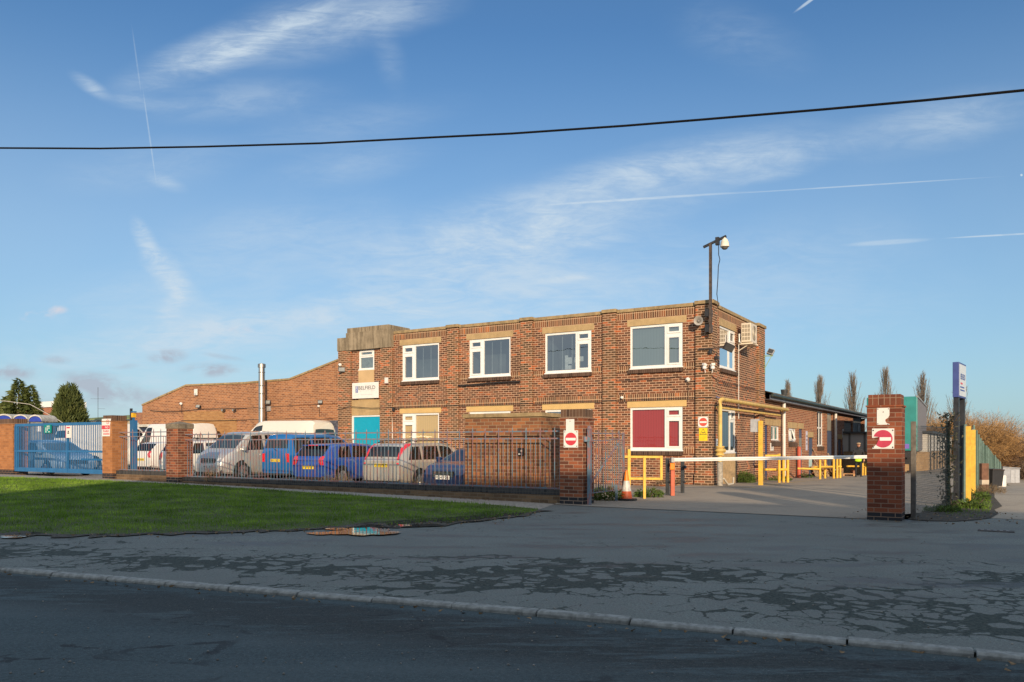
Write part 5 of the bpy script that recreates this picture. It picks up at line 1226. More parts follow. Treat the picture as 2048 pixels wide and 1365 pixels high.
m = MB(); m.lathe([(.1,-.04),(.1,.04)], 14, T(.33,0,.1) @ RX90); m.build('wheel', M_black, r)

# ------------------------------------------------------------------ overhead line and its poles
ov = [(-1500,235),(-600,283),(0,296.5),(200,297.5),(400,294),(640,287),(860,275.5),(1024,267.5),(1250,252),(1400,240),(1650,219),(1850,201),(2048,181),(2600,118),(3500,-5),(5000,-260)]
def cabY(px): return lerp(15.5, 9.5, clamp((px)/2048, -.3, 1.0))
P = [scr(a, b, cabY(a)) for a, b in ov]
m = MB(); m.tube([p-P[0] for p in P], .0175, 6)
tag(m.build('overhead_cable', mat('line_insulation', (.008,.008,.009), .9, spec=.1), loc=P[0], smooth=60), 'thick black overhead cable crossing the whole sky', 'cable')
for p, lab in ((P[0], 'wooden pole holding the left end of the overhead cable'), (P[-1], 'wooden pole holding the right end of the overhead cable')):
    r = thing('wooden_pole', lab, 'pole', (p.x, p.y, gxy(p.x, p.y)-.1), 0, 'wooden poles of the overhead line')
    m = MB(); m.lathe([(.15, 0), (.11, p.z+.5)], 12); m.build('pole', M_wood, r, smooth=True); m = MB(); m.box(-.1, .1, -.05, .05, p.z-.02, p.z+.12); m.build('clamp', M_grey, r)

# ------------------------------------------------------------------ right side: mesh fence, road sign, yellow boards, lane fence
def meshmat(): return mat('galvanised_wire', (.20,.20,.18), .5, metal=.3, var=.2)
def chain(r, a, b, za, zb, ha, hb, pitch, wd, mt, name='mesh'):
    """woven wire between two points, heights ha/hb above ground za/zb"""
    a = Vector(a); b = Vector(b); L = (b-a).length; d_ = (b-a)/L; m = MB()
    def P(s, t):     # s along, t up 0..1
        q = a+d_*s; k = s/L; z = lerp(za, zb, k); return Vector((q.x, q.y, z+t*lerp(ha, hb, k)))
    Hm = (ha+hb)/2; n = int((L+Hm)/pitch)
    for i in range(n+1):
        for sgn in (1, -1):
            s0 = i*pitch-Hm if sgn > 0 else i*pitch; s1 = s0+Hm*sgn; t0, t1 = 0., 1.
            if sgn > 0:
                if s0 < 0: t0 = -s0/Hm; s0 = 0
                if s1 > L: t1 = 1-(s1-L)/Hm; s1 = L
            else:
                if s0 > L: t0 = (s0-L)/Hm; s0 = L
                if s1 < 0: t1 = 1+s1/Hm; s1 = 0
            if t1-t0 < .02: continue
            m.tube([P(s0, t0), P(s1, t1)], wd, 3, cap=False)
    return m.build(name, mt, r)
M_wire = meshmat(); M_gwire = mat('green_wire', (.10,.17,.15), .5, var=.2)
A0 = Vector(uv(-1.42, 17.12)); A1 = Vector(uv(-.98, 20.1))
mf = thing('mesh_fence', 'wire mesh fence panel between the nearest brick pier and the blue road sign', 'fence', (A0.x, A0.y, 0), 0)
z0, z1 = gxy(*A0), gxy(*A1)
chain(mf, (0,0), (A1-A0), z0+.05, z1+.05, 1.75, 1.75, .09, .0026, M_wire)
m = MB(); m.box(-.045, .045, -.045, .045, -.3, 1.88, Matrix.Rotation(TH, 4, 'Z')); m.build('concrete_post', mat('post_concrete', (.15,.14,.125), .9, var=.25, scale=9, dirt=.4), mf, bevel=.01)
dA = A1-A0; m = MB(); m.bar((dA.x, dA.y, -.3), (dA.x, dA.y, 1.95), .06); m.build('green_post', mat('dark_green_paint', (.02,.05,.04), .5), mf)
m = MB(); m.tube([(0,0,z0+1.8),(dA.x,dA.y,z1+1.8)], .008, 4); m.build('line_wire', M_wire, mf); m = MB(); m.tube([(0,0,z0+.9),(dA.x,dA.y,z1+.9)], .006, 4); m.build('line_wire', M_wire, mf)
# road sign
sx, sy = (1912-CX)/87.*1.0, F/87.; sg = thing('road_sign', 'tall two post blue edged company sign at the lane corner', 'sign', (sx, sy, 0), 0)
a = math.radians(38); dv = Vector((math.sin(a), math.cos(a), 0)); M = Matrix(((dv.x, -dv.y, 0, 0), (dv.y, dv.x, 0, 0), (0, 0, 1, 0), (0, 0, 0, 1)))  # x along the sign
# the face looks to local -y = away from the fence, over the lane
M_spost = mat('black_sign_post', (.03,.032,.038), .4, var=.3, scale=6); M_sblue = mat('sign_blue', (.06,.09,.28), .45, var=.1)
Sz1 = zat(724.5, sy); Sz0 = zat(795, sy)
for xx in (0, .82): m = MB(); m.box(xx, xx+.09, -.055, .055, -.3, Sz0+.05, M); m.build('post', M_spost, sg)
m = MB(); m.box(-.03, .95, -.065, .065, Sz0, Sz1, M); m.build('casing', M_sblue, sg, bevel=.006)
m = MB(); m.box(.01, .91, -.070, -.066, Sz0+.04, Sz1-.04, M); m.build('face', mat('sign_face', (.60,.66,.72), .4, var=.05), sg)
text('BELFIELD', M_blue, sg, M @ T(.46, -.073, Sz1-.32), width=.62, height=.13)
m = MB(); m.box(.15, .42, -.074, -.0715, Sz1-.50, Sz1-.46, M); m.build('red_stripe', M_red, sg)
m = MB(); [m.box(.1, .7-.05*k, -.074, -.0715, Sz0+.16+.07*k, Sz0+.19+.07*k, M) for k in range(2)]; m.build('print', M_blue, sg)
# yellow boards
for (px, top, bot, Yb, lab) in ((1936.7, 853, 988, 18.0, 'nearer of two tall yellow boards by the lane fence'), (1946.6, 860, 984, 20.6, 'farther of two tall yellow boards by the lane fence')):
    x = (px-CX)/F*Yb; zb = gxy(x, Yb); zt = zat(top, Yb); r = thing('yellow_board', lab, 'board', (x, Yb, zb), TH, 'tall yellow boards on the lane fence')
    m = MB(); m.box(-.052, .052, -.02, .02, .15, zt-zb); m.build('board', M_yellow, r, bevel=.004); m = MB(); m.box(-.03, .03, .021, .07, -.2, zt-zb-.05); m.build('post', M_wood, r)
# lane fence
FP = [uv(-.72, 21.6), uv(-.72, 40), (49.9, 81)]
lf = thing('lane_fence', 'long green wire mesh fence running down beside the lane', 'fence', (FP[0][0], FP[0][1], 0), 0); o = Vector(FP[0])
pts = []
for a, b in zip(FP, FP[1:]):
    n = int(math.dist(a, b)/2.7); pts += [(lerp(a[0], b[0], i/n), lerp(a[1], b[1], i/n)) for i in range(n)]
pts.append(FP[-1]); allm = MB()
for i, (a, b) in enumerate(zip(pts, pts[1:])):
    A, B = Vector(a)-o, Vector(b)-o; za, zb = gxy(*a), gxy(*b); Y = a[1]
    ha = 1.85 if i < 3 else 2.15
    rr = random.Random(i); ln_ = rr.uniform(-.05, .05)
    m = MB(); m.bar((A.x, A.y, za-.3), (A.x+ln_, A.y+rr.uniform(-.04,.04), za+ha+.06), .055); m.build('post', M_gwire, lf)
    pit = .095 if Y < 30 else (.19 if Y < 45 else .32)
    ob = chain(lf, A, B, za, zb, ha, ha, pit, .0035 if Y < 30 else .0065, M_gwire)
# low wooden post with white band, bins, garage at the lane end
x, y, z = gxyz(1968, 984); r = thing('marker_post', 'short brown wooden post with a pale band beside the lane', 'post', (x, y, z), .2)
h = 57*y/F; m = MB(); m.box(-.13, .13, -.06, .06, -.1, h); m.build('post', mat('brown_post', (.16,.08,.05), .8, var=.3), r, bevel=.01); m = MB(); m.box(-.132, .132, -.062, .062, h*.26, h*.42); m.build('band', mat('pale_band', (.5,.42,.33), .6), r)
for i, (px, py) in enumerate(((1983, 974), (1990, 973.5))):
    x, y, z = gxyz(px, py); r = thing('wheeled_bin', ['left dark wheeled bin beside the lane fence', 'right dark wheeled bin beside the lane fence'][i], 'bin', (x, y, z), .3, 'dark bins beside the lane')
    m = MB(); m.add([(-.25,-.28,.08),(.25,-.28,.08),(.25,.28,.08),(-.25,.28,.08),(-.3,-.36,1.0),(.3,-.36,1.0),(.3,.36,1.0),(-.3,.36,1.0)], [(0,1,2,3),(4,5,6,7),(0,1,5,4),(1,2,6,5),(2,3,7,6),(3,0,4,7)]); m.build('body', mat('bin_plastic', (.03,.03,.033), .5), r, bevel=.02)
    m = MB(); m.box(-.32, .32, -.40, .38, 1.0, 1.07); m.build('lid', mat('bin_lid', (.05,.035,.03), .5), r, bevel=.02)
    m = MB(); [m.lathe([(.1,-.03),(.1,.03)], 12, T(sx_, .3, .1) @ Matrix.Rotation(PI/2, 4, 'Y')) for sx_ in (-.24, .24)]; m.build('wheels', M_black, r)
Yg = 86; xg = (2006-CX)/F*Yg; zg = gxy(xg, Yg)
gr_ = thing('grey_garage', 'small pale grey garage with double doors at the end of the lane', 'garage', (xg, Yg, zat(969.5, Yg)), -.12)
hg = 34*Yg/F; Mg = mat('grey_boards', (.30,.32,.36), .7, var=.15, scale=2)
m = MB(); m.prism([(0,-.5),(1.7,-.5),(1.7,hg*.93),(0,hg)], 0, 4); m.build('wall', Mg, gr_); m = MB(); m.add([(-.05,-.1,hg+.02),(1.75,-.1,hg*.93+.02),(1.75,4.1,hg*.93+.02),(-.05,4.1,hg+.02),(-.05,-.1,hg+.1),(1.75,-.1,hg*.93+.1),(1.75,4.1,hg*.93+.1),(-.05,4.1,hg+.1)], [(0,1,2,3),(4,5,6,7),(0,1,5,4),(1,2,6,5),(2,3,7,6),(3,0,4,7)]); m.build('roof', Mg, gr_)
for x0 in (.75, 1.2): m = MB(); m.box(x0+.02, x0+.42, -.03, 0, -.0, hg*.85); m.build('door', mat('light_grey_boards', (.38,.40,.44), .7, var=.1), gr_)
x, y, z = gxyz(2002.5, 971.5); r = thing('white_drum', 'small white drum beside the grey garage', 'drum', (x, y, z), 0); hh = 23*y/F
m = MB(); m.lathe([(.3, 0), (.32, hh*.3), (.3, hh*.35), (.32, hh*.9), (.28, hh)], 14); m.build('body', M_wplast, r, smooth=True); m = MB(); m.lathe([(.29, hh), (.27, hh+.05)], 14); m.build('lid', M_grey, r)
# verge between yard fence and lane
struct(sheet('verge', [uv(-1.5, 16.9), uv(-1.2, 16.75), uv(-.7, 16.9), uv(-.45, 17.3), uv(-.15, 18.0), uv(-.02, 19.2), uv(-.10, 20.3), uv(.05, 21.5), uv(-.12, 25), uv(-.2, 40), uv(-.1, 60), uv(.1, 95), uv(-1.2, 95), uv(-1.2, 22), uv(-1.45, 18)], A_mud, .012))
vp = [uv(-1.0, 18.2), uv(-.4, 17.9), uv(-.2, 19), uv(-.12, 21.5), uv(-.25, 25), uv(-.3, 34), uv(-.8, 34), uv(-1.0, 21)]
tag(blades('verge_grass', vp, 5000, .05, .16, L_grass, 9, .014), 'rough green grass on the verge below the road sign', 'grass', kind='stuff')
vp2 = [uv(.2, 60), uv(3.2, 97), uv(-.4, 97), uv(-.4, 60)]
L_weed = leafmat('weed_leaves', [(0, (.04,.07,.02)), (.5, (.09,.15,.03)), (1, (.18,.24,.06))], 9)
# grey low industrial shed on the far side of the yard
fs = uvthing('white_panel_shed', 'low tan brick shed with a band of white panels behind the lorry trailer', 'shed', -3.7, 54.5, 0); gl_ = g(-3.7, 60)
M4 = MS
m = MB(); m.box(0, 27, 0, 7, -2, .95, M4); m.build('wall', mat('tan_brick', (.40,.27,.15), .85, var=.15), fs)
m = MB(); m.box(-.02, 27.02, -.02, 7, .96, 2.1, M4); m.build('panel_band', blindmat('white_panels', (.60,.58,.54), .9, .25), fs)
m = MB(); m.box(-.2, 27.2, -.25, 7.2, 2.1, 2.22, M4); m.build('roof', M_char, fs)
for k in range(9): m = MB(); m.box(1+k*3.0, 1.12+k*3.0, -.08, -.02, -2, 2.1, M4); m.build('downpipe', M_char, fs)
# ------------------------------------------------------------------ vehicles
def paint(name, col, metal=.3, rough=.3):
    m, N, b = newmat(name); c = coords(N)
    dz = N.n('ShaderNodeSeparateXYZ'); N.set(dz.inputs[0], c)
    d = N.m('MULTIPLY', N.mr(dz.outputs[2], .75, .1), N.mr(N.noise(c, 5, 6, .65), .35, .7))
    N.set(b.inputs['Base Color'], N.mix(N.m('MULTIPLY', d, .55), col, (.16,.14,.11)))
    b.inputs['Metallic'].default_value = metal; b.inputs['Roughness'].default_value = rough; b.inputs['Coat Weight'].default_value = 1; b.inputs['Coat Roughness'].default_value = .04
    return m
M_tyre = mat('tyre_rubber', (.02,.02,.02), .85); M_rim = mat('alloy_rim', (.5,.5,.5), .35, metal=.8); M_trim = mat('black_trim', (.025,.025,.027), .6)
M_tail = mat('tail_lamp_red', (.65,.015,.03), .15, coat=1., var=.3, scale=20); M_head = mat('headlamp_glass', (.62,.64,.66), .1, coat=1., var=.3, scale=25); M_amber = mat('amber_lamp', (.8,.3,.05), .2)
M_plate = mat('yellow_plate', (.85,.60,.03), .5, var=.02); M_platew = mat('white_plate', (.75,.75,.72), .5, var=.02); M_chrome = mat('chrome_trim', (.7,.7,.7), .15, metal=1.)
def interp(P, x):
    if x <= P[0][0]: return P[0][1]
    for a, b in zip(P, P[1:]):
        if x <= b[0]: t = (x-a[0])/(b[0]-a[0]); return lerp(a[1], b[1], t)
    return P[-1][1]
def smoothP(P, x, w=.06): return (interp(P, x-w)+2*interp(P, x)+interp(P, x+w))/4
SP = {
 'hatch': dict(L=4.0, W=.87, B=.93, T=[(-2.0,.86),(-1.95,1.0),(-1.62,1.36),(-1.3,1.44),(-.3,1.475),(.35,1.43),(.6,1.35),(1.25,1.0),(1.6,.92),(1.85,.8),(2.0,.6)], wh=(-1.25,1.3), sw=[(-1.45,-.75),(-.68,.12),(.18,1.0)], ws=(.55,1.24), rw=(-1.93,-1.60), ty=.31),
 'estate': dict(L=4.45, W=.89, B=.92, T=[(-2.22,.88),(-2.17,1.02),(-1.96,1.38),(-1.7,1.49),(0,1.52),(.45,1.46),(.6,1.40),(1.3,1.0),(1.8,.9),(2.05,.78),(2.22,.58)], wh=(-1.35,1.38), sw=[(-1.85,-1.2),(-1.12,-.25),(-.18,.95)], ws=(.6,1.28), rw=(-2.15,-1.93), ty=.31, rails=1),
 'mpv': dict(L=4.2, W=.90, B=1.02, T=[(-2.1,.98),(-2.07,1.15),(-1.98,1.68),(-1.82,1.78),(0,1.81),(.55,1.74),(.75,1.66),(1.45,1.12),(1.85,.98),(2.1,.65)], wh=(-1.35,1.35), sw=[(-1.88,-1.05),(-.95,.0),(.08,1.1)], ws=(.78,1.42), rw=(-2.065,-1.985), ty=.32),
 'van': dict(L=4.75, W=.95, B=1.10, T=[(-2.37,1.1),(-2.34,1.3),(-2.28,1.78),(-2.15,1.87),(0,1.9),(.9,1.86),(1.1,1.78),(1.75,1.17),(2.05,1.03),(2.27,.86),(2.37,.6)], wh=(-1.45,1.5), sw=[(-2.1,-.9),(-.8,.3),(.42,1.4)], ws=(1.12,1.74), rw=(-2.335,-2.285), ty=.34, rails=0),
 'high': dict(L=5.4, W=.98, B=1.25, T=[(-2.7,1.2),(-2.68,1.4),(-2.6,2.3),(-2.4,2.42),(.6,2.45),(1.0,2.38),(1.2,2.2),(2.0,1.3),(2.4,1.1),(2.6,.85),(2.7,.6)], wh=(-1.6,1.75), sw=[(.55,1.6)], ws=(1.25,1.95), rw=(-2.67,-2.61), ty=.34),
 'box': dict(L=5.2, W=1.0, B=1.3, T=[(-2.6,1.2),(-2.59,1.4),(-2.56,2.32),(-2.5,2.4),(1.0,2.42),(1.2,2.38),(1.35,2.0),(2.0,1.3),(2.4,1.1),(2.6,.6)], wh=(-1.5,1.75), sw=[(.7,1.6)], ws=(1.4,1.95), rw=None, ty=.34),
 'saloon': dict(L=4.5, W=.91, B=.90, T=[(-2.25,.85),(-2.15,.95),(-1.75,1.02),(-1.05,1.34),(-.4,1.42),(.2,1.41),(.5,1.33),(1.3,.96),(1.75,.88),(2.08,.76),(2.25,.56)], wh=(-1.35,1.42), sw=[(-1.25,-.5),(-.42,.4),(.48,.95)], ws=(.5,1.27), rw=(-1.7,-1.08), ty=.32),
}
def vehicle(name, label, cat, u, v, heading, kind, col, front=False, plate=None, headlamps=True, tails='std', z=None, metal=.3, extras=()):
    s = SP[kind]; L, W, B = s['L'], s['W'], s['B']; x0, x1 = -L/2, L/2
    wx, wy = uv(u, v); z = (g(u, v)-.10) if z is None else z
    r = thing(name, label, cat, (wx, wy, z), TH+math.radians(heading), 'vehicles parked behind the railings')
    Pm = col
    def wid(x):
        k = abs(x)/(L/2); return W*(1-.16*k**7-(.05*k**4 if x > 0 else .0))
    def ring(x):
        Tz = smoothP(s['T'], x); Bz = min(B, Tz-.02); w_ = wid(x); zb = .20+.10*(abs(x)/(L/2))**8
        up = Tz-Bz; y5 = w_*.965-.24*up*.86; y6 = y5-.07-.03*up
        return [(w_*.88, zb), (w_*.97, zb+.07), (w_, lerp(zb, Bz, .38)), (w_*1.0, lerp(zb, Bz, .62)), (w_*.985, Bz-.09), (w_*.965, Bz), (y5, Bz+up*.86), (y6, Bz+up*.965), (y6*.5, Tz-.004), (0, Tz)]
    xs = sorted(set([x0, x1]+[round(x0+.03+(L-.06)*i/44, 4) for i in range(45)]))
    m = MB(); n = 10
    for x in xs:
        R_ = ring(x); m.v += [(x, y, zz) for y, zz in R_]+[(x, -y, zz) for y, zz in R_[-2::-1]]
    K_ = 2*n-1
    for i in range(len(xs)-1):
        for j in range(K_-1): m.f.append((i*K_+j, i*K_+j+1, (i+1)*K_+j+1, (i+1)*K_+j))
        m.f.append((i*K_+K_-1, i*K_, (i+1)*K_, (i+1)*K_+K_-1))
    m.f.append(tuple(range(K_))); m.f.append(tuple(range((len(xs)-1)*K_+K_-1, (len(xs)-1)*K_-1, -1)))
    m.build('body', Pm, r, smooth=32)
    def side(x, f, sgn, off=.006): R_ = ring(x); a, b = R_[5], R_[6]; return (x, sgn*(lerp(a[0], b[0], f)+off), lerp(a[1], b[1], f))
    for sgn in (-1, 1):
        for k, (a, b) in enumerate(s['sw']):
            m = MB(); N_ = 6; first = k == 0; last = k == len(s['sw'])-1
            for f in (.07, .5, .93):
                sl = (f-.07)*(s['T'][-4][0]*0+.0)
                aa = a+(.22*f if first and kind in ('hatch', 'estate') else .03*f); bb = b-(.62*f if last and kind in ('hatch','estate','saloon') else (.45*f if last and kind not in ('box', 'high') else (.5*f if last else .02)))
                for i in range(N_): x = lerp(aa, bb, i/(N_-1)); m.v.append(side(x, f, sgn))
            for j in range(2):
                for i in range(N_-1): q = j*N_+i; m.f.append((q, q+1, q+1+N_, q+N_))
            m.build('side_window', G_car, r, smooth=True)
    def topglass(nm, a, b, mt, sx):
        m = MB(); N_ = 6
        for i in range(N_+1):
            x = lerp(a, b, i/N_); R_ = ring(x); y6, z6 = R_[7]; y5, z5 = R_[6]; zt_ = R_[9][1]
            for y, zz in ((y6*.97, z6), (y6*.5, zt_-.004), (0, zt_), (-y6*.5, zt_-.004), (-y6*.97, z6)): m.v.append((x+sx*.010, y, zz+.006))
        for i in range(N_):
            for j in range(4): q = i*5+j; m.f.append((q, q+1, q+6, q+5))
        m.build(nm, mt, r, smooth=True)
    topglass('windscreen', s['ws'][0]+.03, s['ws'][1]-.03, G_carl, 1)
    if s['rw']: topglass('rear_window', s['rw'][0]+.005, s['rw'][1]-.005, G_car, -1)
    for k in s['wh']:
        for sgn in (-1, 1):
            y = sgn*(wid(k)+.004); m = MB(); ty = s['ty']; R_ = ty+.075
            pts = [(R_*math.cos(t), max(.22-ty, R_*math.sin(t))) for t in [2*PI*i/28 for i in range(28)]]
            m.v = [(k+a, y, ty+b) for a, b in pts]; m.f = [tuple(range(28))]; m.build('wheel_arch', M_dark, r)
            M = T(k, sgn*(wid(k)-.10), ty) @ Matrix.Rotation(-sgn*PI/2, 4, 'X')
            m = MB(); m.lathe([(ty*.62, .125), (ty*.9, .13), (ty, .09), (ty, -.08), (ty*.8, -.1)], 26, M); o = m.build('wheel', M_tyre, r, smooth=True)
            m = MB(); m.lathe([(ty*.64, .128), (ty*.64, .10), (ty*.58, .07)], 26, M)
            for q in range(7 if kind in ('hatch', 'estate', 'saloon') else 9):
                a = 2*PI*q/(7 if kind in ('hatch', 'estate', 'saloon') else 9); m.bar((0, 0, .115), (ty*.6*math.cos(a), ty*.6*math.sin(a), .125), .05, .03, M)
            m.lathe([(.06, .1), (.05, .135)], 10, M); m.build('rim', M_rim, o)
    # lower trim, bumper line, lights, plates
    for sgn in (-1, 1):
        m = MB(); m.box(x0+.02 if sgn < 0 else x1-.10, x0+.10 if sgn < 0 else x1-.02, -W*.80, W*.80, .22, .40)
        m.build('rear_bumper_insert' if sgn < 0 else 'front_bumper_insert', M_trim, r, bevel=.02)
    def rearx(zz):      # x of the tail surface at height zz
        for x in [x0+.005*i for i in range(200)]:
            if smoothP(s['T'], x) >= zz: return x
        return x0
    if tails == 'tall': tl = [(B-.10, B+.55, .10)]
    elif tails == 'low': tl = [(B-.30, B+.02, .20)]
    else: tl = [(B-.22, B+.08, .22)]
    for sgn in (-1, 1):
        for (za, zb, wd) in tl:
            m = MB()
            for i in range(5):
                zz = lerp(za, zb, i/4); xr_ = rearx(zz) if zz > s['T'][0][1] else x0
                R_ = ring(max(xr_, x0)+.02); yo = interp([(q[1], q[0]) for q in R_[:7]], zz)
                k_ = 1 if tails != 'std' else (.6+.4*math.sin(PI*(i+.5)/5))
                for (yy_, xx_) in ((yo-wd*k_, xr_-.012), (yo-.02, xr_-.012), (yo+.008, xr_+.05), (yo+.012, xr_+.16*k_)): m.v.append((xx_, sgn*yy_, zz))
            for i in range(4):
                for j in range(3): q = i*4+j; m.f.append((q, q+1, q+5, q+4))
            m.build('tail_lamp', M_tail, r, smooth=True)
    if headlamps:
        hz_ = .66 if kind in ('hatch', 'estate', 'saloon') else .80
        for sgn in (-1, 1):
            m = MB()
            for i in range(4):
                zz = hz_-.09+.19*i/3
                xf = next((x for x in [x1-.005*q for q in range(300)] if smoothP(s['T'], x) >= zz+.02), x1)
                w_ = wid(xf-.1)
                for (yy_, dx) in ((w_*.50+.04*i, .012), (w_*.78, .008), (w_*.93, -.07), (w_*1.005, -.22)): m.v.append((xf+dx-.0, sgn*yy_, zz))
            for i in range(3):
                for j in range(3): q = i*4+j; m.f.append((q, q+1, q+5, q+4))
            m.build('headlamp', M_head, r, smooth=True)
        m = MB(); m.box(x1-.06, x1+.004, -W*.42, W*.42, hz_-.16, hz_+.02); o = m.build('grille', M_trim, r, bevel=.01)
        m = MB(); [m.box(x1+.004, x1+.010, -W*.40, W*.40, hz_-.14+.05*i, hz_-.125+.05*i) for i in range(3)]; m.build('grille_bars', M_chrome, o)
    for sgn in (-1, 1):
        xm = s['ws'][1]-.22; m = MB(); yb = ring(xm)[5][0]; m.box(xm-.06, xm+.08, sgn*(yb+.03)-.0, sgn*(yb+.23), B+.02, B+.18); m.build('door_mirror', Pm, r, bevel=.03)
        m = MB(); [m.box(q-.09, q+.09, sgn*(W+.0)-.012, sgn*(W+.0)+.014, B-.15, B-.12) for q in ((s['sw'][-1][0]+.15),)]; m.build('door_handle', Pm, r)
        m = MB()
        for q in sorted({w_[0]-.035 for w_ in s['sw'][1:]}|{s['sw'][-1][1]+.02}): m.box(q-.004, q+.004, sgn*(wid(q)*.985)-.012, sgn*(wid(q))+.0015, .32, B-.02)
        if m.v: m.build('door_seam', M_trim, r)
    if plate:
        if front: X, q = x1+.012, 1
        else: X, q = x0-.006, -1
        zp = .50 if front else (.62 if kind in ('hatch',) else .78)
        m = MB(); m.box(min(X, X+q*.012), max(X, X+q*.012), -.26, .26, zp-.055, zp+.055); o = m.build('number_plate', M_platew if front else M_plate, r)
        t = text(plate, M_bl, o, T(X+q*.014, 0, zp) @ Matrix.Rotation(q*PI/2, 4, 'Z'), width=.46, height=.08)
    if 'rails' in extras:
        for sgn in (-1, 1): m = MB(); m.tube([(-1.7, sgn*.58, 1.50), (-1.4, sgn*.60, 1.56), (.1, sgn*.60, 1.58), (.45, sgn*.58, 1.50)], .018, 6); m.build('roof_rail', M_black, r, smooth=60)
    if 'rack' in extras:
        Tz = interp(s['T'], -.5)
        for xx in (-1.4, -.5, .4): m = MB(); m.bar((xx, -.66, Tz+.07), (xx, .66, Tz+.07), .05); [m.box(xx-.03, xx+.03, y-.02, y+.02, Tz-.06, Tz+.07) for y in (-.6, .6)]; m.build('roof_bar', M_black, r)
        m = MB(); [m.tube([(-1.0, y, Tz+.10), (-1.0, y, Tz+.2), (-1.0, y-.1, Tz+.26), (-1.0, y-.2, Tz+.2), (-1.0, y-.2, Tz+.10)], .018, 5) for y in (-.2, .1, .5)]; m.build('rack_hooks', M_black, r)
    if 'spoiler' in extras: m = MB(); m.box(x0+.26, x0+.48, -.55, .55, 1.36, 1.395); m.build('spoiler', Pm, r, bevel=.01); m = MB(); m.box(x0+.245, x0+.262, -.22, .22, 1.365, 1.39); m.build('brake_light', M_tail, r)
    if 'wiper' in extras: m = MB(); m.bar((x0-.005, -.05, B+.12), (x0+.06, .3, B+.30), .015); m.build('rear_wiper', M_black, r)
    return r
C_silver = paint('silver_paint', (.60,.59,.56), .45, .28); C_sand = paint('champagne_silver_paint', (.54,.50,.44), .45, .28); C_blue = paint('mid_blue_paint', (.005,.15,.45), .3); C_blue2 = paint('deep_blue_paint', (.015,.085,.42), .3)
C_navy = paint('navy_paint', (.008,.03,.11), .4); C_white = paint('white_paint', (.74,.73,.70), 0., .35); C_ice = paint('ice_blue_paint', (.30,.42,.58), .3); C_cream = paint('cream_van_paint', (.72,.68,.60), 0., .4)
PV = 90
vehicle('estate_car', 'silver beige estate car with tall red tail lamps, left of the navy saloon', 'car', -16.75, 21.55, PV, 'estate', C_sand, plate='LO03 YBD', tails='tall', extras=('rails', 'wiper'))
vehicle('hatchback', 'deep blue hatchback with rear spoiler, between the blue people carrier and the silver beige estate', 'car', -20.25, 21.6, PV, 'hatch', C_blue2, plate='YS59 EJF', extras=('spoiler',))
vehicle('people_carrier', 'bright blue boxy people carrier parked rear to the railings beside the silver van', 'car', -23.2, 22.9, PV, 'mpv', C_blue, plate='SB11 OXO', tails='low', extras=('wiper',))
vehicle('passenger_van', 'silver passenger van facing the road with its bonnet to the railings', 'van', -25.85, 22.2, -PV, 'van', C_silver, front=True, plate='YK06 LVC')
vehicle('saloon_car', 'navy blue saloon facing the railings beside the brick enclosure', 'car', -14.0, 21.15, -PV, 'saloon', C_navy, front=True, plate='PE64 YOB')
vehicle('white_estate_car', 'white estate car with black roof rack behind the pyramid capped pier', 'car', -28.9, 22.6, PV, 'estate', C_white, plate='NL57 KGE', extras=('rack',))
vehicle('high_roof_van', 'white high roofed van parked along the workshop wall behind the silver van', 'van', -28.35, 25.9, 180, 'high', C_cream)
vehicle('small_hatchback', 'white hatchback with dark rear window behind the short railings', 'car', -34.1, 24.5, PV, 'hatch', C_white, plate='DG08 HNV')
vehicle('box_van', 'tall plain white van behind the white hatchback', 'van', -37.0, 26.3, 180, 'box', C_white, headlamps=False)
vehicle('white_van', 'white van seen from behind through the blue gate', 'van', -40.4, 25.0, PV, 'high', C_white, plate='YR55 WKA')
vehicle('side_on_hatchback', 'ice blue car parked side on close behind the blue gate', 'car', -34.9, 18.75, 0, 'estate', C_ice)

# curtain sided trailer
t0 = Vector(((1835-CX)/37.3, F/37.3)); ta = math.radians(29.4); td = Vector((math.sin(ta), math.cos(ta)))
zg = gxy(t0.x, t0.y)
tr_ = thing('lorry_trailer', 'parked curtain sided lorry trailer with turquoise front panel and grey side', 'trailer', (t0.x, t0.y, zg), PI/2-ta)   # x along the trailer, right side at y=0
Ht = 4.05-zg+.0-.25; m = MB(); zb = 1.22
zt = zat(793, t0.y)-zg
M_tq = mat('turquoise_panel', (.03,.24,.23), .4, var=.12, scale=1.5, dirt=.2, dirtcol=(.02,.12,.12))
m.box(0, .12, 0, 2.5, zb, zt); m.build('front_panel', M_tq, tr_, bevel=.05)
mm, Nn, bb_ = newmat('grey_curtain'); c_ = coords(Nn); wv = Nn.n('ShaderNodeTexWave'); Nn.set(wv.inputs[0], c_); wv.inputs['Scale'].default_value = .9; wv.inputs['Distortion'].default_value = 2
Nn.set(bb_.inputs['Base Color'], Nn.mix(wv.outputs['Fac'], (.15,.14,.15), (.24,.22,.23))); Nn.set(bb_.inputs['Normal'], Nn.bump(wv.outputs['Fac'], .5, .05)); bb_.inputs['Roughness'].default_value = .6
m = MB(); m.box(.13, 13.6, .01, 2.49, zb, zt-.02); m.build('curtain_side', mm, tr_)
m = MB(); m.box(.0, 13.65, -.03, .06, zt-.06, zt+.04); m.build('roof_rail', mat('grey_rail', (.25,.25,.25), .5), tr_)
m = MB(); m.box(.1, 13.6, .3, 2.2, zb-.22, zb-.01); m.build('chassis', M_black, tr_)
for xx in (9.0, 10.3, 11.6):
    for yy_ in (.0, 2.05): m = MB(); m.lathe([(.3,0),(.5,.02),(.52,.2),(.5,.42),(.3,.43)], 24, T(xx, yy_+.02, .52) @ Matrix.Rotation(-PI/2, 4, 'X')); m.build('wheel', M_tyre, tr_, smooth=True)
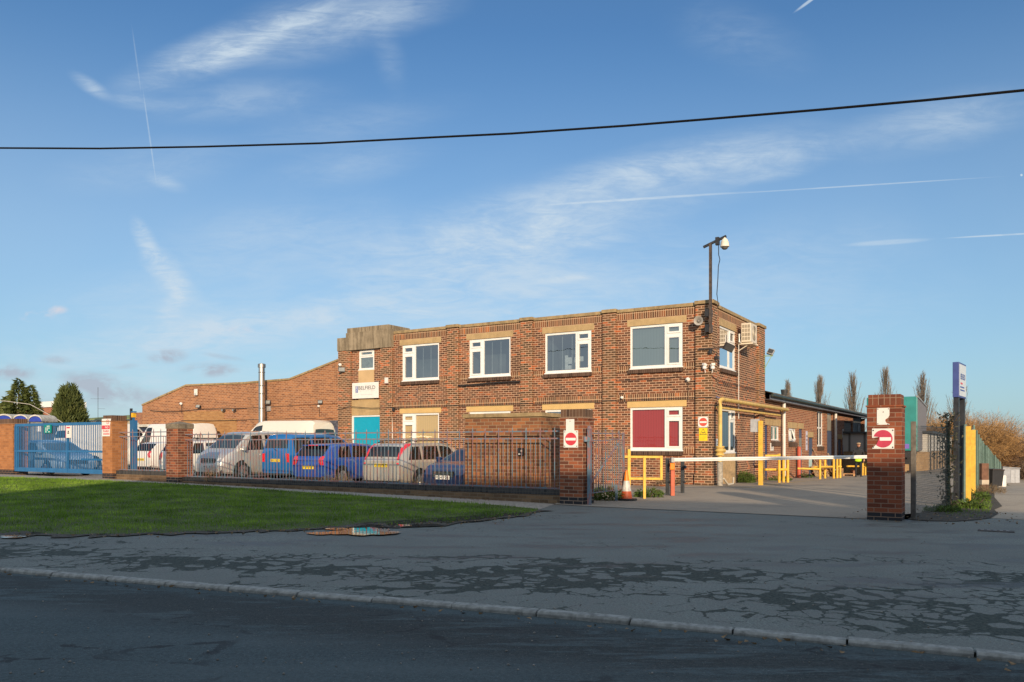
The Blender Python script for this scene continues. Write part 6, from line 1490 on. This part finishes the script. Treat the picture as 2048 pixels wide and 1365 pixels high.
m = MB(); m.box(1.9, 2.1, .35, .5, .1, zb-.2); m.box(1.75, 2.25, .25, .6, .02, .1); m.build('landing_leg', M_black, tr_); m = MB(); m.box(1.9, 2.1, 2.0, 2.15, .1, zb-.2); m.build('landing_leg', M_black, tr_)
m = MB(); m.box(-.01, .0, .3, 2.2, zb-.35, zb-.02); m.box(.3, 1.4, .2, .9, .5, zb-.25); m.tube([(-.05,1,1.3),(-.25,.8,1.0),(-.2,1.3,.85),(-.02,1.5,1.1)], .03, 5); m.build('front_fittings', M_black, tr_)
m = MB(); [m.box(-.012, -.001, .95+.27*k, 1.15+.27*k, 1.95, 2.12) for k in range(3)]; m.build('emblem', M_sw, tr_, bevel=.003)
m = MB(); m.box(-.012, -.001, .4, .9, 1.35, 1.6); m.build('purple_marking', mat('purple_mark', (.18,.12,.45), .5), tr_)

# ------------------------------------------------------------------ blue sliding gate and its signs
M_bg = mat('gate_blue', (.025,.14,.33), .45, var=.1, scale=3)
gu0, gu1 = u_on_v(29, 16.95), pgt-.02
ZT, ZB = 2.25, .36
gt = uvthing('sliding_gate', 'wide bright blue steel gate with vertical bars between orange piers', 'gate', gu0, 16.95, 0)
LG = gu1-gu0
for z_, h in ((ZT-.05, .11), (1.16+.0, .075), (ZB+.06, .16)): m = MB(); m.bar((0, 0, z_), (LG, 0, z_), .06, h); m.build('rail', M_bg, gt)
zm_ = zat(895, dep(u_on_v(118, 16.95), 16.95))
nb_ = int(LG/.115); m = MB()
for i in range(1, nb_): m.bar((LG*i/nb_, 0, ZB+.13), (LG*i/nb_, 0, ZT-.09), .023)
m.build('bars', M_bg, gt)
for xx in (.06, .22, u_on_v(136, 16.95)-gu0): m = MB(); m.bar((xx, .0, ZB), (xx, .0, ZT-.1), .075, .09); m.build('upright', M_bg, gt)
m = MB(); m.box(LG*.76, LG, .01, .05, .83, .90); m.build('mid_bar', M_bg, gt)
gp_ = uvthing('gate_post', 'blue gate guide post with a pale channel at the left end of the blue gate', 'post', gu0-.12, 17.05, 0)
m = MB(); m.box(-.1, .1, -.08, .08, .0, ZT+.1); m.build('post', M_bg, gp_); m = MB(); m.box(-.05, .08, -.12, -.081, .9, ZT-.15); m.build('channel', M_wplast, gp_)
gq = uvthing('gate_post', 'tall blue post right behind the orange pier', 'post', pgt+.66, 17.5, 0); m = MB(); m.box(-.0, .22, 0, .16, 0, zat(841, dep(pgt+.7, 17.5))); m.build('post', M_bg, gq); m = MB(); m.box(.02, .2, .02, .14, 2.6, 2.64); m.build('cap', M_bg, gq)
def gsign(label, px, py, w_, h_, mt, rows):
    u = u_on_v(px, 16.88); r = uvthing('gate_sign', label, 'sign', u, 16.88, zat(py, dep(u, 16.88)))
    m = MB(); m.box(-w_/2, w_/2, -.012, .02, -h_/2, h_/2); m.build('plate', mt, r)
    for nm, mt2, bx in rows:
        m = MB(); [m.box(b[0]*w_, b[1]*w_, -.015, -.0125, b[2]*h_, b[3]*h_) for b in bx]; m.build(nm, mt2, r)
gsign('green notice with white print on the blue gate', 95.5, 858.5, .50, .33, mat('sign_green', (.0,.22,.20), .5), [('print', M_sw, [(-.3+.22*i, -.14+.22*i, .28-.22*j, .38-.22*j) for i in range(3) for j in range(4) if (i+j) % 4])])
gsign('white and red warning notice on the blue gate', 137, 864, .34, .46, M_sign, [('red_heading', M_red, [(-.5, -.42, -.5, .5), (-.3, .35, .28, .4)]), ('pictogram', M_bl, [(-.1,.15,-.02,.08),(-.15,.2,-.16,-.06)])])

# ------------------------------------------------------------------ person by the shed
def skin(name, chains, mt, parent, sub=1, loc=None):
    vs, es, rs = [], [], []
    idx = {}
    for ch in chains:
        prev = None
        for key, p, r_ in ch:
            if key in idx: k = idx[key]
            else: idx[key] = len(vs); k = idx[key]; vs.append(p); rs.append(r_)
            if prev is not None and prev != k: es.append((prev, k))
            prev = k
    me = bpy.data.meshes.new(name); me.from_pydata(vs, es, []); me.materials.append(mt)
    o = bpy.data.objects.new(name, me); COL.objects.link(o)
    if parent: o.parent = parent
    me.skin_vertices or None
    m = o.modifiers.new('skin', 'SKIN'); m.use_smooth_shade = True; m.branch_smoothing = .4
    if not me.skin_vertices: bpy.context.view_layer.update()
    if not me.skin_vertices:
        bpy.context.view_layer.objects.active = o; bpy.ops.mesh.customdata_skin_add() if False else None
    lay = me.skin_vertices[0] if me.skin_vertices else me.attributes.new('skin', 'FLOAT', 'POINT')
    if me.skin_vertices:
        for i, r_ in enumerate(rs): lay.data[i].radius = r_ if isinstance(r_, tuple) else (r_, r_)
        lay.data[0].use_root = True
    sb_ = o.modifiers.new('sub', 'SUBSURF'); sb_.levels = sub; sb_.render_levels = sub
    return o
px_, py_ = 1717, 954.4; x, y = gp(px_, py_); z = gxy(x, y)
pe = thing('person', 'person in dark clothes and beige cap with a yellow green hi-vis pouch', 'person', (x, y, z), -.35)
M_skin = mat('skin', (.52,.27,.18), .5, var=.08); M_cloth = mat('dark_clothing', (.02,.022,.028), .85, var=.3, scale=6); M_hv = mat('hi_vis_fabric', (.45,.75,.02), .6, var=.08)
k_ = .97
def PZ(*a): return tuple(q*k_ for q in a)
body = [[('pel', PZ(0, .02, .95), (.15,.11)), ('wst', PZ(0, .01, 1.12), (.14,.10)), ('chs', PZ(0, 0, 1.32), (.17,.115)), ('nck', PZ(0, -.01, 1.47), (.065,.065)), ('nk2', PZ(0, -.03, 1.54), (.055,.055)), ('hd', PZ(0, -.05, 1.63), (.085,.10)), ('hd2', PZ(0, -.05, 1.71), (.075,.085))]]
for s_, n_ in ((1, 'l'), (-1, 'r')):
    body.append([('pel', 0, 0), ('hip'+n_, PZ(.10*s_, .02, .90), .095), ('kn'+n_, PZ(.12*s_, -.03 if s_ > 0 else .05, .50), .062), ('an'+n_, PZ(.12*s_, .02 if s_ > 0 else .10, .10), .042), ('ft'+n_, PZ(.13*s_, -.12 if s_ > 0 else -.04, .045), .04)])
    body.append([('chs', 0, 0), ('sh'+n_, PZ(.20*s_, 0, 1.38), .065), ('el'+n_, PZ(.27*s_, .02 if s_ > 0 else -.05, 1.12), .048), ('wr'+n_, PZ((.26 if s_ > 0 else .12)*s_, -.10 if s_ > 0 else -.24, .90 if s_ > 0 else 1.08), .034)])
skin('body', body, M_cloth, pe, 2)
m = MB()
def ell(m, c, rx, ry, rz, M=None, n=14, k=9):
    prof = []; 
    vs = []; 
    for i in range(k+1):
        t = PI*i/k
        for j in range(n): a = 2*PI*j/n; vs.append((c[0]+rx*math.sin(t)*math.cos(a), c[1]+ry*math.sin(t)*math.sin(a), c[2]+rz*math.cos(t)))
    m.add(vs, [(i*n+j, i*n+(j+1) % n, (i+1)*n+(j+1) % n, (i+1)*n+j) for i in range(k) for j in range(n)], M)
hc = (0, -.075*k_, 1.655*k_)
ell(m, hc, .074, .092, .108); ell(m, (0, hc[1]-.095, hc[2]-.012), .012, .018, .022); [ell(m, (.075*q, hc[1]+.01, hc[2]), .012, .02, .03) for q in (-1, 1)]
m.build('face', M_skin, pe, smooth=True)
m = MB(); [ell(m, (.028*q, hc[1]-.086, hc[2]+.012), .010, .006, .006) for q in (-1, 1)]; m.build('eyes', M_bl, pe); m = MB(); ell(m, (0, hc[1]-.087, hc[2]-.052), .022, .006, .006); m.build('mouth', mat('lips', (.35,.10,.08), .6), pe)
m = MB(); ell(m, (0, hc[1]+.025, hc[2]+.01), .088, .092, .112); m.build('hair', mat('brown_hair', (.12,.07,.04), .8, var=.3, scale=30), pe, smooth=True)
m = MB(); ell(m, (0, hc[1]+.01, hc[2]+.085), .105, .12, .05); m.prism([(-.085, 0), (.085, 0), (.06, .012), (-.06, .012)], -.19, -.06, T(0, hc[1], hc[2]+.055)); m.build('cap', mat('beige_cap', (.38,.27,.17), .8, var=.2, scale=12), pe, smooth=True)
m = MB(); ell(m, (-.02, -.12, .84), .16, .06, .08); m.build('hi_vis_pouch', M_hv, pe, smooth=True)
m = MB(); m.lathe([(.165, -.02), (.165, .02)], 20, T(0, .01, .93*k_) @ Matrix.Diagonal((1, .8, 1, 1))); m.build('belt', M_hv, pe)
for s_, wp, dr in ((1, PZ(.26, -.10, .90), Vector((-.1, -.35, -.9))), (-1, PZ(-.12, -.24, 1.08), Vector((.8, -.4, -.1)))):
    m = MB(); wp = Vector(wp); dr.normalize(); sd = dr.cross(Vector((0, 0, 1)) if abs(dr.z) < .8 else Vector((1, 0, 0))).normalized(); nn = dr.cross(sd)
    m.tube([wp-dr*.02, wp+dr*.045, wp+dr*.085], [.026, .036, .034], 8)
    for q, ln_ in enumerate((.062, .074, .070, .055)):
        b0 = wp+dr*.085+sd*(q-1.5)*.019; m.tube([b0, b0+dr*ln_*.55, b0+dr*ln_*.85+nn*.018, b0+dr*ln_*.95+nn*.035], [.0095, .009, .008, .006], 6)
    b0 = wp+dr*.03+sd*-.034; m.tube([b0, b0+dr*.03-sd*.02, b0+dr*.06-sd*.018+nn*.01], [.012, .010, .008], 6)
    m.build('hand', M_skin, pe, smooth=60)
m = MB(); [m.box(q-.045, q+.045, -.20+(.08 if q < 0 else 0), .07+(.08 if q < 0 else 0), .0, .07) for q in (.125, -.125)]; m.build('boots', M_black, pe, bevel=.02)
# ------------------------------------------------------------------ vegetation
def twigs(n, seed, org, dirs, ln, wd):
    """thin tapering triangles: origins, directions (n,3), lengths, widths"""
    r = np.random.RandomState(seed); a = r.normal(size=(n, 3)); side = np.cross(dirs, a); side /= np.linalg.norm(side, axis=1)[:, None]+1e-9
    V = np.stack([org-side*wd[:, None]/2, org+side*wd[:, None]/2, org+dirs*ln[:, None]], 1); return V.reshape(-1, 3)
def norm(v): return v/(np.linalg.norm(v, axis=1)[:, None]+1e-9)
M_bark = mat('bare_bark', (.20,.165,.135), .9, var=.3, scale=3); M_bark2 = mat('dark_bark', (.12,.085,.06), .9, var=.3, scale=3)
def tw_mat(name, a, b, sc=.6):
    m, N, bs = newmat(name); c = coords(N); N.set(bs.inputs['Base Color'], N.mix(N.mr(N.noise(c, sc, 4), .35, .65), a, b)); bs.inputs['Roughness'].default_value = .9; return m
M_twig = tw_mat('grey_twigs', (.20,.165,.13), (.31,.26,.21)); M_willow = tw_mat('orange_willow_twigs', (.26,.145,.055), (.43,.25,.095)); M_hedge = tw_mat('russet_twigs', (.12,.07,.045), (.22,.13,.08)); M_hedge2 = tw_mat('grey_brown_twigs', (.13,.10,.075), (.22,.165,.12))
def poplar(label, x, y, z, h, seed, w=1.3):
    w = w*2.6
    r = np.random.RandomState(seed); t = thing('bare_poplar', label, 'tree', (x, y, z), 0, 'row of bare poplars on the skyline')
    m = MB(); m.tube([(0,0,0),(.1,0,h*.3),(-.05,.05,h*.65),(0,0,h*.97)], [.28,.2,.1,.02], 6)
    org = []; dr = []; ln = []; wd = []
    for i in range(130):
        f = r.uniform(.1, .93); a = r.uniform(0, 6.28); z0 = f*h; L = h*(.10+.24*math.sin(PI*min(1, (f+.18)/1.15)))*r.uniform(.7, 1.1)
        sp_ = w*.95*(1-f)**.9*min(1, .35+f*2)*r.uniform(.2, .9); p0 = np.array([0, 0, z0]); p1 = p0+[math.cos(a)*sp_*.6, math.sin(a)*sp_*.6, L*.45]; p2 = p0+[math.cos(a)*sp_, math.sin(a)*sp_, L]
        m.tube([p0, p1, p2], [.065*(1-f*.6), .04, .012], 3, cap=False)
        for _ in range(44):
            q = r.rand(); b0 = p0+(p1-p0)*q*2 if q < .5 else p1+(p2-p1)*(q*2-1); org.append(b0); dr.append([math.cos(a)*.35+r.normal()*.28, math.sin(a)*.35+r.normal()*.28, 1.]); ln.append(r.uniform(.5, 1.3)*(1.15-.6*f)); wd.append(.032)
    m.build('trunk', M_bark, t)
    V = twigs(len(org), seed, np.array(org), norm(np.array(dr)), np.array(ln), np.array(wd)); rawmesh('crown', V, len(org), 3, M_twig, t); return t
Yp = 130
pops = [(1575,771,.7),(1643,760,1.2),(1713,753,1.25),(1783,745,1.35),(1862,752,1.3),(1944,759,1.4)]
plabs = ['smallest poplar tip just showing over the shed roof','poplar over the middle of the shed roof','poplar between the shed roof and the nearest brick pier','poplar rising behind the nearest brick pier','poplar behind the lorry trailer','poplar right of the blue road sign']
for i, (px, py, w_) in enumerate(pops):
    x = (px-CX)/F*Yp; zt = zat(py, Yp); t = poplar(plabs[i], x, Yp+i*.7, -4, zt+4, 20+i, w_*1.25)
x2 = (1628-CX)/F*Yp
def scrub(label, px, py, Y, w_, mt, seed, n=5200, up=.25, kind='tree', zb=None, ln0=(.5,1.1), tz=.02):
    r = np.random.RandomState(seed); x = (px-CX)/F*Y; zt = zat(py, Y); z = (gxy(x, Y)-.3) if zb is None else zb; h = zt-z
    name = 'bare_tree' if kind == 'tree' else 'bare_bush'
    t = thing(name, label, kind, (x, Y, z), 0, 'leafless trees and bushes beyond the lane')
    m = MB(); m.tube([(0,0,0),(.15,0,h*.3),(0,.1,h*.6)], [.16,.12,.05], 6)
    K2 = 24; tips = []
    for i in range(K2):
        a = r.uniform(0, 6.28); rr_ = w_/2*math.sqrt(r.rand())*.85; hh = h*(.55+.4*r.rand())*(1-.35*(rr_/(w_/2))**2); p0 = np.array([.05, 0, h*r.uniform(.08, .4)]); p2 = np.array([math.cos(a)*rr_, math.sin(a)*rr_, hh]); p1 = (p0+p2)/2+[r.normal()*.1*w_/4, r.normal()*.1, -.05*h]
        m.tube([p0, p1, p2], [.085, .055, .02], 3, cap=False); tips.append((p0, p1, p2))
    m.build('trunk', M_bark2, t)
    c = np.array([t_[int(q > .5)]+(t_[int(q > .5)+1]-t_[int(q > .5)])*((q*2) % 1) for t_, q in zip([tips[i] for i in r.randint(0, K2, n)], np.clip(r.beta(2.2, 1.2, n), 0, .999))])
    org = c+r.normal(size=(n, 3))*[w_*.11, w_*.11, h*.07]; org[:, 2] = np.clip(org[:, 2], .15, h*.97)
    out = norm(org-np.array([0, 0, h*.35])); d_ = norm(out*.7+np.array([0, 0, up])+r.normal(size=(n, 3))*.55)
    V = twigs(n, seed, org, d_, r.uniform(*ln0, n), np.full(n, .035 if tz is None else tz)*1.3); V[:, 2] = np.maximum(V[:, 2], 0); rawmesh('crown', V, n, 3, mt, t); return t
SC = [('grey brown bare tree showing over the end of the trailer',1858,838,84,8,M_hedge2,'tree'),('orange tinted bare tree left of the road sign',1888,827,80,8.5,M_willow,'tree'),('bare tree directly behind the road sign',1915,822,86,9,M_hedge2,'tree'),
      ('tall orange willow right of the road sign',1948,808,76,8.5,M_willow,'tree'),('orange willow above the middle of the lane fence',1978,822,78,8,M_willow,'tree'),('russet bare tree where the skyline dips',1998,850,82,8,M_hedge,'tree'),
      ('russet bush at the right of the skyline',2022,864,84,8.5,M_hedge,'bush'),('russet bush at the right edge of the view',2048,872,80,8,M_hedge,'bush'),('low russet bush above the grey garage',2012,905,100,9,M_hedge,'bush'),
      ('dense brown bush right of the grey garage',2046,905,88,7,M_hedge2,'bush'),('low brown bush behind the lane fence',1985,880,90,10,M_hedge,'bush'),('brown thicket behind the orange willows',1960,860,95,14,M_hedge2,'bush'),('low grey thicket behind the white panel shed',1880,868,110,18,M_hedge2,'bush'),('wide thicket at the foot of the skyline',2030,885,105,16,M_hedge,'bush'),('brown bush out past the right edge',2085,884,78,10,M_hedge,'bush')]
for i, (lb, px, py, Y, w_, mt, kd) in enumerate(SC): scrub(lb, px, py, (Y if px < 1960 else max(Y, 94)+(i % 4)), w_, mt, 50+i, 10500, .3, kd, tz=.022, ln0=(.3, .85))
# conifers on the left
L_con = leafmat('conifer_green', [(0, (.035,.055,.018)), (.5, (.10,.13,.035)), (1, (.22,.22,.065))], .9, transl=.15, rnd=.9); L_cyp = leafmat('cypress_green', [(0, (.03,.045,.018)), (.5, (.09,.115,.035)), (1, (.18,.19,.065))], 1.2, transl=.15, rnd=.9)
def conifer(label, px, py, Y, rad, mt, seed, loose, peaks=None):
    r = np.random.RandomState(seed); x = (px-CX)/F*Y; zt = zat(py, Y); z = -.1; h = zt-z
    t = thing('conifer', label, 'tree', (x, Y, z), 0, 'evergreens beyond the left yard')
    m = MB(); m.tube([(0,0,0),(0,0,h*.9)], [.22,.03], 6); m.build('trunk', M_bark2, t)
    n = 15000; pk = peaks or [(0, 0, 1., 1.)]
    vs = []; 
    which = r.randint(0, len(pk), n); P = np.array(pk)[which]
    f = r.beta(1.1, 1.5, n); a = r.uniform(0, 6.283, n)
    hh = h*P[:, 2]; R = rad*P[:, 3]*(1-f)**(.75 if loose else .55)*(1+.18*np.sin(a*7+f*(30 if loose else 9))+.12*np.sin(f*55+a*3)*loose)
    rr_ = R*np.sqrt(r.uniform(.45, 1.0, n)); z_ = .25+f*(hh-.3)
    if not loose: z_ = .25+f*(hh-.3)
    org = np.stack([P[:, 0]*rad+np.cos(a)*rr_, P[:, 1]*rad+np.sin(a)*rr_, z_-(rr_*.22 if loose else 0)], 1)
    out = np.stack([np.cos(a), np.sin(a), np.full(n, -.15 if loose else 1.6)], 1); d_ = norm(out+r.normal(size=(n, 3))*.35)
    V = twigs(n, seed, org, d_, r.uniform(.18, .5, n), r.uniform(.10, .22, n)); rawmesh('crown', V, n, 3, mt, t)
conifer('loose spreading fir at the far left', 37, 757, 72, 2.35, L_con, 5, 1, [(0,0,1,1),(.35,.2,.93,.8),(-.5,.1,.8,.7)])
conifer('dense clipped looking cypress beside the fir', 139, 767, 70, 1.75, L_cyp, 6, 0, [(0.05,0,1,1),(-.33,0,.93,.75),(.25,.1,.9,.8),(-.05,-.3,.96,.8),(.5,0,.62,.7)])

# weeds
def weed(label, px, py, rad, h, n, mt, seed, dead=False, name='weed'):
    r = np.random.RandomState(seed); x, y = gp(px, py); t = thing(name, label, 'plant', (x, y, gxy(x, y)), 0, 'weeds round walls and posts')
    f = r.rand(n); a = r.uniform(0, 6.283, n); rr_ = rad*np.sqrt(r.rand(n)); z_ = f*h*(1-.5*(rr_/rad)**2)
    org = np.stack([np.cos(a)*rr_, np.sin(a)*rr_*.6, z_*.9], 1); d_ = norm(np.stack([np.cos(a)*.8, np.sin(a)*.8, np.full(n, .5 if not dead else 1.5)], 1)+r.normal(size=(n, 3))*.6)
    V = twigs(n, seed, org, d_, r.uniform(.05, .12, n)*(1 if not dead else 1.6), r.uniform(.02, .045, n)*(1 if not dead else .35)); V[:, 2] = np.maximum(V[:, 2], 0); rawmesh('leaves', V, n, 3, mt, t)
    m = MB()
    for i in range(9): aa = r.uniform(0, 6.28); m.tube([(0,0,-.02), (math.cos(aa)*rad*.5, math.sin(aa)*rad*.3, h*.5), (math.cos(aa)*rad*.8, math.sin(aa)*rad*.5, h*r.uniform(.7,1.1))], [.006,.005,.002], 3)
    m.build('stems', M_bark2, t)
L_dead = leafmat('dry_weed', [(0, (.14,.10,.06)), (1, (.30,.22,.13))], 6, transl=.1)
for i, a in enumerate((('leafy weed at the foot of the open gate',1212,1001,.45,.40,900,L_weed),('pale leafy weed beside the yellow guard frame post',1298,995,.40,.28,600,L_weed),('bushy weed at the foot of the cream panel',1486,966,.45,.50,1300,L_weed),
    ('dry weed by the navy door of the office side',1512,965,.4,.4,500,L_dead),('dry stems at the foot of the railings near the pyramid capped pier',425,968,.25,.6,260,L_dead),('dry weed tuft below the silver beige estate car',672,975,.5,.45,500,L_dead),
    ('dry weed tuft against the low wall near the hatchback',820,985,.35,.35,300,L_dead),('small dry weed near the enclosure',900,992,.2,.2,150,L_dead),('low weed by the shed door',1560,962,.5,.25,400,L_weed),('low weed by the red post',1605,956,.5,.25,400,L_weed),
    ('low weed beneath the red blind window',1345,969,.6,.22,400,L_dead),('broad weed under the road sign',1940,1017,.4,.22,500,L_weed),('weed beside the nearest yellow board',1952,1003,.35,.3,500,L_weed),('weed clump below the mesh fence',1885,1024,.4,.14,300,L_weed),('straggly weed on the verge edge',1976,988,.5,.25,500,L_dead))):
    weed(a[0], a[1], a[2], a[3], a[4], a[5], a[6], 80+i, a[6] is L_dead)
# ivy climbing by the road sign
r = np.random.RandomState(4); n = 700; A1_ = Vector(uv(-.98, 20.1)); t = thing('ivy', 'ivy climbing the mesh fence post beside the road sign', 'plant', (A1_.x, A1_.y, 0), 0)
zz = r.uniform(0, 2.15, n); org = np.stack([r.normal(size=n)*.10-.02, r.normal(size=n)*.12, zz], 1); d_ = norm(r.normal(size=(n, 3)))
rawmesh('leaves', twigs(n, 3, org, d_, r.uniform(.05, .09, n), r.uniform(.03, .06, n)), n, 3, leafmat('ivy_leaf', [(0, (.05,.055,.03)), (1, (.17,.16,.10))], 8, transl=.1), t)
m = MB(); [m.tube([(q*.04, 0, 0), (.05*math.sin(q), .03, .8), (-.04*q, 0, 1.6), (.1*q, -.1, 2.1)], .01, 4) for q in (-1, 0, 1, 2)]; m.build('stems', M_bark2, t)

# ------------------------------------------------------------------ far left background
def bgbox(name, label, cat, px0, px1, pyt, Y, depth, mt, zbase=-.5, py1=None, rot=TH):
    x0 = (px0-CX)/F*Y; r = thing(name, label, cat, (x0, Y, 0), rot)
    # find width along the grid so the right end meets px1
    t1 = (px1-CX)/F; wd = (t1*Y-x0)/(math.cos(rot)-t1*math.sin(rot)); zt = zat(pyt, Y); m = MB(); m.box(0, wd, 0, depth, zbase, zt); m.build('wall', mt, r); return r, wd, zt
B_bg = brick('background_brick', [(0,(.30,.11,.07)),(1,(.42,.17,.10))], (.4,.28,.2))
r, wd, zt = bgbox('brick_unit', 'low red brick unit with a white fascia between the conifers', 'building', 25, 125, 818, 92, 2.5, B_bg)
m = MB(); m.box(-.1, wd+.1, -.15, 2.6, zt, zt+.62); m.build('fascia', M_white, r); m = MB(); m.box(wd*.62, wd*.9, -.05, 0, 0, 2.2); m.build('window', G_carl, r)
r, wd, zt = bgbox('green_roof_shed', 'wide shed with a dull green roof left of the orange workshop', 'shed', 150, 262, 842, 80, 14, mat('cream_cladding', (.45,.42,.33), .7))
M_gr = mat('dull_green_roof', (.20,.24,.09), .8, var=.12, scale=1); m = MB(); a = zt; m.add([(-.3,-.4,a),(wd+.3,-.4,a),(wd+.3,9,a+.95),(-.3,9,a+.95),(-.3,-.4,a+.12),(wd+.3,-.4,a+.12),(wd+.3,9,a+1.07),(-.3,9,a+1.07)], [(0,1,2,3),(4,5,6,7),(0,1,5,4),(1,2,6,5),(2,3,7,6),(3,0,4,7)]); m.build('roof', M_gr, r)
r, wd, zt = bgbox('brick_lean_to', 'small brown brick building left of the workshop gable', 'building', 263, 283, 826, 56, 4, B_shed)
m = MB(); m.box(-.05, .15, -.1, -.01, -.5, zt+.3); m.build('downpipe', M_black, r); m = MB(); m.lathe([(.16,0),(.2,.12),(.05,.22)], 12, T(.75, -.1, zt-.9)); m.build('wall_lamp', mat('pale_lamp', (.5,.6,.6), .3), r)
r, wd, zt = bgbox('dark_container', 'dark blue container with pale roof edge behind the short railings', 'container', 259, 338, 855, 44, 3, mat('dark_blue_container', (.03,.045,.09), .7, var=.4, scale=2, dirt=.4, dirtcol=(.15,.15,.15)))
m = MB(); m.box(-.1, wd+.1, -.15, 3.1, zt, zt+.14); m.build('roof', mat('pale_roof_edge', (.5,.48,.43), .8, var=.2), r)
# vaulted shelters
for i, (a, b) in enumerate(((-8,27),(27,58),(58,86))):
    Y = 46-i*.6; xa, xb = (a-CX)/F*Y, (b-CX)/F*Y; w_ = xb-xa; zt = zat(830+i*.8, Y); r = thing('vaulted_shelter', ['leftmost blue arched shelter at the left edge','middle blue arched shelter behind the gate','rightmost blue arched shelter behind the gate'][i], 'shelter', (xa, Y, 0), -.1, 'blue arched shelters')
    m = MB(); ar = [(w_/2+w_/2*math.cos(PI-PI*k/14), zt-.34+.30*math.sin(PI*k/14)) for k in range(15)]; m.prism(ar, 0, .06); m.build('blue_gable', mat('royal_blue_panel', (.02,.05,.35), .5), r)
    m = MB(); ar2 = [(x_, z_+.01) for x_, z_ in ar]+[(x_, z_+.09) for x_, z_ in ar[::-1]]; m.prism(ar2, -.05, 1.3); m.build('roof', mat('pale_roof_edge', (.5,.48,.43)), r)
    m = MB(); m.box(.02, w_-.02, .1, 1.2, 0, zt-.36); m.build('side_panels', mat('smoky_panel', (.20,.20,.20), .3, var=.2), r)
    m = MB(); m.box(w_*.55, w_*.85, .06, .095, zt-.9, zt-.55); m.build('notice', M_sign, r)
# aerial mast
Y = 78; x = (196-CX)/F*Y; r = thing('aerial_mast', 'thin aerial mast with crossbars above the green roof', 'aerial', (x, Y, 0), 0)
m = MB(); m.tube([(0,0,0),(0,0,zat(775,Y))], .02, 4); m.build('mast', M_char, r); 
for py, a, b in ((798,-15,12),(818,0,14)): m = MB(); m.tube([(a/F*Y,0,zat(py,Y)),(b/F*Y,0,zat(py,Y))], .014, 4); m.build('crossbar', M_char, r)
# thin service wire across the far left
P = [scr(a, b, 55) for a, b in ((-60,800),(10,802.5),(60,809),(110,836),(150,862))]; m = MB(); m.tube([p-P[0] for p in P], .022, 4); tag(m.build('service_wire', mat('pale_wire', (.45,.43,.4), .6), loc=P[0]), 'pale sagging wire in front of the fir at the far left', 'wire')
# yellow gantry post behind the orange pier
r = uvthing('beacon', 'orange yellow lamp box on the tall blue post behind the orange pier', 'lamp', pgt+.66, 17.55, zat(835, dep(pgt+.7, 17.5)))
m = MB(); m.box(0, .12, 0, .12, 0, .16); m.build('lens', mat('orange_lens', (.8,.45,.02), .4), r); m = MB(); m.box(.03,.09,.03,.09,-.2,0); m.build('stem', M_bg, r)

# dead leaves blown against the low wall, the kerb and the lawn edge
r = np.random.RandomState(8); n = 900; org = []
for i in range(n):
    q = r.rand()
    if q < .45: u = r.uniform(-26, -9.4); x, y = uv(u, 16.92-abs(r.normal())*.18); z = gxy(x, y)+.008
    elif q < .7: t_ = r.randint(0, len(LF)-1); x, y = LF[t_][0]+r.normal()*.15, LF[t_][1]-abs(r.normal())*.3; z = gxy(x, y)+.018
    elif q < .85: x = r.uniform(-8, 4); y = 6.95-.406*x-.12-abs(r.normal())*.12; z = -.03
    else: u = r.uniform(-2.6, .3); x, y = uv(u, r.uniform(16.2, 19.5)); z = gxy(x, y)+.014
    org.append((x, y, z))
org = np.array(org); a = r.uniform(0, 6.28, n); d_ = norm(np.stack([np.cos(a), np.sin(a), r.uniform(0, .5, n)], 1))
tag(rawmesh('leaf_litter', twigs(n, 8, org, d_, r.uniform(.03, .06, n), r.uniform(.02, .04, n)), n, 3, leafmat('dead_leaf', [(0, (.10,.06,.03)), (1, (.32,.22,.12))], 30, transl=0)), 'dry brown leaves blown against the walls and lawn edge', 'leaves', kind='stuff')

x, y = gp(1992, 1063); r = thing('drain_cover', 'small rectangular iron drain cover in the pavement at the lane mouth', 'drain cover', (x, y, gxy(x, y)), TH)
m = MB(); m.box(-.26, .26, -.14, .14, -.05, .010); m.build('frame', mat('rusty_iron', (.06,.05,.045), .8, var=.4, scale=20), r)
m = MB(); [m.box(-.22+.09*i, -.17+.09*i, -.11, .11, .010, .018) for i in range(5)]; m.build('grating', mat('worn_iron', (.12,.11,.10), .6, var=.3, scale=20), r)
